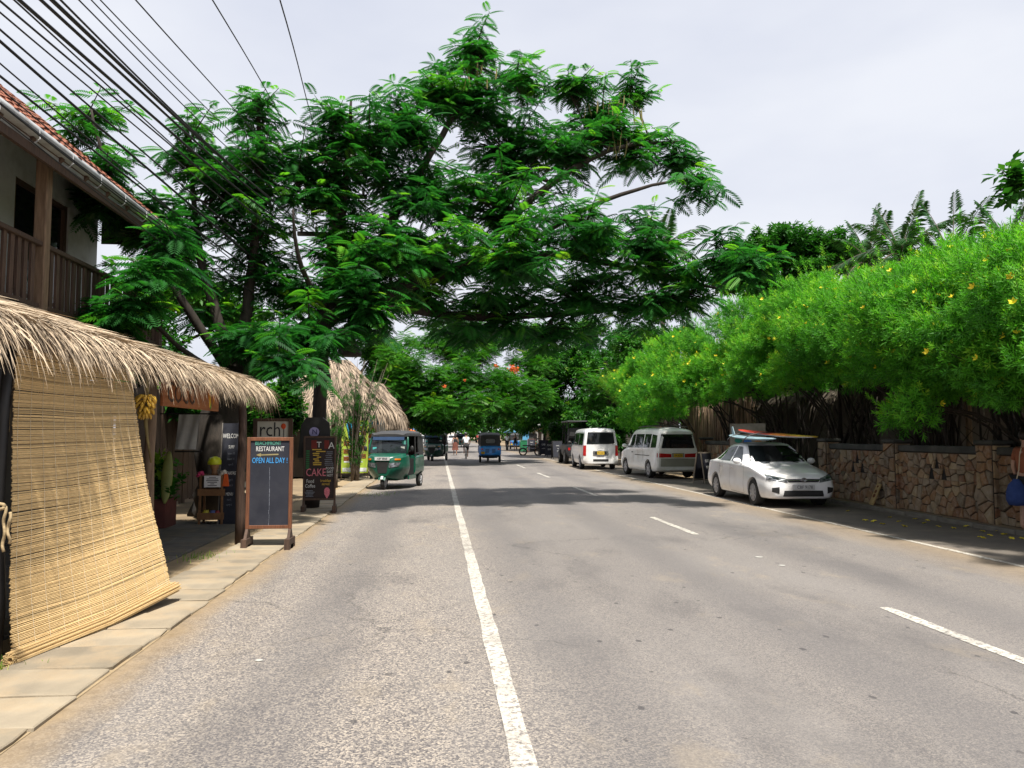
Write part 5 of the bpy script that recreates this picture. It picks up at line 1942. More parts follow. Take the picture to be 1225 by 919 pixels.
# ---- three-wheelers (front faces local -y)
def tuk(label, loc, rz, paint, plate, dark=False):
    t = thing('three_wheeler', label, 'three-wheeler', loc, rz)
    Mp = pm('tuk_' + paint[0], paint[1], tuple(v * .75 for v in paint[1]), 2, .3, coat=.4, dirt=tuple(v * .5 + .03 for v in paint[1]), dirt_scale=2)
    M_vinyl = pm('black_vinyl', (.028, .028, .03), (.04, .04, .042), 5, .55, .3, 25)
    # front shell, seen from ahead wider at the waist, drawn in to the wheel
    fr = [(.12, S(.42, .16, .62, .27, .86, .26, .92, .20, .95)),
          (.20, S(.36, .24, .62, .40, .90, .39, .98, .32, 1.01)),
          (.38, S(.31, .34, .62, .54, .95, .53, 1.03, .46, 1.05)),
          (.60, S(.28, .44, .62, .62, .98, .60, 1.06, .54, 1.08)),
          (.78, S(.27, .50, .62, .645, .99, .63, 1.07, .57, 1.09)),
          (.84, S(.27, .52, .62, .64, .98, .625, 1.05, .56, 1.07))]
    Bf = Body(t, fr, Mp, name='front_shell')
    Bf.end('nose_panel', M_blackp, [(-.13, .50), (.13, .50), (.20, .84), (-.20, .84)], True, .008, 8, 6, y0=-1)
    for s in (-1, 1):
        hl = Bf.put('headlight', M_lamp, [(s * .2, -1, .66), (s * .46, -1, .70), (s * .50, -1, .82), (s * .2, -1, .80)], (0, 1, 0), .012, 6, 4)
        Bf.put('indicator', M_amber, [(s * .36, -1, .885), (s * .5, -1, .885), (s * .5, -1, .93), (s * .36, -1, .93)], (0, 1, 0), .012, 4, 2)
    b_ = MB(); b_.box((0, .10, .93), (.46, .02, .1)); npl_ = b_.build('number_plate', M_plow, t)
    lettering(plate, .085, M_ink, npl_, (0, .087, .929), FR, squash=.95, depth=.001)
    # windscreen frame and glass
    b_ = MB()
    for s in (-1, 1):
        b_.tube([(s * .60, .66, 1.05), (s * .61, .74, 1.3), (s * .57, .83, 1.56), (s * .48, .88, 1.64)], .03, 8)
    b_.tube([(-.48, .88, 1.64), (0, .88, 1.66), (.48, .88, 1.64)], .03, 8)
    b_.build('windscreen_frame', M_blackp if dark else Mp, t, smooth=True)
    b_ = MB(); b_.sheet([[(-.58, .68, 1.08), (0, .62, 1.09), (.58, .68, 1.08)], [(-.585, .75, 1.32), (0, .70, 1.33), (.585, .75, 1.32)], [(-.53, .86, 1.6), (0, .83, 1.61), (.53, .86, 1.6)]])
    ws = b_.build('windscreen', M_tint2, t, smooth=True)
    b_ = MB(); b_.box((0, .70, 1.53), (1.0, .01, .1), Matrix.Rotation(R(-14), 3, 'X')); b_.build('sun_strip', pm('strip_blue', (.03, .06, .13), None, 4, .4), ws)
    b_ = MB(); b_.tube([(-.15, .66, 1.1), (.12, .70, 1.34)], .008, 4); b_.build('wiper', M_blackp, ws)
    for x_, z_, c_ in ((-.44, 1.2, (.1, .5, .5)), (.45, 1.22, (.5, .5, .45)), (.47, 1.4, (.1, .35, .3))):
        b_ = MB(); b_.box((x_, .71 + (z_ - 1.2) * .25, z_), (.12, .01, .13)); b_.build('sticker', pm('stick%.1f' % (x_ + z_), c_, None, 20, .5), ws)
    # canopy of stretched vinyl
    A_ = lambda w_, zl, zt: [(0, zl), (w_ * .7, zl + .01), (w_, zl), (w_ * 1.0, zl + .05), (w_ * .97, zl + .1), (w_ * .85, zt - .03), (w_ * .5, zt - .008), (0, zt)]
    cn = [(.74, A_(.55, 1.58, 1.67)), (.84, A_(.58, 1.6, 1.73)), (1.4, A_(.60, 1.6, 1.76)), (1.45, A_(.61, 1.605, 1.78)), (1.5, A_(.60, 1.6, 1.765)), (2.1, A_(.61, 1.59, 1.76)), (2.15, A_(.62, 1.59, 1.775)), (2.2, A_(.61, 1.58, 1.755)), (2.52, A_(.58, 1.52, 1.66)), (2.6, A_(.55, 1.5, 1.60))]
    Body(t, cn, M_vinyl, name='canopy', ku=.25, kv=.3)
    # rear body
    rr = [(1.50, S(.34, .56, .5, .63, .92, .63, .97, .6, .99)), (1.9, S(.34, .58, .5, .65, .94, .65, 1.0, .6, 1.02)), (2.45, S(.36, .58, .5, .65, .94, .65, 1.0, .6, 1.02)), (2.6, S(.42, .54, .55, .61, .9, .6, .96, .54, .98)), (2.64, S(.46, .5, .56, .57, .86, .56, .9, .5, .92))]
    Br = Body(t, rr, Mp, [(s * .66, 2.15, .22, .27, .24) for s in (-1, 1)], name='rear_body', ku=.15, kv=.2)
    for s in (-1, 1):
        Br.put('tail_light', M_red, [(s * .44, 6, .74), (s * .55, 6, .74), (s * .55, 6, .84), (s * .44, 6, .84)], (0, -1, 0), .012, 3, 3)
        for k in range(4):
            Br.put('vent_slot', M_blackp, [(s * .08, 6, .58 + k * .06), (s * .30, 6, .58 + k * .06), (s * .30, 6, .61 + k * .06), (s * .08, 6, .61 + k * .06)], (0, -1, 0), .008, 3, 1)
        # vinyl rear quarter, door post, floor side
        b_ = MB(); b_.prism([(s * .615, 1.95, .99), (s * .6, 2.56, .96), (s * .585, 2.56, 1.55), (s * .6, 1.85, 1.62)], (-s * .03, 0, 0)); b_.build('side_curtain', M_vinyl, t)
        b_ = MB(); b_.tube([(s * .62, 1.52, .95), (s * .6, 1.5, 1.62)], .024, 6); b_.tube([(s * .62, 1.52, 1.06), (s * .61, 1.95, 1.06)], .02, 6); b_.build('side_post', M_blackp, t)
        b_ = MB(); b_.box((s * .6, 1.2, .34), (.06, .76, .12)); b_.build('sill', Mp, t)
        b_ = MB(); b_.ball((s * .74, .72, 1.22), (.06, .03, .09), 8, 6); b_.tube([(s * .6, .72, 1.1), (s * .72, .73, 1.18)], .01, 5); b_.build('mirror', M_blackp, t, smooth=True)
    b_ = MB(); b_.prism([(-.58, 2.60, .97), (.58, 2.60, .97), (.55, 2.58, 1.56), (-.55, 2.58, 1.56)], (0, -.03, 0)); rc = b_.build('rear_curtain', M_vinyl, t)
    b_ = MB(); b_.box((0, 2.603, 1.27), (.5, .012, .2)); b_.build('rear_window', pm('cloudy_plastic', (.14, .15, .15), (.09, .1, .1), 5, .25), rc, bevel=.005)
    b_ = MB(); b_.tube([(.26 * math.copysign(abs(math.cos(a)) ** .5, math.cos(a)), 2.612, 1.27 + .11 * math.copysign(abs(math.sin(a)) ** .5, math.sin(a))) for a in np.linspace(0, 2 * math.pi, 25)], .012, 5, cap=False); b_.build('window_trim', pm('grey_trim', (.25, .25, .26), None, 4, .6), rc)
    b_ = MB(); b_.box((0, 1.25, .32), (1.18, 1.0, .06)); b_.box((0, 1.48, .6), (1.16, .04, .6)); b_.build('floor', M_blackp, t)
    b_ = MB(); b_.box((0, 1.22, .66), (.55, .36, .12)); b_.box((0, 1.4, .86), (.4, .06, .3)); b_.build('driver_seat', M_blackp, t, bevel=.03)
    b_ = MB(); b_.box((0, 2.0, .72), (1.1, .45, .14)); b_.box((0, 2.3, 1.0), (1.1, .12, .55)); b_.build('passenger_seat', pm('maroon_vinyl', (.09, .03, .03), None, 5, .5), t, bevel=.04)
    b_ = MB(); b_.tube([(-.36, .92, 1.05), (-.2, .84, 1.0), (.2, .84, 1.0), (.36, .92, 1.05)], .016, 6); b_.tube([(0, .84, 1.0), (0, .6, .5)], .02, 6); b_.build('handlebar', M_blackp, t)
    # wheels and mudguard
    wheel(t, 0, .30, .215, .11, 5, M_rim, side=1)
    for s in (-1, 1):
        wheel(t, s * .58, 2.15, .215, .12, 5, M_rim)
    b_ = MB()
    rows = [[(x_, .30 - .27 * math.cos(a), .20 + .27 * math.sin(a) - abs(x_) * .25) for x_ in (-.11, -.06, 0, .06, .11)] for a in np.linspace(.45, 2.5, 9)]
    b_.sheet(rows); mg = b_.build('mudguard', Mp, t, smooth=True)
    b_ = MB(); b_.sheet([[(x_, .298 - .275 * math.cos(a), .202 + .275 * math.sin(a)) for x_ in (-.035, .035)] for a in np.linspace(.45, 1.3, 6)]); b_.build('stripe', M_plow, mg)
    b_ = MB(); b_.tube([(-.52, 2.66, .4), (.52, 2.66, .4)], .02, 6); b_.tube([(-.4, 2.66, .34), (.4, 2.66, .34)], .014, 5); b_.build('rear_bumper', M_blackp, t)
    b_ = MB(); b_.box((.45, 2.66, .57), (.22, .012, .15)); b_.build('rear_plate', M_ploy, t)
    b_ = MB(); b_.box((0, 2.2, .3), (.9, .1, .1)); b_.box((0, 1.6, .28), (.5, 1.6, .08)); b_.build('axle', M_blackp, t)
    return t


tuk('dark green three-wheeler parked at left kerb facing the camera', (-1.70, 23.2, 0), R(-14), ('green', (.004, .085, .05)), 'ABF 8868')
tuk('dark green three-wheeler parked in shade behind the nearer green one', (-.45, 48.0, 0), R(-10), ('deep_green', (.006, .06, .04)), 'QT 2218', True)
tuk('bright blue three-wheeler with black canopy driving away in the lane', (3.05, 48.2, 0), R(180), ('blue', (.03, .3, .88)), 'YW 7120', True)
tuk('far white and green three-wheeler coming along the road', (3.0, 103, 0), R(0), ('teal', (.05, .3, .25)), 'QA 1102', True)
tuk('far blue three-wheeler parked at right kerb by people', (8.9, 88, 0), R(172), ('mid_blue', (.02, .16, .4)), 'QH 3301', True)
tuk('far green three-wheeler parked at right kerb past black boards', (9.4, 79, 0), R(175), ('leaf_green', (.01, .22, .09)), 'QL 9920', True)


# ---- bicycle and motorbikes
def cycle(name, label, cat, loc, rz, motor):
    t = thing(name, label, cat, loc, rz)
    r_ = .33 if not motor else .29
    wb = 1.05 if not motor else 1.25
    for y in (0, wb):
        b_ = MB(); b_.tube([(0, y + r_ * math.cos(a), r_ + r_ * .93 * math.sin(a)) for a in np.linspace(0, 2 * math.pi, 25)], .025 if not motor else .055, 6, cap=False)
        w_ = b_.build('wheel', M_tyre, t, smooth=True)
        b_ = MB()
        for k in range(10):
            a = k * .628
            b_.bar((0, y, r_), (0, y + r_ * .9 * math.cos(a), r_ + r_ * .9 * math.sin(a)), .008, .008)
        b_.build('spokes', M_chrome, w_)
    fr_ = MB()
    q = [Vector((0, 0, r_)), Vector((0, .12, .75)), Vector((0, .18, .95)), Vector((0, .5, .3)), Vector((0, .72, .82)), Vector((0, wb, r_))]
    for a, c_ in ((0, 1), (1, 2), (1, 3), (3, 4), (4, 1), (3, 5), (4, 5)):
        fr_.tube([q[a], q[c_]], .018 if not motor else .03, 6)
    fr_.build('frame', M_black, t)
    b_ = MB(); b_.tube([(-.28, .3, 1.0), (-.2, .2, 1.02), (.2, .2, 1.02), (.28, .3, 1.0)], .015, 6); b_.build('handlebar', M_black, t)
    if motor:
        b_ = MB(); b_.ball((0, .45, .72), (.13, .24, .13), 10, 7); b_.build('tank', M_jeep, t, smooth=True)
        b_ = MB(); b_.box((0, .5, .42), (.24, .36, .26)); b_.build('engine', M_blackp, t, bevel=.03)
        b_ = MB(); b_.box((0, .95, .78), (.24, .62, .1)); b_.build('saddle', M_blackp, t, bevel=.03)
        b_ = MB(); b_.ball((0, .05, .88), (.1, .08, .1), 10, 7); b_.build('headlight', M_lamp, t, smooth=True)
        b_ = MB(); b_.sheet([[(x_, wb + .37 * math.cos(a), r_ + .37 * math.sin(a)) for x_ in (-.07, .07)] for a in np.linspace(.2, 2.4, 7)]); b_.build('mudguard', M_jeep, t)
    else:
        b_ = MB(); b_.box((0, .74, .87), (.16, .26, .06)); b_.build('saddle', M_black, t, bevel=.02)
        b_ = MB(); b_.lathe([(.1, -.005), (.1, .005)], 14, (.05, .5, .3), Matrix.Rotation(R(90), 3, 'Y')); b_.bar((.08, .5, .3), (.08, .4, .2), .03, .02); b_.bar((-.08, .5, .3), (-.08, .6, .4), .03, .02); b_.build('crank', M_chrome, t)
    return t


g = GR(557.5, 549)
BIKE = Vector((g.x, g.y + .6, 0))
cycle('bicycle', 'black bicycle ridden away by the person in white shirt', 'bicycle', tuple(BIKE), R(180), False)
for px, py, lb, rz in ((644, 545, 'black motorbike parked beside the far sandwich boards', 70), (606, 539, 'dark motorbike far off under person in white', 180)):
    g = GR(px, py)
    cycle('motorbike', lb, 'motorbike', (g.x, g.y, 0), R(rz), True)
# ================================================================== people
M_skin = pm('skin', (.30, .16, .10), (.26, .135, .085), 9, .55)
M_skinl = pm('light_skin', (.48, .29, .21), (.42, .25, .18), 9, .55)
M_hair = pm('dark_hair', (.015, .012, .010), (.03, .022, .016), 30, .5)


def skin(name, verts, edges, radii, mat, parent, sub=1):
    me = bpy.data.meshes.new(name)
    me.from_pydata([tuple(v) for v in verts], edges, [])
    o = bpy.data.objects.new('tmp', me); COL.objects.link(o)
    o.modifiers.new('s', 'SKIN')
    for i, r_ in enumerate(radii):
        sv = me.skin_vertices[0].data[i]
        sv.radius = r_ if isinstance(r_, tuple) else (r_, r_)
        sv.use_root = (i == 0)
    m2 = o.modifiers.new('u', 'SUBSURF'); m2.levels = sub; m2.render_levels = sub
    out = evaluated(o)
    out.materials.clear()
    out.polygons.foreach_set('use_smooth', [True] * len(out.polygons))
    return mk(name, out, mat, parent)


BASE = dict(pelvis=(0, 0, .95), waist=(0, 0, 1.08), chest=(0, 0, 1.28), neck=(0, .01, 1.44), jaw=(0, -.02, 1.53), brow=(0, -.01, 1.61), crown=(0, .0, 1.67),
            shR=(.17, 0, 1.385), elR=(.23, .03, 1.12), wrR=(.24, -.05, .9), haR=(.245, -.08, .83),
            shL=(-.17, 0, 1.385), elL=(-.23, .03, 1.12), wrL=(-.24, -.05, .9), haL=(-.245, -.08, .83),
            hiR=(.095, 0, .88), knR=(.10, -.02, .49), anR=(.10, .03, .09), toR=(.11, -.12, .035),
            hiL=(-.095, 0, .88), knL=(-.10, -.02, .49), anL=(-.10, .03, .09), toL=(-.11, -.12, .035))
ORDER = list(BASE)
RAD = dict(pelvis=(.155, .11), waist=(.125, .095), chest=(.155, .105), neck=.052, jaw=.068, brow=.088, crown=.06, sh=.055, el=.04, wr=.028, ha=.034, hi=.088, kn=.056, an=.036, to=.034)
EDG = [('pelvis', 'waist'), ('waist', 'chest'), ('chest', 'neck'), ('neck', 'jaw'), ('jaw', 'brow'), ('brow', 'crown'), ('pelvis', 'hiR'), ('pelvis', 'hiL')]
for s_ in 'RL':
    EDG += [('chest', 'sh' + s_), ('sh' + s_, 'el' + s_), ('el' + s_, 'wr' + s_), ('wr' + s_, 'ha' + s_), ('hi' + s_, 'kn' + s_), ('kn' + s_, 'an' + s_), ('an' + s_, 'to' + s_)]


def person(label, loc, rz, pose, top, bottom, skinm=None, skirt=None, hair=M_hair, long_hair=False, sleeves=True):
    t = thing('person', label, 'person', loc, rz)
    J = dict(BASE); J.update(pose)
    rad = lambda k: RAD.get(k, RAD.get(k[:2]))
    fing_v, fing_e, fing_r = [], [], []
    V_ = [J[k] for k in ORDER]
    E_ = [(ORDER.index(a), ORDER.index(c_)) for a, c_ in EDG]
    R_ = [rad(k) for k in ORDER]
    for sd_ in 'RL':                                # five short fingers on each hand
        h = Vector(J['ha' + sd_]); d_ = (h - Vector(J['wr' + sd_])).normalized()
        sdv = d_.cross(Vector((1, 0, 0)))
        if sdv.length < .1:
            sdv = d_.cross(Vector((0, 1, 0)))
        sdv.normalize()
        for k in range(5):
            off = sdv * ((k - 1.5) * .019) if k < 4 else sdv * -.05
            l_ = (.065, .075, .07, .055, .03)[k]
            i0 = len(V_)
            V_ += [tuple(h + off * .7 + d_ * .02), tuple(h + off + d_ * (l_ if k < 4 else .02))]
            R_ += [.010, .008]
            E_ += [(ORDER.index('ha' + sd_), i0), (i0, i0 + 1)]
    skin('body', V_, E_, R_, skinm or M_skin, t)
    g_ = lambda *ks: [J[k] for k in ks]
    mx = lambda a, c_, f: tuple(Vector(J[a]).lerp(Vector(J[c_]), f))
    if top:
        vs = g_('pelvis', 'waist', 'chest') + [mx('chest', 'neck', .75)]
        rs = [(.178, .132), (.152, .122), (.178, .13), .075]
        es = [(0, 1), (1, 2), (2, 3)]
        if sleeves:
            for sd_ in 'RL':
                i0 = len(vs)
                vs += [J['sh' + sd_], mx('sh' + sd_, 'el' + sd_, .75)]
                rs += [.074, .062]
                es += [(2, i0), (i0, i0 + 1)]
        skin('shirt', vs, es, rs, top, t)
    if bottom and not skirt:
        vs = [J['pelvis']]
        rs = [(.172, .13)]
        es = []
        for sd_ in 'RL':
            i0 = len(vs)
            vs += [J['hi' + sd_], J['kn' + sd_]]
            rs += [.112, .085]
            es += [(0, i0), (i0, i0 + 1)]
        skin('shorts', vs, es, rs, bottom, t)
    if skirt:
        b_ = MB()
        n = 24
        rows = []
        for z_, r_ in ((1.06, .15), (.92, .19), (.7, .22), (max(skirt, .45), .25), (skirt, .27)):
            rows.append([(r_ * math.cos(a) * (1 + .06 * math.sin(a * 7) * (1.06 - z_)), r_ * .8 * math.sin(a) * (1 + .06 * math.sin(a * 5) * (1.06 - z_)), z_) for a in np.linspace(0, 2 * math.pi, n)])
        b_.sheet(rows); b_.build('skirt', bottom, t, smooth=True)
    b_ = MB()
    c_ = Vector(J['brow']) + Vector((0, .018, .03))
    b_.ball(c_, (.098, .105, .095), 12, 8)
    if long_hair:
        b_.ball(c_ + Vector((0, .06, -.14)), (.085, .06, .17), 10, 7)
    b_.build('hair', hair, t, smooth=True)
    b_ = MB()
    f_ = Vector(J['brow']) + Vector((0, -.085, -.02))
    for s in (-1, 1):
        b_.ball(f_ + Vector((s * .033, .0, .0)), (.014, .008, .009), 6, 5)
    b_.ball(f_ + Vector((0, .005, -.075)), (.024, .008, .007), 6, 5)
    b_.build('face', M_hair, t)
    b_ = MB(); b_.ball(f_ + Vector((0, -.004, -.03)), (.014, .02, .026), 6, 5)
    for s in (-1, 1):
        b_.ball(f_ + Vector((s * .088, .085, -.02)), (.012, .022, .032), 6, 5)
    b_.build('nose_and_ears', skinm or M_skin, t, smooth=True)
    return t


M_shirtw = pm('white_cotton', (.66, .67, .70), (.58, .59, .62), 6, .9)
M_blackc = pm('black_cotton', (.016, .016, .018), (.026, .026, .028), 6, .9)
M_brownc = pm('brown_print', (.16, .055, .035), (.09, .03, .022), 14, .9)
ride = dict(pelvis=(0, .76, 1.0), waist=(0, .7, 1.14), chest=(0, .62, 1.34), neck=(0, .57, 1.5), jaw=(0, .52, 1.58), brow=(0, .52, 1.665), crown=(0, .53, 1.73),
            shR=(.17, .6, 1.43), elR=(.27, .5, 1.2), wrR=(.27, .34, 1.06), haR=(.265, .28, 1.03), shL=(-.17, .6, 1.43), elL=(-.27, .5, 1.2), wrL=(-.27, .34, 1.06), haL=(-.265, .28, 1.03),
            hiR=(.1, .72, .94), knR=(.14, .38, .78), anR=(.12, .5, .42), toR=(.13, .36, .36), hiL=(-.1, .72, .94), knL=(-.12, .48, .6), anL=(-.11, .52, .2), toL=(-.12, .38, .14))
person('cyclist in white shirt and dark shorts riding away down the road', tuple(BIKE), R(180), ride, M_shirtw, M_blackc)
g = GR(544.5, 545)
walk = dict(knR=(.1, -.1, .5), anR=(.1, .0, .1), toR=(.1, -.14, .06), knL=(-.1, .06, .5), anL=(-.1, .2, .14), toL=(-.1, .08, .05))
person('woman in dark top and long brown skirt walking on left edge line', (g.x, g.y, 0), R(180), walk, M_blackc, M_brownc, skirt=.42, long_hair=True, sleeves=False)
g = GR(616.5, 538.5)
person('woman in short black dress standing at the far right kerb', (g.x, g.y, 0), R(160), dict(haR=(.16, -.2, 1.3), wrR=(.18, -.14, 1.25), elR=(.24, .02, 1.12)), M_blackc, M_blackc, M_skinl, skirt=.72, hair=pm('fair_hair', (.3, .2, .1), None, 20, .6), long_hair=True, sleeves=False)
g = GR(606, 539)
person('person in white shirt riding the far dark motorbike', (g.x, g.y, 0), R(180), ride, M_shirtw, M_blackc)
for px, py, rz, tp, bt, lb in ((571, 529.5, 150, pm('red_cotton', (.4, .04, .04), None, 6, .9), M_blackc, 'far pedestrian in red top near the end of road'), (577, 528, 30, pm('pink_cotton', (.5, .2, .2), None, 6, .9), M_blackc, 'far pedestrian in pink top near the end of road'), (612, 534, 200, pm('sky_cotton', (.2, .35, .5), None, 6, .9), M_blackc, 'far pedestrian in pale blue shirt at right kerb')):
    g = GR(px, py)
    person(lb, (g.x, g.y, 0), R(rz), walk, tp, bt)
g = GR(1230, 637)
pr = person('person in dark shorts at right frame edge carrying a blue bag', (g.x + .02, g.y, 0), R(100), dict(elL=(-.22, -.02, 1.13), wrL=(-.21, -.10, .92), haL=(-.20, -.12, .84)), pm('rust_cotton', (.3, .1, .05), None, 6, .9), M_blackc, M_skinl)
bg = thing('drawstring_bag', 'blue cloth bag held by the person at right edge', 'bag', (g.x - .24, g.y + .05, .5))
b = MB()
rows = []
for z_, r_ in ((.45, .05), (.46, .13), (.55, .17), (.68, .165), (.8, .13), (.88, .06), (.9, .045)):
    rows.append([(g.x - .19 + r_ * math.cos(a) * (1 + .08 * math.sin(a * 5)), g.y - .02 + r_ * .8 * math.sin(a), z_) for a in np.linspace(0, 2 * math.pi, 18)])
b.sheet(rows); b.build('pouch', pm('navy_cloth', (.02, .045, .16), (.03, .06, .2), 10, .9), bg, smooth=True, world=True)
b = MB(); b.tube([(g.x - .19, g.y - .02, .88), (g.x - .16, g.y - .05, 1.05), (g.x - .12, g.y - .03, 1.3), (g.x - .06, g.y, 1.42)], .008, 5); b.build('cord', M_string, bg, world=True)
# ================================================================== trees and plants
M_bark = pm('dark_bark', (.036, .028, .022), (.02, .016, .013), 5, .9, .6, 22, stretch=(3, 3, .7))
M_barkl = pm('grey_bark', (.17, .135, .105), (.09, .07, .055), 5, .9, .5, 22, stretch=(3, 3, .7))
M_leafA = leaf_mat('feather_leaf', (.010, .062, .018), (.030, .165, .026), (.15, .39, .024), .5, .5, .5)
M_leafH = leaf_mat('oleander_leaf', (.034, .155, .012), (.105, .36, .022), (.28, .52, .032), .48, .6, .9)
M_leafY = leaf_mat('lime_oleander_leaf', (.045, .14, .008), (.12, .27, .012), (.25, .37, .02), .42, .55, .7)
M_leafB = leaf_mat('broad_leaf', (.012, .062, .010), (.034, .14, .016), (.095, .25, .02), .38, .48, .35)
M_leafF = leaf_mat('flame_leaf', (.016, .085, .008), (.045, .18, .012), (.13, .3, .018), .4, .5, .4)
M_leafP = leaf_mat('palm_leaf', (.012, .05, .012), (.025, .09, .018), (.07, .16, .03), .25, .35, .8)
M_flY = pm('flower_yellow', (.78, .66, .03), (.72, .56, .02), 12, .6)
M_flO = pm('flower_orange', (.62, .14, .02), (.5, .08, .012), 12, .6)
M_pod = pm('seed_pod', (.16, .15, .035), (.09, .07, .03), 12, .7)


def frond_template(n=10, spread=.33, droop=.34):
    V, Q = [], []
    for i in range(n):
        t = .10 + .90 * (i + .5) / n
        L = spread * (math.sin(math.pi * (.12 + .80 * t))) ** .7 + .03
        z = .05 * t - droop * t * t
        for s in (-1, 1):
            a = R(62 - 22 * t)
            dx, dy = math.cos(a), s * math.sin(a)
            w = .040
            b0 = len(V)
            V += [(t, 0, z), (t + dx * L * .5 - dy * w * s * s, dy * L * .5 + dx * w * 1.0, z - .02), (t + dx * L, dy * L, z - .085 * L / .27), (t + dx * L * .5 + dy * w, dy * L * .5 - dx * w, z - .02)]
            Q.append((b0, b0 + 1, b0 + 2, b0 + 3))
    b0 = len(V)
    V += [(0, -.008, 0), (0, .008, 0), (1.0, .003, .05 - droop), (1.0, -.003, .05 - droop)]
    Q.append((b0, b0 + 1, b0 + 2, b0 + 3))
    return np.array(V, float), np.array(Q, int)


def lance_template(n=12, rng=random.Random(3)):
    """shoot tip with a spiral of narrow leaves, x along the shoot"""
    V, Q = [], []
    for i in range(n):
        t = i / (n - 1)
        a = i * 2.4
        el = R(18 + 50 * t)
        L = 1.0 * (1 - .35 * t) * rng.uniform(.8, 1.1)
        d = np.array([math.sin(el), math.cos(el) * math.cos(a), math.cos(el) * math.sin(a)])
        s = np.cross(d, [1, 0, 0]); s /= np.linalg.norm(s)
        w = .056
        b = np.array([t * .75, 0, 0])
        mid = b + d * L * .5 + np.array([.05, 0, 0])
        tip = b + d * L - np.array([.06, 0, 0])
        b0 = len(V)
        V += [tuple(b), tuple(mid + s * w), tuple(tip), tuple(mid - s * w)]
        Q.append((b0, b0 + 1, b0 + 2, b0 + 3))
    return np.array(V, float), np.array(Q, int)


def broad_template(n=8, rng=random.Random(5), wid=.2):
    """twig end with pointed oval leaves, each folded along its midrib"""
    V, Q = [], []
    for i in range(n):
        t = i / (n - 1)
        a = i * 2.4 + .3
        el = R(-5 + 45 * t)
        L = .62 * rng.uniform(.75, 1.15)
        d = np.array([.35 + .65 * math.sin(el), math.cos(el) * math.cos(a), .45 * math.cos(el) * math.sin(a) - .1])
        d /= np.linalg.norm(d)
        s = np.cross(d, [0, 0, 1.0]); s /= np.linalg.norm(s) + 1e-9
        up = np.cross(s, d)
        b = np.array([t * .5, 0, 0])
        w = wid * L
        b0 = len(V)
        V += [tuple(b), tuple(b + d * L * .45 + s * w + up * .04), tuple(b + d * L + up * -.05), tuple(b + d * L * .5 - up * .03), tuple(b + d * L * .45 - s * w + up * .04)]
        Q += [(b0, b0 + 1, b0 + 2, b0 + 3), (b0, b0 + 3, b0 + 2, b0 + 4)]
    return np.array(V, float), np.array(Q, int)


T_FROND = frond_template()
T_FROND2 = frond_template(7, .36, .25)
T_LANCE = lance_template()
T_BROAD = broad_template()
T_BROADF = broad_template(6, random.Random(9), .3)


class Leaves:
    def __init__(s):
        s.p, s.x, s.u, s.s, s.r = [], [], [], [], []

    def add(s, p, x, u, sc, r_):
        s.p.append(tuple(p)); s.x.append(tuple(x)); s.u.append(tuple(u)); s.s.append(sc); s.r.append(r_)

    def build(s, name, tmpl, mat, parent):
        V, Q, r_ = scatter(tmpl[0], tmpl[1], s.p, s.x, s.u, s.s, s.r)
        return tag(big_mesh(name, V, Q, r_, mat, parent), kind='stuff')


def bez(a, c, b_, n):
    return [a * (1 - t) ** 2 + c * (2 * t * (1 - t)) + b_ * t * t for t in [i / n for i in range(n + 1)]]


def rnd_dir(rng):
    while True:
        v = Vector((rng.uniform(-1, 1), rng.uniform(-1, 1), rng.uniform(-1, 1)))
        if .05 < v.length < 1:
            return v


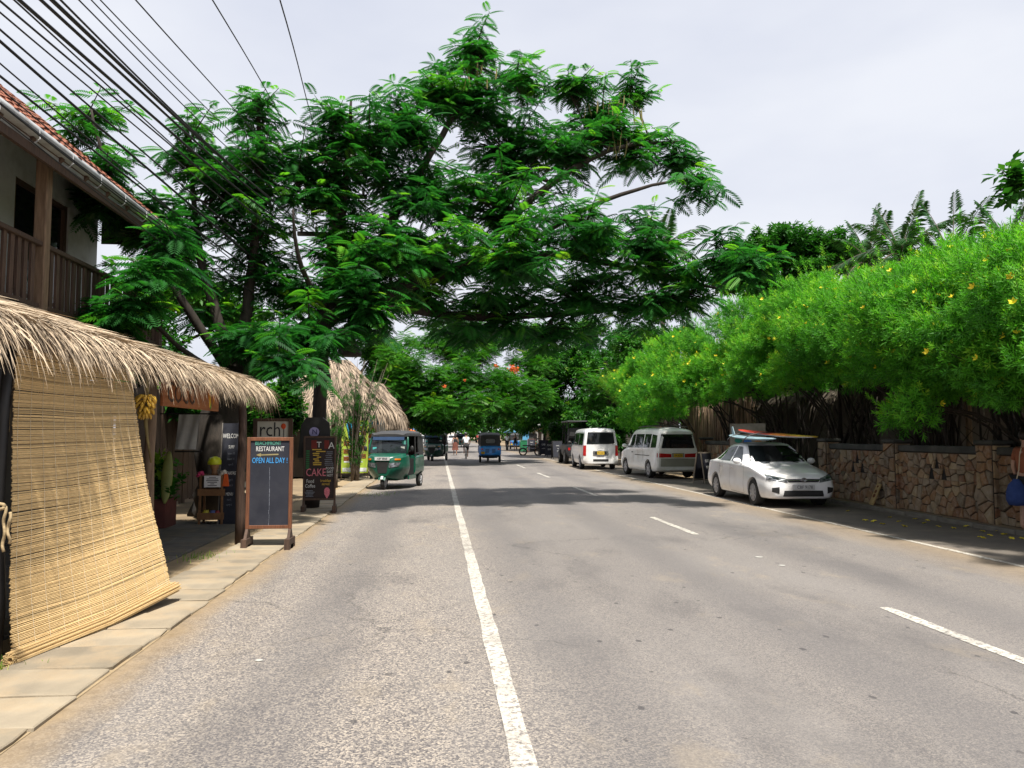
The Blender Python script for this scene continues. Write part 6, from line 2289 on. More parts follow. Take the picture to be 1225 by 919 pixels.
def grow(name, label, cat, base, limbs, blobs, tmpl, leafmat, bark, leaf=.55, per=14, slen=(1.0, 2.0), seed=1, upness=1.0, outness=.5, group=None, flat=1.0, twig=.011, rootflare=1.25, layer=0.0, rise=46):
    """trunk and limbs as given; every blob gets a hub branch from the nearest limb and leafy shoots from the hub"""
    rng = random.Random(seed)
    base = Vector(base)
    t = thing(name, label, cat, tuple(base), 0, group)
    w = MB()
    nodes = []
    for pts, r0, r1 in limbs:
        pts = [Vector(p) for p in pts]
        sm = []
        n = len(pts)
        A = np.array([tuple(p) for p in pts])
        K = max(2, (n - 1) * 4)
        for i in range(K + 1):
            q = Vector(crom(A, (n - 1) * i / K)) if n > 2 else pts[0].lerp(pts[1], i / K)
            q = q + rnd_dir(rng) * (r0 * .18)
            sm.append(q)
        rad = [(r0 + (r1 - r0) * (i / K)) * rng.uniform(.92, 1.08) for i in range(K + 1)]
        if pts[0].z < .3:
            rad[0] *= rootflare * 1.15
            rad[1] *= 1.08
        w.tube(sm, rad, 10 if r0 > .1 else 7)
        nodes += list(zip(sm, rad))
    lv = Leaves()
    for c, rr, n in blobs:
        c = Vector(c)
        rr = Vector(rr)
        hub = c + Vector((0, 0, -rr.z * .55))
        nd_, nr = min(nodes, key=lambda q: (q[0] - hub).length + (1.2 if q[0].z > hub.z + .5 else 0))
        mid = nd_.lerp(hub, .5) + Vector((rng.uniform(-.2, .2), rng.uniform(-.2, .2), -.12 * (hub - nd_).length + rng.uniform(-.1, .25)))
        pts = bez(nd_, mid, hub, 6)
        r0 = min(nr * .6, .02 + .012 * (hub - nd_).length + .02)
        w.tube(pts, [max(.014, r0 * (1 - .5 * i / 6)) for i in range(7)], 6)
        nn = list(pts[2:])
        for k in range(n):
            v = rnd_dir(rng)
            v = v * (1 / max(v.length, .2)) * (rng.random() ** .45)
            vz = v.z * rr.z
            if layer:
                vz = round((c.z + vz) / layer) * layer - c.z + rng.gauss(0, layer * .13)
            tip = c + Vector((v.x * rr.x, v.y * rr.y, vz))
            out = (tip - hub)
            if layer:
                out.z *= .15
            if not layer:
                out.z *= .3
            if out.length > 0:
                out.normalize()
            d = (Vector((0, 0, upness)) + out * outness + rnd_dir(rng) * .35).normalized()
            L = rng.uniform(*slen)
            b0 = tip - d * L
            src = min(nn, key=lambda q: (q - b0).length)
            if twig:
                w.tube(bez(src, src.lerp(b0, .6) + Vector((0, 0, -.1)), tip, 4), [twig * 1.3, twig * 1.2, twig, twig * .8, twig * .4], 4, cap=False)
            srnd = rng.uniform(-.18, .18)
            az = rng.uniform(0, 6.28)
            for j in range(per):
                f = (j + .5) / per
                p = tip - d * (L * .85 * (1 - f))
                az += 2.4
                el = R(-14 + rise * f * f + rng.uniform(-14, 14))
                x = Vector((math.cos(az) * math.cos(el), math.sin(az) * math.cos(el), math.sin(el) * flat))
                u = Vector((rng.uniform(-.55, .55), rng.uniform(-.55, .55), 1))
                young = .33 if (f > .86 and rng.random() < .45) else 0
                lv.add(p, x, u, leaf * rng.uniform(.65, 1.15) * (1 - .35 * f * f), min(1, max(0, .38 + srnd + rng.gauss(0, .13) + young)))
    w.build('trunk', bark, t, smooth=True, world=True)
    lv.build('crown', tmpl, leafmat, t)
    return t


def PB_(px, py, Y, rx, ry, dy, n):
    """blob from picture position, depth and picture size"""
    return (AT(px, py, Y), (rx * Y / 920, dy, ry * Y / 920), n)


# ---- the big feathery tree over the road
TY = 16.3
tb = GR(272, 616)
tb = Vector((tb.x, tb.y, 0))
k = 1.0
P_ = lambda px, py, Y: AT(px, py, Y)
limbs = [([tb + Vector((-.1, 0, -.05)), P_(262, 560, 15.6), P_(262, 500, 15.8), P_(278, 452, 16.0)], .46, .40),
         ([P_(278, 455, 16.0), P_(335, 425, 16.2), P_(395, 378, 16.6), P_(470, 348, 17.0)], .33, .22),
         ([P_(470, 348, 17.0), P_(560, 318, 17.3), P_(660, 305, 17.5), P_(760, 322, 17.5), P_(858, 345, 17.2)], .17, .03),
         ([P_(450, 355, 17.0), P_(540, 378, 17.8), P_(640, 378, 18.5), P_(730, 372, 19)], .16, .04),
         ([P_(430, 362, 16.8), P_(470, 260, 17.2), P_(530, 160, 17.6), P_(578, 60, 18)], .15, .03),
         ([P_(560, 318, 17.3), P_(640, 235, 17.6), P_(730, 180, 18), P_(815, 170, 18.5)], .12, .03),
         ([P_(600, 312, 17.4), P_(700, 250, 17), P_(780, 222, 16.8), P_(838, 212, 16.8)], .07, .02),
         ([P_(278, 450, 16.0), P_(300, 340, 16), P_(308, 210, 15.8), P_(310, 110, 15.6)], .15, .025),
         ([P_(275, 450, 16.0), P_(266, 400, 15.8), P_(240, 310, 15.7), P_(226, 180, 15.6)], .17, .025),
         ([P_(270, 440, 15.9), P_(200, 330, 15.2), P_(140, 230, 14.8), P_(108, 130, 14.6)], .10, .02),
         ([P_(395, 378, 16.6), P_(408, 280, 16.6), P_(416, 180, 16.4), P_(420, 120, 16.3)], .12, .025),
         ([P_(395, 378, 16.6), P_(360, 320, 15.5), P_(350, 250, 15)], .08, .02),
         ([P_(272, 450, 15.9), P_(220, 420, 13.8), P_(170, 370, 12.6)], .07, .02),
         ([P_(335, 425, 16.2), P_(345, 440, 14.6), P_(335, 430, 13.8)], .05, .02)]
bl_ = []
for a in ((105, 130, 15, 42, 30, .8, 8), (120, 205, 15, 55, 50, 1.2, 16), (170, 250, 15.2, 55, 50, 1.2, 16), (225, 175, 15.7, 38, 50, 1.0, 15), (215, 270, 15.8, 55, 55, 1.3, 18),
          (310, 120, 15.7, 24, 36, .7, 8), (308, 195, 15.9, 44, 55, 1.2, 22), (310, 285, 16.2, 60, 50, 1.3, 22), (405, 135, 16.3, 42, 36, .9, 13), (400, 205, 16.5, 58, 50, 1.2, 24), (415, 285, 16.8, 65, 45, 1.3, 24),
          (350, 345, 16.6, 75, 36, 1.3, 18), (250, 350, 16.3, 55, 40, 1.0, 8),
          (490, 130, 17.2, 46, 50, 1.1, 18), (500, 215, 17.2, 70, 55, 1.4, 30), (570, 45, 18, 30, 34, .8, 9), (560, 110, 17.8, 50, 45, 1.1, 18), (610, 160, 18, 65, 52, 1.4, 28), (600, 235, 17.6, 75, 48, 1.5, 30),
          (680, 95, 18.6, 42, 24, .9, 10), (685, 165, 18.2, 62, 42, 1.3, 24), (755, 100, 19, 32, 22, .8, 7), (755, 165, 18.4, 50, 34, 1.1, 15), (805, 175, 18.4, 32, 28, .9, 8), (832, 208, 17, 26, 12, .5, 5),
          (520, 295, 17.2, 80, 38, 1.5, 28), (610, 295, 16.6, 80, 36, 1.5, 28), (700, 280, 16.9, 78, 36, 1.5, 26), (775, 285, 17.0, 58, 38, 1.3, 18), (820, 330, 17.2, 48, 34, 1.2, 14), (770, 355, 17.6, 62, 30, 1.4, 18),
          (690, 345, 18, 75, 34, 1.6, 24), (600, 350, 18, 80, 34, 1.6, 24), (500, 345, 17.6, 80, 30, 1.5, 20), (905, 305, 15.6, 42, 18, .7, 8), (860, 300, 16.4, 26, 22, .7, 7), (650, 390, 19, 80, 20, 1.4, 14), (560, 392, 19, 70, 18, 1.4, 10),
          (265, 225, 15.8, 36, 55, 1.2, 12), (355, 195, 16.2, 36, 55, 1.2, 13), (450, 165, 17, 40, 50, 1.2, 14), (625, 90, 18.4, 34, 28, .9, 9), (720, 128, 18.5, 34, 26, 1, 9), (530, 95, 17.8, 30, 34, .9, 9), (430, 330, 15.8, 55, 34, 1.0, 18), (470, 300, 16, 55, 34, 1.0, 16), (300, 395, 15.2, 50, 26, .9, 14), (370, 385, 15.4, 50, 26, .9, 14), (440, 375, 16, 55, 20, 1.0, 14), (165, 340, 12.2, 48, 34, .8, 13), (205, 305, 13, 36, 28, .7, 8), (120, 370, 12.5, 30, 26, .6, 5), (335, 415, 14.2, 38, 28, .7, 12), (395, 405, 15.6, 34, 16, .7, 5)):
    a = list(a); a[3] *= 1.42 if a[0] > 440 else 1.28; a[4] *= .95; a[6] = int(a[6] * (1.06 if a[0] > 440 else .86) + 1)
    bl_.append(PB_(*a))
big = grow('feathery_tree', 'huge feathery-leaved tree spreading from left across the road', 'tree', tb, limbs, bl_, T_FROND, M_leafA, M_bark, leaf=.54, per=15, slen=(.7, 1.5), seed=11, twig=.015, upness=.3, outness=1.1, layer=.62, rise=30)
# hanging seed pods
b = MB()
rp = random.Random(5)
for px, py, Y, n in ((748, 118, 18.3, 14), (575, 80, 17.6, 12), (745, 160, 18, 12), (720, 120, 18.2, 10)):
    for i in range(n):
        q = AT(px + rp.uniform(-20, 20), py + rp.uniform(-10, 14), Y + rp.uniform(-.5, .3))
        L = rp.uniform(.25, .5); a = rp.uniform(0, 6.28); cu = rp.uniform(-.1, .1)
        sd_ = Vector((math.cos(a), math.sin(a), 0)) * .018
        rows = []
        for j in range(5):
            c_ = q + Vector((cu * (j / 4) ** 2, 0, -L * j / 4)); ww = (0.3, 1, 1, .9, .2)[j]
            rows.append([c_ - sd_ * ww, c_ + sd_.cross(Vector((0, 0, .3))) * ww, c_ + sd_ * ww])
        b.sheet(rows)
tag(b.build('seed_pods', M_pod, big, world=True), kind='stuff')


# ---- flowering hedge of tall oleander-like shrubs behind the wall
hedge_blobs = [(1225, 325, 12.6, 1.0), (1180, 315, 13.4, .9), (1130, 330, 14.6, 1.0), (1080, 335, 16, 1.0), (1020, 345, 17.2, 1.0), (965, 365, 19.2, 1.0), (912, 392, 21.5, 1.0), (862, 420, 24.5, 1.1), (818, 440, 28, 1.15), (775, 462, 33, 1.2), (758, 470, 36, 1.1),
               (1235, 400, 11.9, 1.0), (1165, 395, 13, 1.0), (1100, 400, 14, 1.0), (1040, 405, 15.6, 1.0), (980, 415, 17.5, 1.0), (920, 430, 20, 1.0), (870, 448, 23, .95), (822, 462, 26.5, .95), (785, 482, 31, .9),
               (1240, 445, 11.6, .62), (1175, 436, 12.6, .7), (1115, 440, 13.6, .6), (1055, 438, 15, .6), (1000, 436, 16.6, .55), (945, 448, 19, .6), (890, 458, 21.5, .55), (765, 500, 34, .7), (1090, 488, 13.6, .35), (840, 470, 25, .5),
               (1205, 285, 14, .6), (1155, 295, 15.2, .55), (1105, 305, 16.6, .55), (1245, 280, 13.4, .7), (1050, 318, 18, .6), (990, 335, 19, .55), (1270, 350, 11.6, 1.1), (1290, 430, 11.2, 1.0)]
rh = random.Random(31)
shr_y = [10.6, 13.6, 16.6, 19.8, 23.2, 27.2, 31.5, 35.2]
names_ = ['nearest tall yellow-flowered shrub overhanging right frame edge', 'second tall yellow-flowered shrub along the stone wall from right', 'third tall yellow-flowered shrub rising above the leaning plank', 'fourth tall yellow-flowered shrub above the gate beside car', 'fifth yellow-flowered shrub above the white car roof', 'sixth yellow-flowered shrub above the painted panel', 'seventh yellow-flowered shrub over the pole fence', 'lime green shrub hanging low over the white minivan']
groups_ = {i: [] for i in range(len(shr_y))}
def hedge_top(px):
    return float(np.interp(px, [740, 760, 800, 850, 880, 940, 1000, 1080, 1150, 1225, 1300], [452, 432, 406, 370, 352, 336, 312, 304, 290, 270, 262]))


for hi_, hb in enumerate(hedge_blobs):
    lim = hedge_top(hb[0]) + (hb[3] * .98 + .27) * 920 / hb[2]
    if hi_ < 11 or hb[1] < lim:
        hb = (hb[0], lim if hi_ < 11 or hi_ >= 30 else max(hb[1], lim), hb[2], hb[3])
    push = 1.08 if 850 < hb[0] < 1070 else 1.0
    c = AT(hb[0], hb[1], (hb[2] - .9) * push)
    i = min(range(len(shr_y)), key=lambda j: abs(shr_y[j] - c.y))
    groups_[i].append((c, hb[3]))
b = MB()
for kk in range(5):
    a_ = kk * 2 * math.pi / 5
    d_ = Vector((.9, math.cos(a_) * .9, math.sin(a_) * .9)); s_ = Vector((0, -math.sin(a_), math.cos(a_)))
    b._add([Vector((0, 0, 0)), d_ * .55 + s_ * .32, d_ * 1.0, d_ * .55 - s_ * .32], [(0, 1, 2, 3)])
T_FL = (np.array(b.v, float), np.array(b.f, int))
for i, y_ in enumerate(shr_y):
    bx = 11.0 + rh.uniform(-.2, .3)
    t = thing('flowering_shrub', names_[i], 'shrub', (bx, y_, 0), 0, 'tall shrubs along the wall')
    lv, fl, w = Leaves(), Leaves(), MB()
    # the hidden far side of each bush
    bls = list(groups_[i]) + [(Vector((11.8 + rh.uniform(-.3, .5), y_ + rh.uniform(-1, 1), rh.uniform(3.2, 4.6))), 1.15) for _ in range(2)]
    for (c, r_) in bls:
        back = c.x > 11.4
        K = int((16 if back else 34) * r_ * r_) + 3
        for _k in range(K):                       # separate leafy boughs with hollows between them
            v0 = rnd_dir(rh).normalized() * rh.uniform(.7, 1.08)
            if v0.z < -.5:
                v0.z *= .5
            sc_ = c + Vector((v0.x * r_ * 1.1, v0.y * r_ * 1.25, v0.z * r_ * .95))
            sr = rh.uniform(.22, .42) * min(1, .55 + .45 * r_)
            tone = rh.gauss(0, .1)
            for _ in range(int(120 * sr / .32 * (sr / .32) * .62 + 10)):
                v = rnd_dir(rh).normalized() * (rh.random() ** .3)
                p = sc_ + Vector((v.x * sr * 1.15, v.y * sr * 1.15, v.z * sr))
                d = (v * .8 + v0 * .35 + Vector((-.1, 0, .45)) + rnd_dir(rh) * .5).normalized()
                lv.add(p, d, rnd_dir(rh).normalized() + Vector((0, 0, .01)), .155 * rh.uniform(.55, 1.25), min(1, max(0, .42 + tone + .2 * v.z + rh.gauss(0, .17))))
                if v.length > .9 and v.z > -.2 and rh.random() < .05 and not back:
                    fl.add(p + d * .12, d, rnd_dir(rh).normalized(), .062 * rh.uniform(.8, 1.2), .5)
            if rh.random() < .35:                 # stray shoot
                q0, dd_ = sc_.copy(), (v0 + Vector((0, 0, .9))).normalized()
                L_ = rh.uniform(.3, .65)
                w.tube([q0, q0 + dd_ * (sr + L_)], [.008, .003], 4, cap=False)
                for j in range(6):
                    lv.add(q0 + dd_ * (sr + L_ * j / 5), (dd_ + rnd_dir(rh) * .3).normalized(), rnd_dir(rh).normalized(), .13 * rh.uniform(.7, 1.1), min(1, .55 + rh.gauss(0, .15)))
        src = Vector((bx + rh.uniform(-.35, .35), y_ + rh.uniform(-.5, .5), 0))
        for _ in range(3):
            q = c + rnd_dir(rh) * r_ * .5
            s0 = src + Vector((rh.uniform(-.3, .3), rh.uniform(-.4, .4), 0))
            w.tube(bez(s0, Vector((s0.x + .2, s0.y + (q.y - s0.y) * .4, 2.3)), q, 7), [.045, .04, .036, .03, .026, .022, .016, .01], 6)
        for _ in range(int(26 * r_)):
            q = c + rnd_dir(rh).normalized() * r_ * .85
            s0 = c + rnd_dir(rh) * r_ * .3 + Vector((.3, 0, -.4 * r_))
            w.tube(bez(s0, s0.lerp(q, .5) + Vector((0, 0, -.1)), q, 3), [.014, .011, .008, .004], 4, cap=False)
    for _ in range(9):                       # bare grey stems, coloured dark for the shade under the leaves
        s0 = Vector((bx + rh.uniform(-.5, .8), y_ + rh.uniform(-1.6, 1.6), 0))
        q = s0 + Vector((rh.uniform(-.6, .5), rh.uniform(-.7, .7), rh.uniform(2.2, 3.0)))
        w.tube(bez(s0, s0.lerp(q, .5) + Vector((rh.uniform(-.15, .35), rh.uniform(-.25, .25), 0)), q, 6), [.045, .04, .036, .03, .026, .02, .012], 6)
        for _2 in range(5):
            f = rh.uniform(.45, 1)
            a0 = s0.lerp(q, f)
            w.tube([a0, a0 + Vector((rh.uniform(-.5, .3), rh.uniform(-.5, .5), rh.uniform(.1, .6)))], [.012, .005], 4, cap=False)
    w.build('stems', M_bark, t, smooth=True, world=True)
    lv.build('crown', T_LANCE, M_leafY if i == 7 else M_leafH, t)
    if fl.p:
        fl.build('flowers', T_FL, M_flY, t)


# ---- trees further down the road
def simple_tree(name, label, x, y, h, blobs, tmpl, mat, bark, r0=.22, leaf=.5, per=9, seed=1, lean=(0, 0), slen=(.5, 1.2), upness=.7, outness=.9, group=None, twig=.012):
    base = Vector((x, y, 0))
    top = Vector((x + lean[0], y + lean[1], h))
    limbs_ = [([base, base.lerp(top, .35) + Vector((random.uniform(-.15, .15), 0, 0)), top], r0, r0 * .55)]
    rg = random.Random(seed)
    for c, rr, n in blobs[:7]:
        c = Vector(c)
        s0 = base.lerp(top, rg.uniform(.75, 1))
        limbs_.append(([s0, s0.lerp(c, .5) + Vector((0, 0, rg.uniform(-.1, .3))), c], r0 * .42, r0 * .12))
    return grow(name, label, 'tree', base, limbs_, blobs, tmpl, mat, bark, leaf, per, slen, seed, upness, outness, group, twig=twig)


def row(lst, n=1.0):
    out = []
    n *= 2.1
    for px, py, Y, rx, ry, dy, m in lst:
        out.append(PB_(px, py, Y, rx, ry, dy, int(m * n)))
    return out


GRP = 'trees lining the far road'
simple_tree('flame_tree', 'flat-crowned flame tree with orange blossom over the far road', -4.2, 43, 3.4,
            row([(500, 455, 42, 45, 26, 2.2, 34), (550, 445, 42, 48, 26, 2.4, 38), (600, 452, 43, 45, 22, 2.4, 34), (640, 465, 44, 32, 15, 2, 18), (570, 475, 41, 50, 14, 2, 24), (520, 480, 41, 36, 16, 2, 20), (610, 480, 43, 36, 10, 2, 14), (560, 420, 44, 45, 16, 2.2, 24), (480, 425, 42, 40, 22, 2, 22), (520, 405, 45, 50, 16, 2.2, 26), (590, 402, 46, 50, 16, 2.2, 26), (450, 400, 45, 36, 16, 2, 16), (640, 430, 46, 36, 18, 2.2, 22), (555, 385, 47, 50, 14, 2.2, 18)]),
            T_FROND2, M_leafF, M_bark, .26, .64, 12, 21, (1.5, -1))
simple_tree('shade_tree', 'dense dark tree behind the thatched huts at left', -5.5, 45, 4,
            row([(470, 440, 45, 36, 30, 2, 36), (495, 480, 45, 34, 30, 2, 40), (520, 500, 46, 26, 14, 1.6, 20), (465, 490, 46, 22, 18, 1.5, 18), (450, 420, 46, 30, 16, 1.5, 16)]), T_BROAD, M_leafB, M_bark, .28, .62, 8, 22)
simple_tree('shade_tree', 'broad green tree over black sandwich boards at right', 10.5, 56, 4.2,
            row([(660, 440, 54, 36, 26, 2.6, 44), (700, 440, 54, 34, 26, 2.6, 42), (735, 455, 54, 26, 26, 2.2, 30), (650, 480, 54, 34, 20, 2.6, 36), (690, 485, 54, 36, 18, 2.6, 36), (630, 500, 56, 24, 14, 2, 20), (672, 512, 56, 26, 12, 2, 18), (720, 485, 53, 22, 14, 2, 16), (690, 415, 55, 40, 14, 2.2, 20), (735, 425, 56, 40, 16, 2.2, 24), (700, 392, 57, 46, 14, 2.2, 22), (645, 396, 57, 40, 14, 2.2, 20), (760, 400, 58, 36, 16, 2.2, 20), (650, 420, 56, 36, 14, 2.2, 20), (770, 440, 58, 30, 20, 2.2, 22)]), T_BROAD, M_leafB, M_barkl, .3, .62, 8, 23)
simple_tree('shade_tree', 'loose grey-limbed tree behind the boxy white van', 11.0, 44.5, 3.3,
            row([(745, 440, 43, 30, 20, 1.6, 16), (715, 455, 43, 30, 18, 1.8, 18), (770, 430, 44, 26, 16, 1.6, 14), (735, 475, 43, 18, 10, 1.4, 7), (760, 470, 43, 14, 12, 1.2, 7)]), T_FROND2, M_leafF, M_barkl, .28, .6, 7, 24, (-.9, -.4))
simple_tree('shade_tree', 'pale trunk tree beside the minivan with high thin crown', 11.6, 41.5, 4.8, row([(790, 405, 41, 34, 20, 1.6, 18), (755, 410, 42, 30, 14, 1.6, 12), (820, 400, 40, 24, 16, 1.4, 10)]), T_BROAD, M_leafB, M_barkl, .3, .55, 8, 25)
for i, (x, y, h, lst, lb, mt) in enumerate((
        (-4.8, 70, 3.8, [(515, 500, 70, 22, 14, 3, 22), (540, 492, 70, 22, 12, 3, 22), (562, 498, 72, 18, 9, 3, 14), (530, 478, 72, 28, 12, 3, 22)], 'mid-distance tree left of the road over parked three-wheeler', M_leafB),
        (10.8, 78, 4, [(625, 492, 78, 18, 12, 3, 22), (645, 486, 78, 22, 16, 3, 28), (610, 500, 80, 12, 8, 2.5, 12), (660, 500, 76, 16, 12, 2.5, 16), (640, 470, 80, 30, 12, 3, 22)], 'mid-distance dark tree right of the road over far people', M_leafB),
        (-6, 100, 5, [(548, 500, 100, 16, 8, 4, 18), (532, 505, 100, 14, 8, 4, 16), (560, 492, 104, 22, 8, 4, 20), (545, 485, 104, 24, 10, 4, 20)], 'bright tree far down the left side', M_leafF),
        (13, 112, 5, [(612, 500, 112, 14, 9, 4, 20), (600, 492, 114, 18, 8, 4, 20), (628, 505, 110, 12, 8, 4, 14), (590, 498, 116, 14, 6, 4, 12)], 'dark tree far down the right side', M_leafB),
        (3, 172, 6, [(575, 502, 170, 22, 8, 5, 26), (600, 500, 172, 20, 8, 5, 24), (550, 502, 172, 20, 8, 5, 24), (530, 506, 168, 14, 6, 5, 14)], 'pale green trees closing the end of the road', M_leafF))):
    simple_tree('shade_tree', lb, x, y, h, row(lst, 1.5), T_BROADF, mt, M_bark, .3, .9 + i * .12, 8, 40 + i, slen=(.6, 1.6), group=GRP, twig=0)
simple_tree('leafy_bush', 'dark leafy bushes between the boxy van and the minivan', 11.4, 42.5, 1.5, row([(715, 505, 43, 26, 16, 1.5, 26), (742, 500, 42, 24, 18, 1.5, 26), (765, 505, 41, 18, 14, 1.2, 16), (728, 525, 42, 26, 12, 1.4, 18), (695, 500, 46, 22, 14, 1.5, 18)]), T_BROAD, M_leafB, M_bark, .07, .5, 8, 51, slen=(.3, .8), twig=.01)
simple_tree('shade_tree', 'tree filling the gap behind the roof of the boxy van', 13.5, 50, 4, row([(745, 465, 48, 30, 24, 2, 30), (780, 470, 46, 26, 24, 2, 24), (715, 470, 50, 26, 20, 2, 22)]), T_BROAD, M_leafB, M_bark, .25, .6, 8, 52)
# behind the house and the stall
simple_tree('shade_tree', 'yellowish tree seen through gaps behind the house', -11, 26, 4, row([(250, 350, 27, 40, 30, 2, 22), (290, 380, 28, 36, 26, 2, 18), (200, 340, 27, 40, 30, 2, 18), (170, 390, 26, 40, 30, 2, 18)]), T_BROAD, M_leafF, M_bark, .25, .55, 8, 26)
simple_tree('shade_tree', 'dark leafy tree behind the thatched stall', -7.5, 21, 3, row([(230, 470, 20, 60, 40, 1.5, 30), (170, 430, 20, 60, 50, 1.5, 30), (300, 480, 21, 40, 26, 1.2, 16)]), T_BROAD, M_leafB, M_bark, .2, .45, 8, 27)
simple_tree('leafy_bush', 'leafy bush beside the pole in front of the thatched hut', -4.0, 20.5, 1.6, row([(335, 475, 20.5, 32, 26, .8, 30), (320, 500, 20.5, 26, 18, .7, 18), (352, 495, 20.5, 18, 16, .6, 10)]), T_BROADF, M_leafB, M_bark, .06, .36, 8, 28, slen=(.3, .7), twig=.008)
simple_tree('mango_tree', 'tall mango tree rising above the flowering hedge', 17.5, 38, 7, row([(900, 300, 38, 34, 26, 2.2, 38), (940, 290, 38, 36, 26, 2.4, 44), (980, 295, 38, 30, 24, 2.2, 34), (915, 335, 37, 40, 22, 2, 30), (970, 325, 37, 40, 22, 2, 30), (872, 325, 38, 24, 20, 1.8, 20), (1010, 300, 38, 22, 20, 1.8, 16), (940, 365, 37, 50, 20, 2, 20)]), T_BROAD, M_leafB, M_bark, .35, .62, 9, 29)

# tree standing beyond the right edge of the frame: one leafy twig reaches in
aw = AT(1207, 205, 9.6)
simple_tree('almond_tree', 'broad-leaved tree whose leafy twig reaches in at top right', 11.6, 8.2, 5.2,
            [(aw + Vector((.12, 0, -.02)), (.22, .25, .2), 6), (Vector((9.4, 8.6, 6.2)), (.9, .9, .6), 16), (Vector((9.6, 7.2, 6.6)), (1.3, 1.2, .6), 26), (Vector((8.4, 6.6, 6.3)), (1.1, 1.0, .5), 22), (Vector((10.8, 7.4, 7.2)), (1.3, 1.3, .6), 22)],
            T_BROADF, M_leafB, M_bark, .2, .34, 8, 30, (-.9, -.2), slen=(.3, .6), twig=.008)


# ---- oleander by the menu banner
def oleander(label, px, py, topy, n, seed, spread):
    g_ = GR(px, py)
    rg = random.Random(seed)
    t = thing('oleander', label, 'shrub', (g_.x, g_.y, 0))
    w, lv = MB(), Leaves()
    H = AT(px, topy, g_.y).z
    for i in range(n):
        a = rg.uniform(0, 6.28)
        tip = Vector((g_.x, g_.y, 0)) + Vector((math.cos(a) * spread * rg.random(), math.sin(a) * spread * rg.random(), H * rg.uniform(.55, 1)))
        b0 = Vector((g_.x + rg.uniform(-.15, .15), g_.y + rg.uniform(-.15, .15), 0))
        pts = bez(b0, b0.lerp(tip, .5) - Vector((math.cos(a), math.sin(a), 0)) * spread * .2, tip, 6)
        w.tube(pts, [.02, .018, .016, .013, .011, .008, .004], 5)
        for q in range(9):
            f = rg.uniform(.3, 1)
            p = pts[int(f * 6)] + rnd_dir(rg) * .12
            lv.add(p, (rnd_dir(rg) * .5 + Vector((0, 0, .7))).normalized(), rnd_dir(rg).normalized(), .2 * rg.uniform(.7, 1.2), min(1, max(0, rg.gauss(.35, .15))))
    w.build('stems', M_barkl, t, smooth=True, world=True)
    lv.build('crown', T_LANCE, M_leafB, t)


oleander('tall slender oleander beside the lime menu banner', 425, 576, 428, 60, 3, 1.25)
oleander('smaller oleander left of the tall one by the pole', 398, 584, 470, 16, 4, .7)

# planter shrub leaves
lv = Leaves()
rg = random.Random(8)
for i in range(130):
    p = Vector((-5.0, 14.3, .75)) + Vector((rg.gauss(0, .18), rg.gauss(0, .18), rg.uniform(-.25, .35)))
    lv.add(p, rnd_dir(rg) + Vector((0, 0, .5)), Vector((rg.uniform(-.3, .3), rg.uniform(-.3, .3), 1)), .2, rg.uniform(.1, .6))
for i in range(8):
    lv.add(Vector((-4.95, 14.1, 1.1)) + rnd_dir(rg) * .1, rnd_dir(rg) + Vector((0, 0, .5)), Vector((0, 0, 1)), .3, 1.0)
lv.build('foliage', T_BROADF, M_leafF, pl)


# ---- coconut palms behind the hedge
def palm(label, px, py, Y, seed, lean=0.0):
    rg = random.Random(seed)
    c = AT(px, py, Y)
    base = Vector((c.x + lean, c.y, 0))
    t = thing('coconut_palm', label, 'palm', tuple(base), 0, 'palms behind the hedge')
    w = MB(); w.tube(bez(base, base.lerp(c, .5) + Vector((lean * .3, 0, -.4)), c, 10), [.17 - .007 * i for i in range(11)], 9); w.build('trunk', M_barkl, t, smooth=True, world=True)
    for i in range(15):
        a = i * 2.4
        el = R(82 - i * 6.6 + rg.uniform(-6, 6))
        L = rg.uniform(2.3, 3.1)
        d = Vector((math.cos(a) * math.cos(el), math.sin(a) * math.cos(el), math.sin(el)))
        pts = []
        p = c.copy()
        for j in range(13):
            pts.append(p.copy()); p = p + d * (L / 12); d = (d + Vector((0, 0, -.05 - .075 * math.cos(el)))).normalized()
        V, Q, Rr = [], [], []
        side = Vector((-math.sin(a), math.cos(a), 0))
        for j in range(1, 56):
            if rg.random() < .08:
                continue
            f = j / 56
            q = Vector(crom(np.array([tuple(v) for v in pts]), f * 12))
            tg = (pts[min(12, int(f * 12) + 1)] - pts[int(f * 12)]).normalized()
            up_ = side.cross(tg)
            ll = .62 * math.sin(math.pi * (.12 + .8 * f)) + .08
            for s in (-1, 1):
                dl = (side * s * .75 + tg * .6 + up_ * rg.uniform(.0, .3) + Vector((0, 0, -.15))).normalized()
                wv = tg * .04
                b0 = len(V)
                tip = q + dl * ll + Vector((0, 0, -.18 * ll))
                m_ = q + dl * ll * .5
                V += [q, m_ + wv, tip, m_ - wv]
                Q.append((b0, b0 + 1, b0 + 2, b0 + 3)); Rr += [rg.uniform(.2, .8)] * 4
        w2 = MB()
        fo = big_mesh('frond', [tuple(v) for v in V], Q, Rr, M_leafP, t)
        w2.tube(pts, [.03 - .002 * j for j in range(13)], 5); w2.build('rachis', M_leafP, fo, world=True) if False else w2.build('frond_stalk', M_barkl, t, world=True)


palm('coconut palm with upright young frond behind the hedge, leftmost near mango', 1078, 305, 31, 1)
palm('coconut palm behind the hedge, second from the right edge', 1140, 318, 29, 2)
palm('coconut palm behind the hedge nearest the right edge', 1212, 306, 27, 3)
palm('coconut palm peeping beyond the big tree tip', 792, 300, 42, 4)
palm('coconut palm low behind the hedge beside the mango tree', 1040, 316, 34, 5)

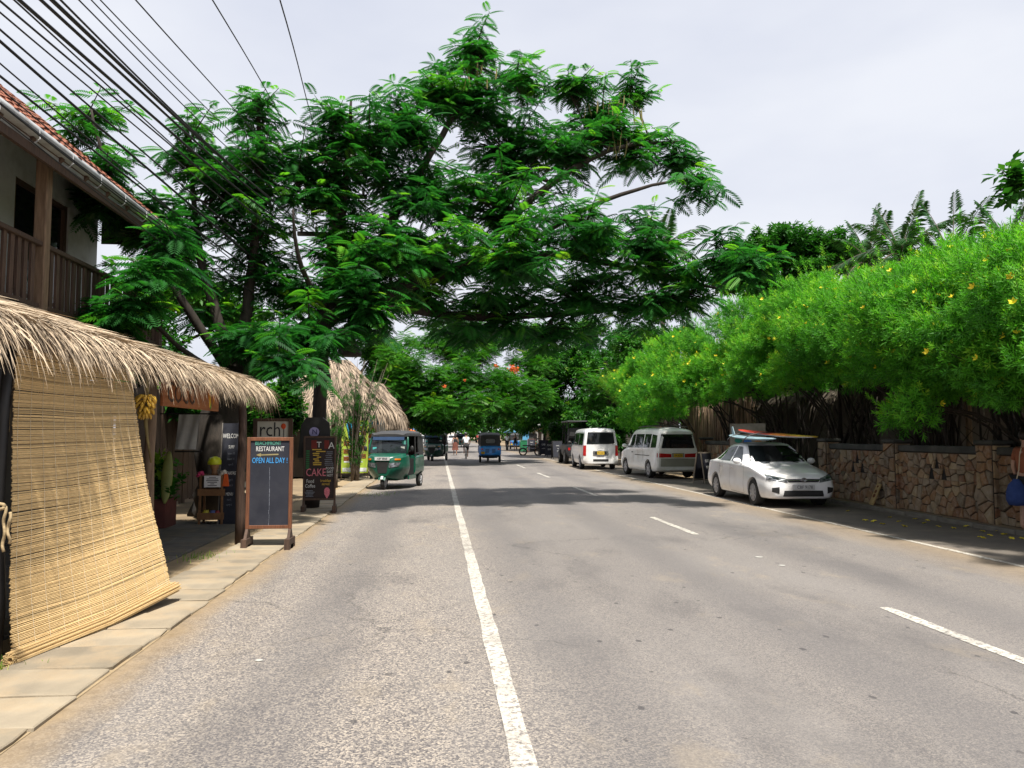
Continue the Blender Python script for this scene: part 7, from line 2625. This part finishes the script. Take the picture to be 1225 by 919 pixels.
# ---- flame blossoms
b = MB()
rg = random.Random(2)
fl = Leaves()
ft = [o for o in COL.objects if o.name == 'flame_tree'][0]
for px, py, n, sp in ((613, 441, 50, 5), (593, 438, 20, 2.4), (531, 463, 10, 1.8), (618, 443, 24, 4), (556, 455, 6, 2)):
    for i in range(n):
        fl.add(AT(px + rg.gauss(0, sp * .5), py + rg.gauss(0, sp * .35), 39.5 + rg.uniform(-.3, .3)), rnd_dir(rg).normalized() + Vector((0, -.5, .5)), rnd_dir(rg).normalized(), .06, .5)
fl.build('blossom', T_FL, M_flO, ft)

# ---- grass tufts in the pavement joints
M_grass = leaf_mat('grass_blade', (.03, .10, .01), (.08, .2, .02), (.2, .3, .03), .3, .5, 3)
rg = random.Random(4)
for px, py, n, sp, lb in ((240, 668, 140, .16, 'small bright grass tuft at the pavement edge before chalkboard'), (6, 797, 90, .12, 'weedy grass tuft at the foot of the blind'), (452, 592, 120, .3, 'grass patch beside the pavement near the menu banner')):
    g_ = GR(px, py)
    V, Q, Rr = [], [], []
    for i in range(n):
        p = g_ + Vector((rg.gauss(0, sp), rg.gauss(0, sp * 1.4), .0))
        a = rg.uniform(0, 6.28); h_ = rg.uniform(.02, .07); ln_ = rg.uniform(.01, .06)
        s_ = Vector((-math.sin(a), math.cos(a), 0)) * .005; d_ = Vector((math.cos(a), math.sin(a), 0))
        b0 = len(V); rv = rg.random()
        V += [p - s_, p + s_, p + s_ * .3 + d_ * ln_ + Vector((0, 0, h_)), p - s_ * .3 + d_ * ln_ + Vector((0, 0, h_))]
        Q.append((b0, b0 + 1, b0 + 2, b0 + 3)); Rr += [.5 + rv * .5] * 4
    tag(big_mesh('grass', [tuple(v) for v in V], Q, Rr, M_grass), lb, 'grass', kind='stuff')

# ---- wood that closes the view far behind
lv = Leaves()
rg = random.Random(77)
for i in range(5200):
    x = rg.uniform(-75, 85)
    hh_ = 7.5 + 2.2 * math.sin(x * .21) + 1.4 * math.sin(x * .53 + 1)
    lv.add((x, 205 + rg.uniform(-6, 8) + abs(x) * .1, hh_ * rg.random() ** .7), (rnd_dir(rg) + Vector((0, -.4, .2))).normalized(), rnd_dir(rg).normalized(), rg.uniform(1.3, 2.6), rg.uniform(.1, .75))
fw = lv.build('far_wood', T_BROADF, M_leafB, None)
tag(fw, 'distant belt of green trees closing the end of the street', 'trees', kind='stuff')
# ================================================================== overhead cables
M_cable = pm('cable_black', (.012, .012, .013), None, 5, .6)
# (x, height) where the line passes over the camera, (x, height) at the pole, radius, sag
rc = random.Random(6)
pole_y = 17.5
cables = []
for i, (pa, pb, r_, sag) in enumerate((
        ((60, 0), (340, 268), .020, .35), ((78, 0), (345, 262), .018, .3), ((90, 0), (345, 255), .022, .3), ((100, 0), (350, 262), .012, .3),
        ((0, 30), (330, 330), .022, .3), ((0, 18), (335, 318), .016, .28), ((0, 58), (330, 352), .012, .3), ((0, 72), (325, 340), .018, .32), ((0, 88), (330, 372), .010, .3),
        ((0, 100), (300, 345), .011, .35), ((0, 104), (310, 362), .013, .3), ((0, 112), (305, 372), .010, .4), ((10, 0), (345, 300), .010, .25), ((30, 0), (345, 285), .012, .3), ((45, 0), (348, 292), .010, .3),
        ((112, 0), (352, 250), .008, .2), ((128, 0), (356, 244), .007, .2), ((140, 0), (360, 240), .007, .2), ((175, 0), (365, 225), .008, .12), ((260, 0), (375, 205), .008, .06), ((338, 0), (388, 190), .008, .04))):
    p1 = AT(pb[0], pb[1], pole_y + rc.uniform(-.3, .1))
    ya = 6.2 if pa[0] > 5 else 8.4
    p0 = AT(pa[0], pa[1], ya)
    d = (p0 - p1)
    d.x *= .96
    p_start = p0 + d.normalized() * 9.0
    b = MB()
    n = 26
    pts = []
    for j in range(n + 1):
        t = j / n
        q = p_start.lerp(p1, t)
        q.z -= sag * 4 * t * (1 - t) * .6
        q.x += .012 * math.sin(t * 14 + i)
        pts.append(q)
    b.tube(pts, r_ * .78, 6)
    kind_ = 'thick black overhead cable' if r_ > .015 else 'thin black overhead wire'
    where = 'running to the leaning pole'
    lab = {0: 'thick', 2: 'thick'}.get(i)
    tag(b.build('overhead_cable', M_cable, smooth=True), '%s in the bundle above the tiled roof' % kind_ if i < 15 else ('thin overhead wire, %s of the wires in open sky' % ('rightmost', 'second from right', 'third from right', 'fourth from right', 'fifth from right', 'sixth from right')[20 - i]), 'cable', 'overhead cables')

# ================================================================== far street ends
def shop(label, x, y, w_, d_, h_, wallc, roofc, awn=None, rz=0.0):
    t = thing('shop', label, 'shop', (x, y, 0), rz)
    b_ = MB(); b_.box((0, 0, h_ / 2), (w_, d_, h_)); b_.build('wall', pm('shopwall_%d' % int(x * 10 + y), wallc, tuple(v * .85 for v in wallc), 1.5, .9), t)
    b_ = MB(); b_.prism([(-w_ / 2 - .4, -d_ / 2 - .4, h_), (w_ / 2 + .4, -d_ / 2 - .4, h_), (0, -d_ / 2 - .4, h_ + w_ * .28)], (0, d_ + .8, 0)); b_.build('roof', pm('shoproof_%d' % int(x * 10 + y), roofc, tuple(v * .8 for v in roofc), 3, .85), t)
    side = 1 if x < 2 else -1
    for k in range(3):
        yy_ = -d_ / 2 + d_ * (k + .5) / 3
        b_ = MB(); b_.box((side * w_ / 2, yy_, h_ * .42), (.06, d_ * .2, h_ * .7)); dd_ = b_.build('window', M_oldwood, t)
        b_ = MB(); b_.box((side * (w_ / 2 + .02), yy_, h_ * .45), (.05, d_ * .16, h_ * .55)); b_.build('pane', M_glassd, dd_)
    b_ = MB(); b_.box((0, -d_ / 2 - .02, h_ * .4), (w_ * .5, .06, h_ * .7)); b_.build('door', M_oldwood, t)
    if awn:
        b_ = MB(); b_.prism([(side * w_ / 2, -d_ / 2, h_ * .85), (side * (w_ / 2 + 1.3), -d_ / 2, h_ * .66), (side * (w_ / 2 + 1.3), -d_ / 2, h_ * .63), (side * w_ / 2, -d_ / 2, h_ * .82)], (0, d_, 0)); b_.build('awning', pm('awn_%d' % int(x * 10 + y), awn, tuple(v * .8 for v in awn), 3, .8), t)
    return t


shop('far cream shop with orange awning behind the dark three-wheeler', -5.2, 62, 4.0, 9, 2.9, (.4, .33, .22), (.2, .08, .05), (.55, .16, .04))
shop('far shop with blue awning down the left side', -5.4, 82, 4.0, 10, 3.0, (.35, .36, .36), (.15, .13, .12), (.08, .2, .5))
shop('far shop with red tiled roof down the left side', -5.6, 118, 4.4, 14, 3.2, (.5, .44, .36), (.3, .1, .06), (.5, .12, .05))
shop('pale pink-roofed house at the end of the road', -.5, 150, 7, 8, 3.2, (.6, .55, .5), (.48, .3, .26), None)
shop('dark shop front behind the black sandwich boards', 14.6, 60, 4.5, 14, 3.0, (.06, .055, .05), (.08, .06, .05), (.05, .05, .05))
shop('far tan shop behind the people at right kerb', 13.0, 84, 4.5, 16, 3.0, (.3, .24, .16), (.12, .1, .08), (.3, .22, .1))
shop('far small shop on right with blue awning', 13.5, 110, 4.5, 18, 3.0, (.34, .34, .34), (.14, .1, .08), (.08, .25, .4))
shop('low shop behind the thatched huts at left', -7.6, 31, 3.2, 16, 2.8, (.3, .28, .25), (.2, .09, .06), None)

# far car and a white van at the end
def far_car(label, x, y, col, rz):
    t = thing('car', label, 'car', (x, y, 0), rz)
    st2 = [(0, S(.3, .5, .5, .6, .7, .58, .76, .46, .8)), (.1, S(.22, .66, .5, .78, .8, .74, .86, .56, .9)), (1.0, S(.2, .76, .5, .82, .95, .79, 1.0, .64, 1.04)), (1.6, S(.2, .76, .5, .82, 1.0, .8, 1.5, .62, 1.58)), (3.2, S(.2, .76, .5, .82, 1.0, .8, 1.52, .62, 1.6)), (3.9, S(.22, .74, .5, .8, .98, .77, 1.2, .6, 1.26)), (4.1, S(.3, .6, .5, .7, .8, .68, .86, .5, .9))]
    B_ = Body(t, st2, pm('farpaint_%d' % int(y), col, None, 2, .3, coat=.4))
    B_.end('windscreen', M_tint, [(-.66, 1.08), (.66, 1.08), (.54, 1.5), (-.54, 1.5)], True, .01, 6, 4, y0=-1)
    B_.both('side_window', M_tint, [(1.5, 1.05), (3.2, 1.06), (3.1, 1.46), (1.75, 1.46)], .01)
    for s in (-1, 1):
        for y_ in (.8, 3.3):
            wheel(t, s * .74, y_, .31, .18, 6)
        B_.put('headlight', M_lamp, [(s * .4, -1, .62), (s * .7, -1, .64), (s * .68, -1, .74), (s * .42, -1, .72)], (0, 1, 0), .01, 3, 2)
    return t


far_car('far white car coming along the road', 2.2, 126, (.65, .65, .66), 0)
far_car('far white car parked at left kerb by shops', -1.6, 92, (.6, .6, .62), 0)

# street clutter on the far right: sign posts, bin, surfboard
for px, py, h_, c, lb in ((610, 537, 2.6, (.16, .32, .25), 'far green hanging sign on post at right kerb'), (640, 543, 2.9, (.6, .62, .6), 'far white square sign on post right of the boards')):
    g_ = GR(px, py)
    t = thing('sign_post', lb, 'sign', tuple(g_))
    b = MB(); b.tube([g_, g_ + Vector((0, 0, h_))], .04, 7); b.build('post', M_black, t, world=True)
    b = MB(); b.box(g_ + Vector((0, -.05, h_ - .2)), (.9, .05, .6)); b.build('panel', pm('signp_%d' % px, c, None, 4, .7), t, world=True)
g_ = GR(626, 541)
t = thing('wheelie_bin', 'green bin standing at the far right kerb', 'bin', tuple(g_))
b = MB(); b.box(g_ + Vector((0, 0, .55)), (.6, .7, 1.0), taper=1.12); b.build('body', pm('bin_green', (.02, .16, .07), None, 4, .5), t, world=True, bevel=.03)
b = MB(); b.box(g_ + Vector((0, 0, 1.1)), (.72, .84, .07)); b.build('lid', pm('bin_lid', (.015, .11, .05), None, 4, .5), t, world=True, bevel=.02)
for s in (-1, 1):
    b = MB(); b.lathe([(.1, -.03), (.1, .03)], 12, g_ + Vector((s * .3, .3, .1)), Matrix.Rotation(R(90), 3, 'Y')); b.build('wheel', M_tyre, t, world=True)
g_ = GR(632, 541)
surfboard('surfboard', 'blue surfboard standing upright by the far right kerb', g_ + Vector((-.1, .5, 2.4)), g_ + Vector((-.3, .4, .05)), .6, (0, -1, 0), pm('surf_blue', (.1, .3, .5), None, 3, .4), fins=False)
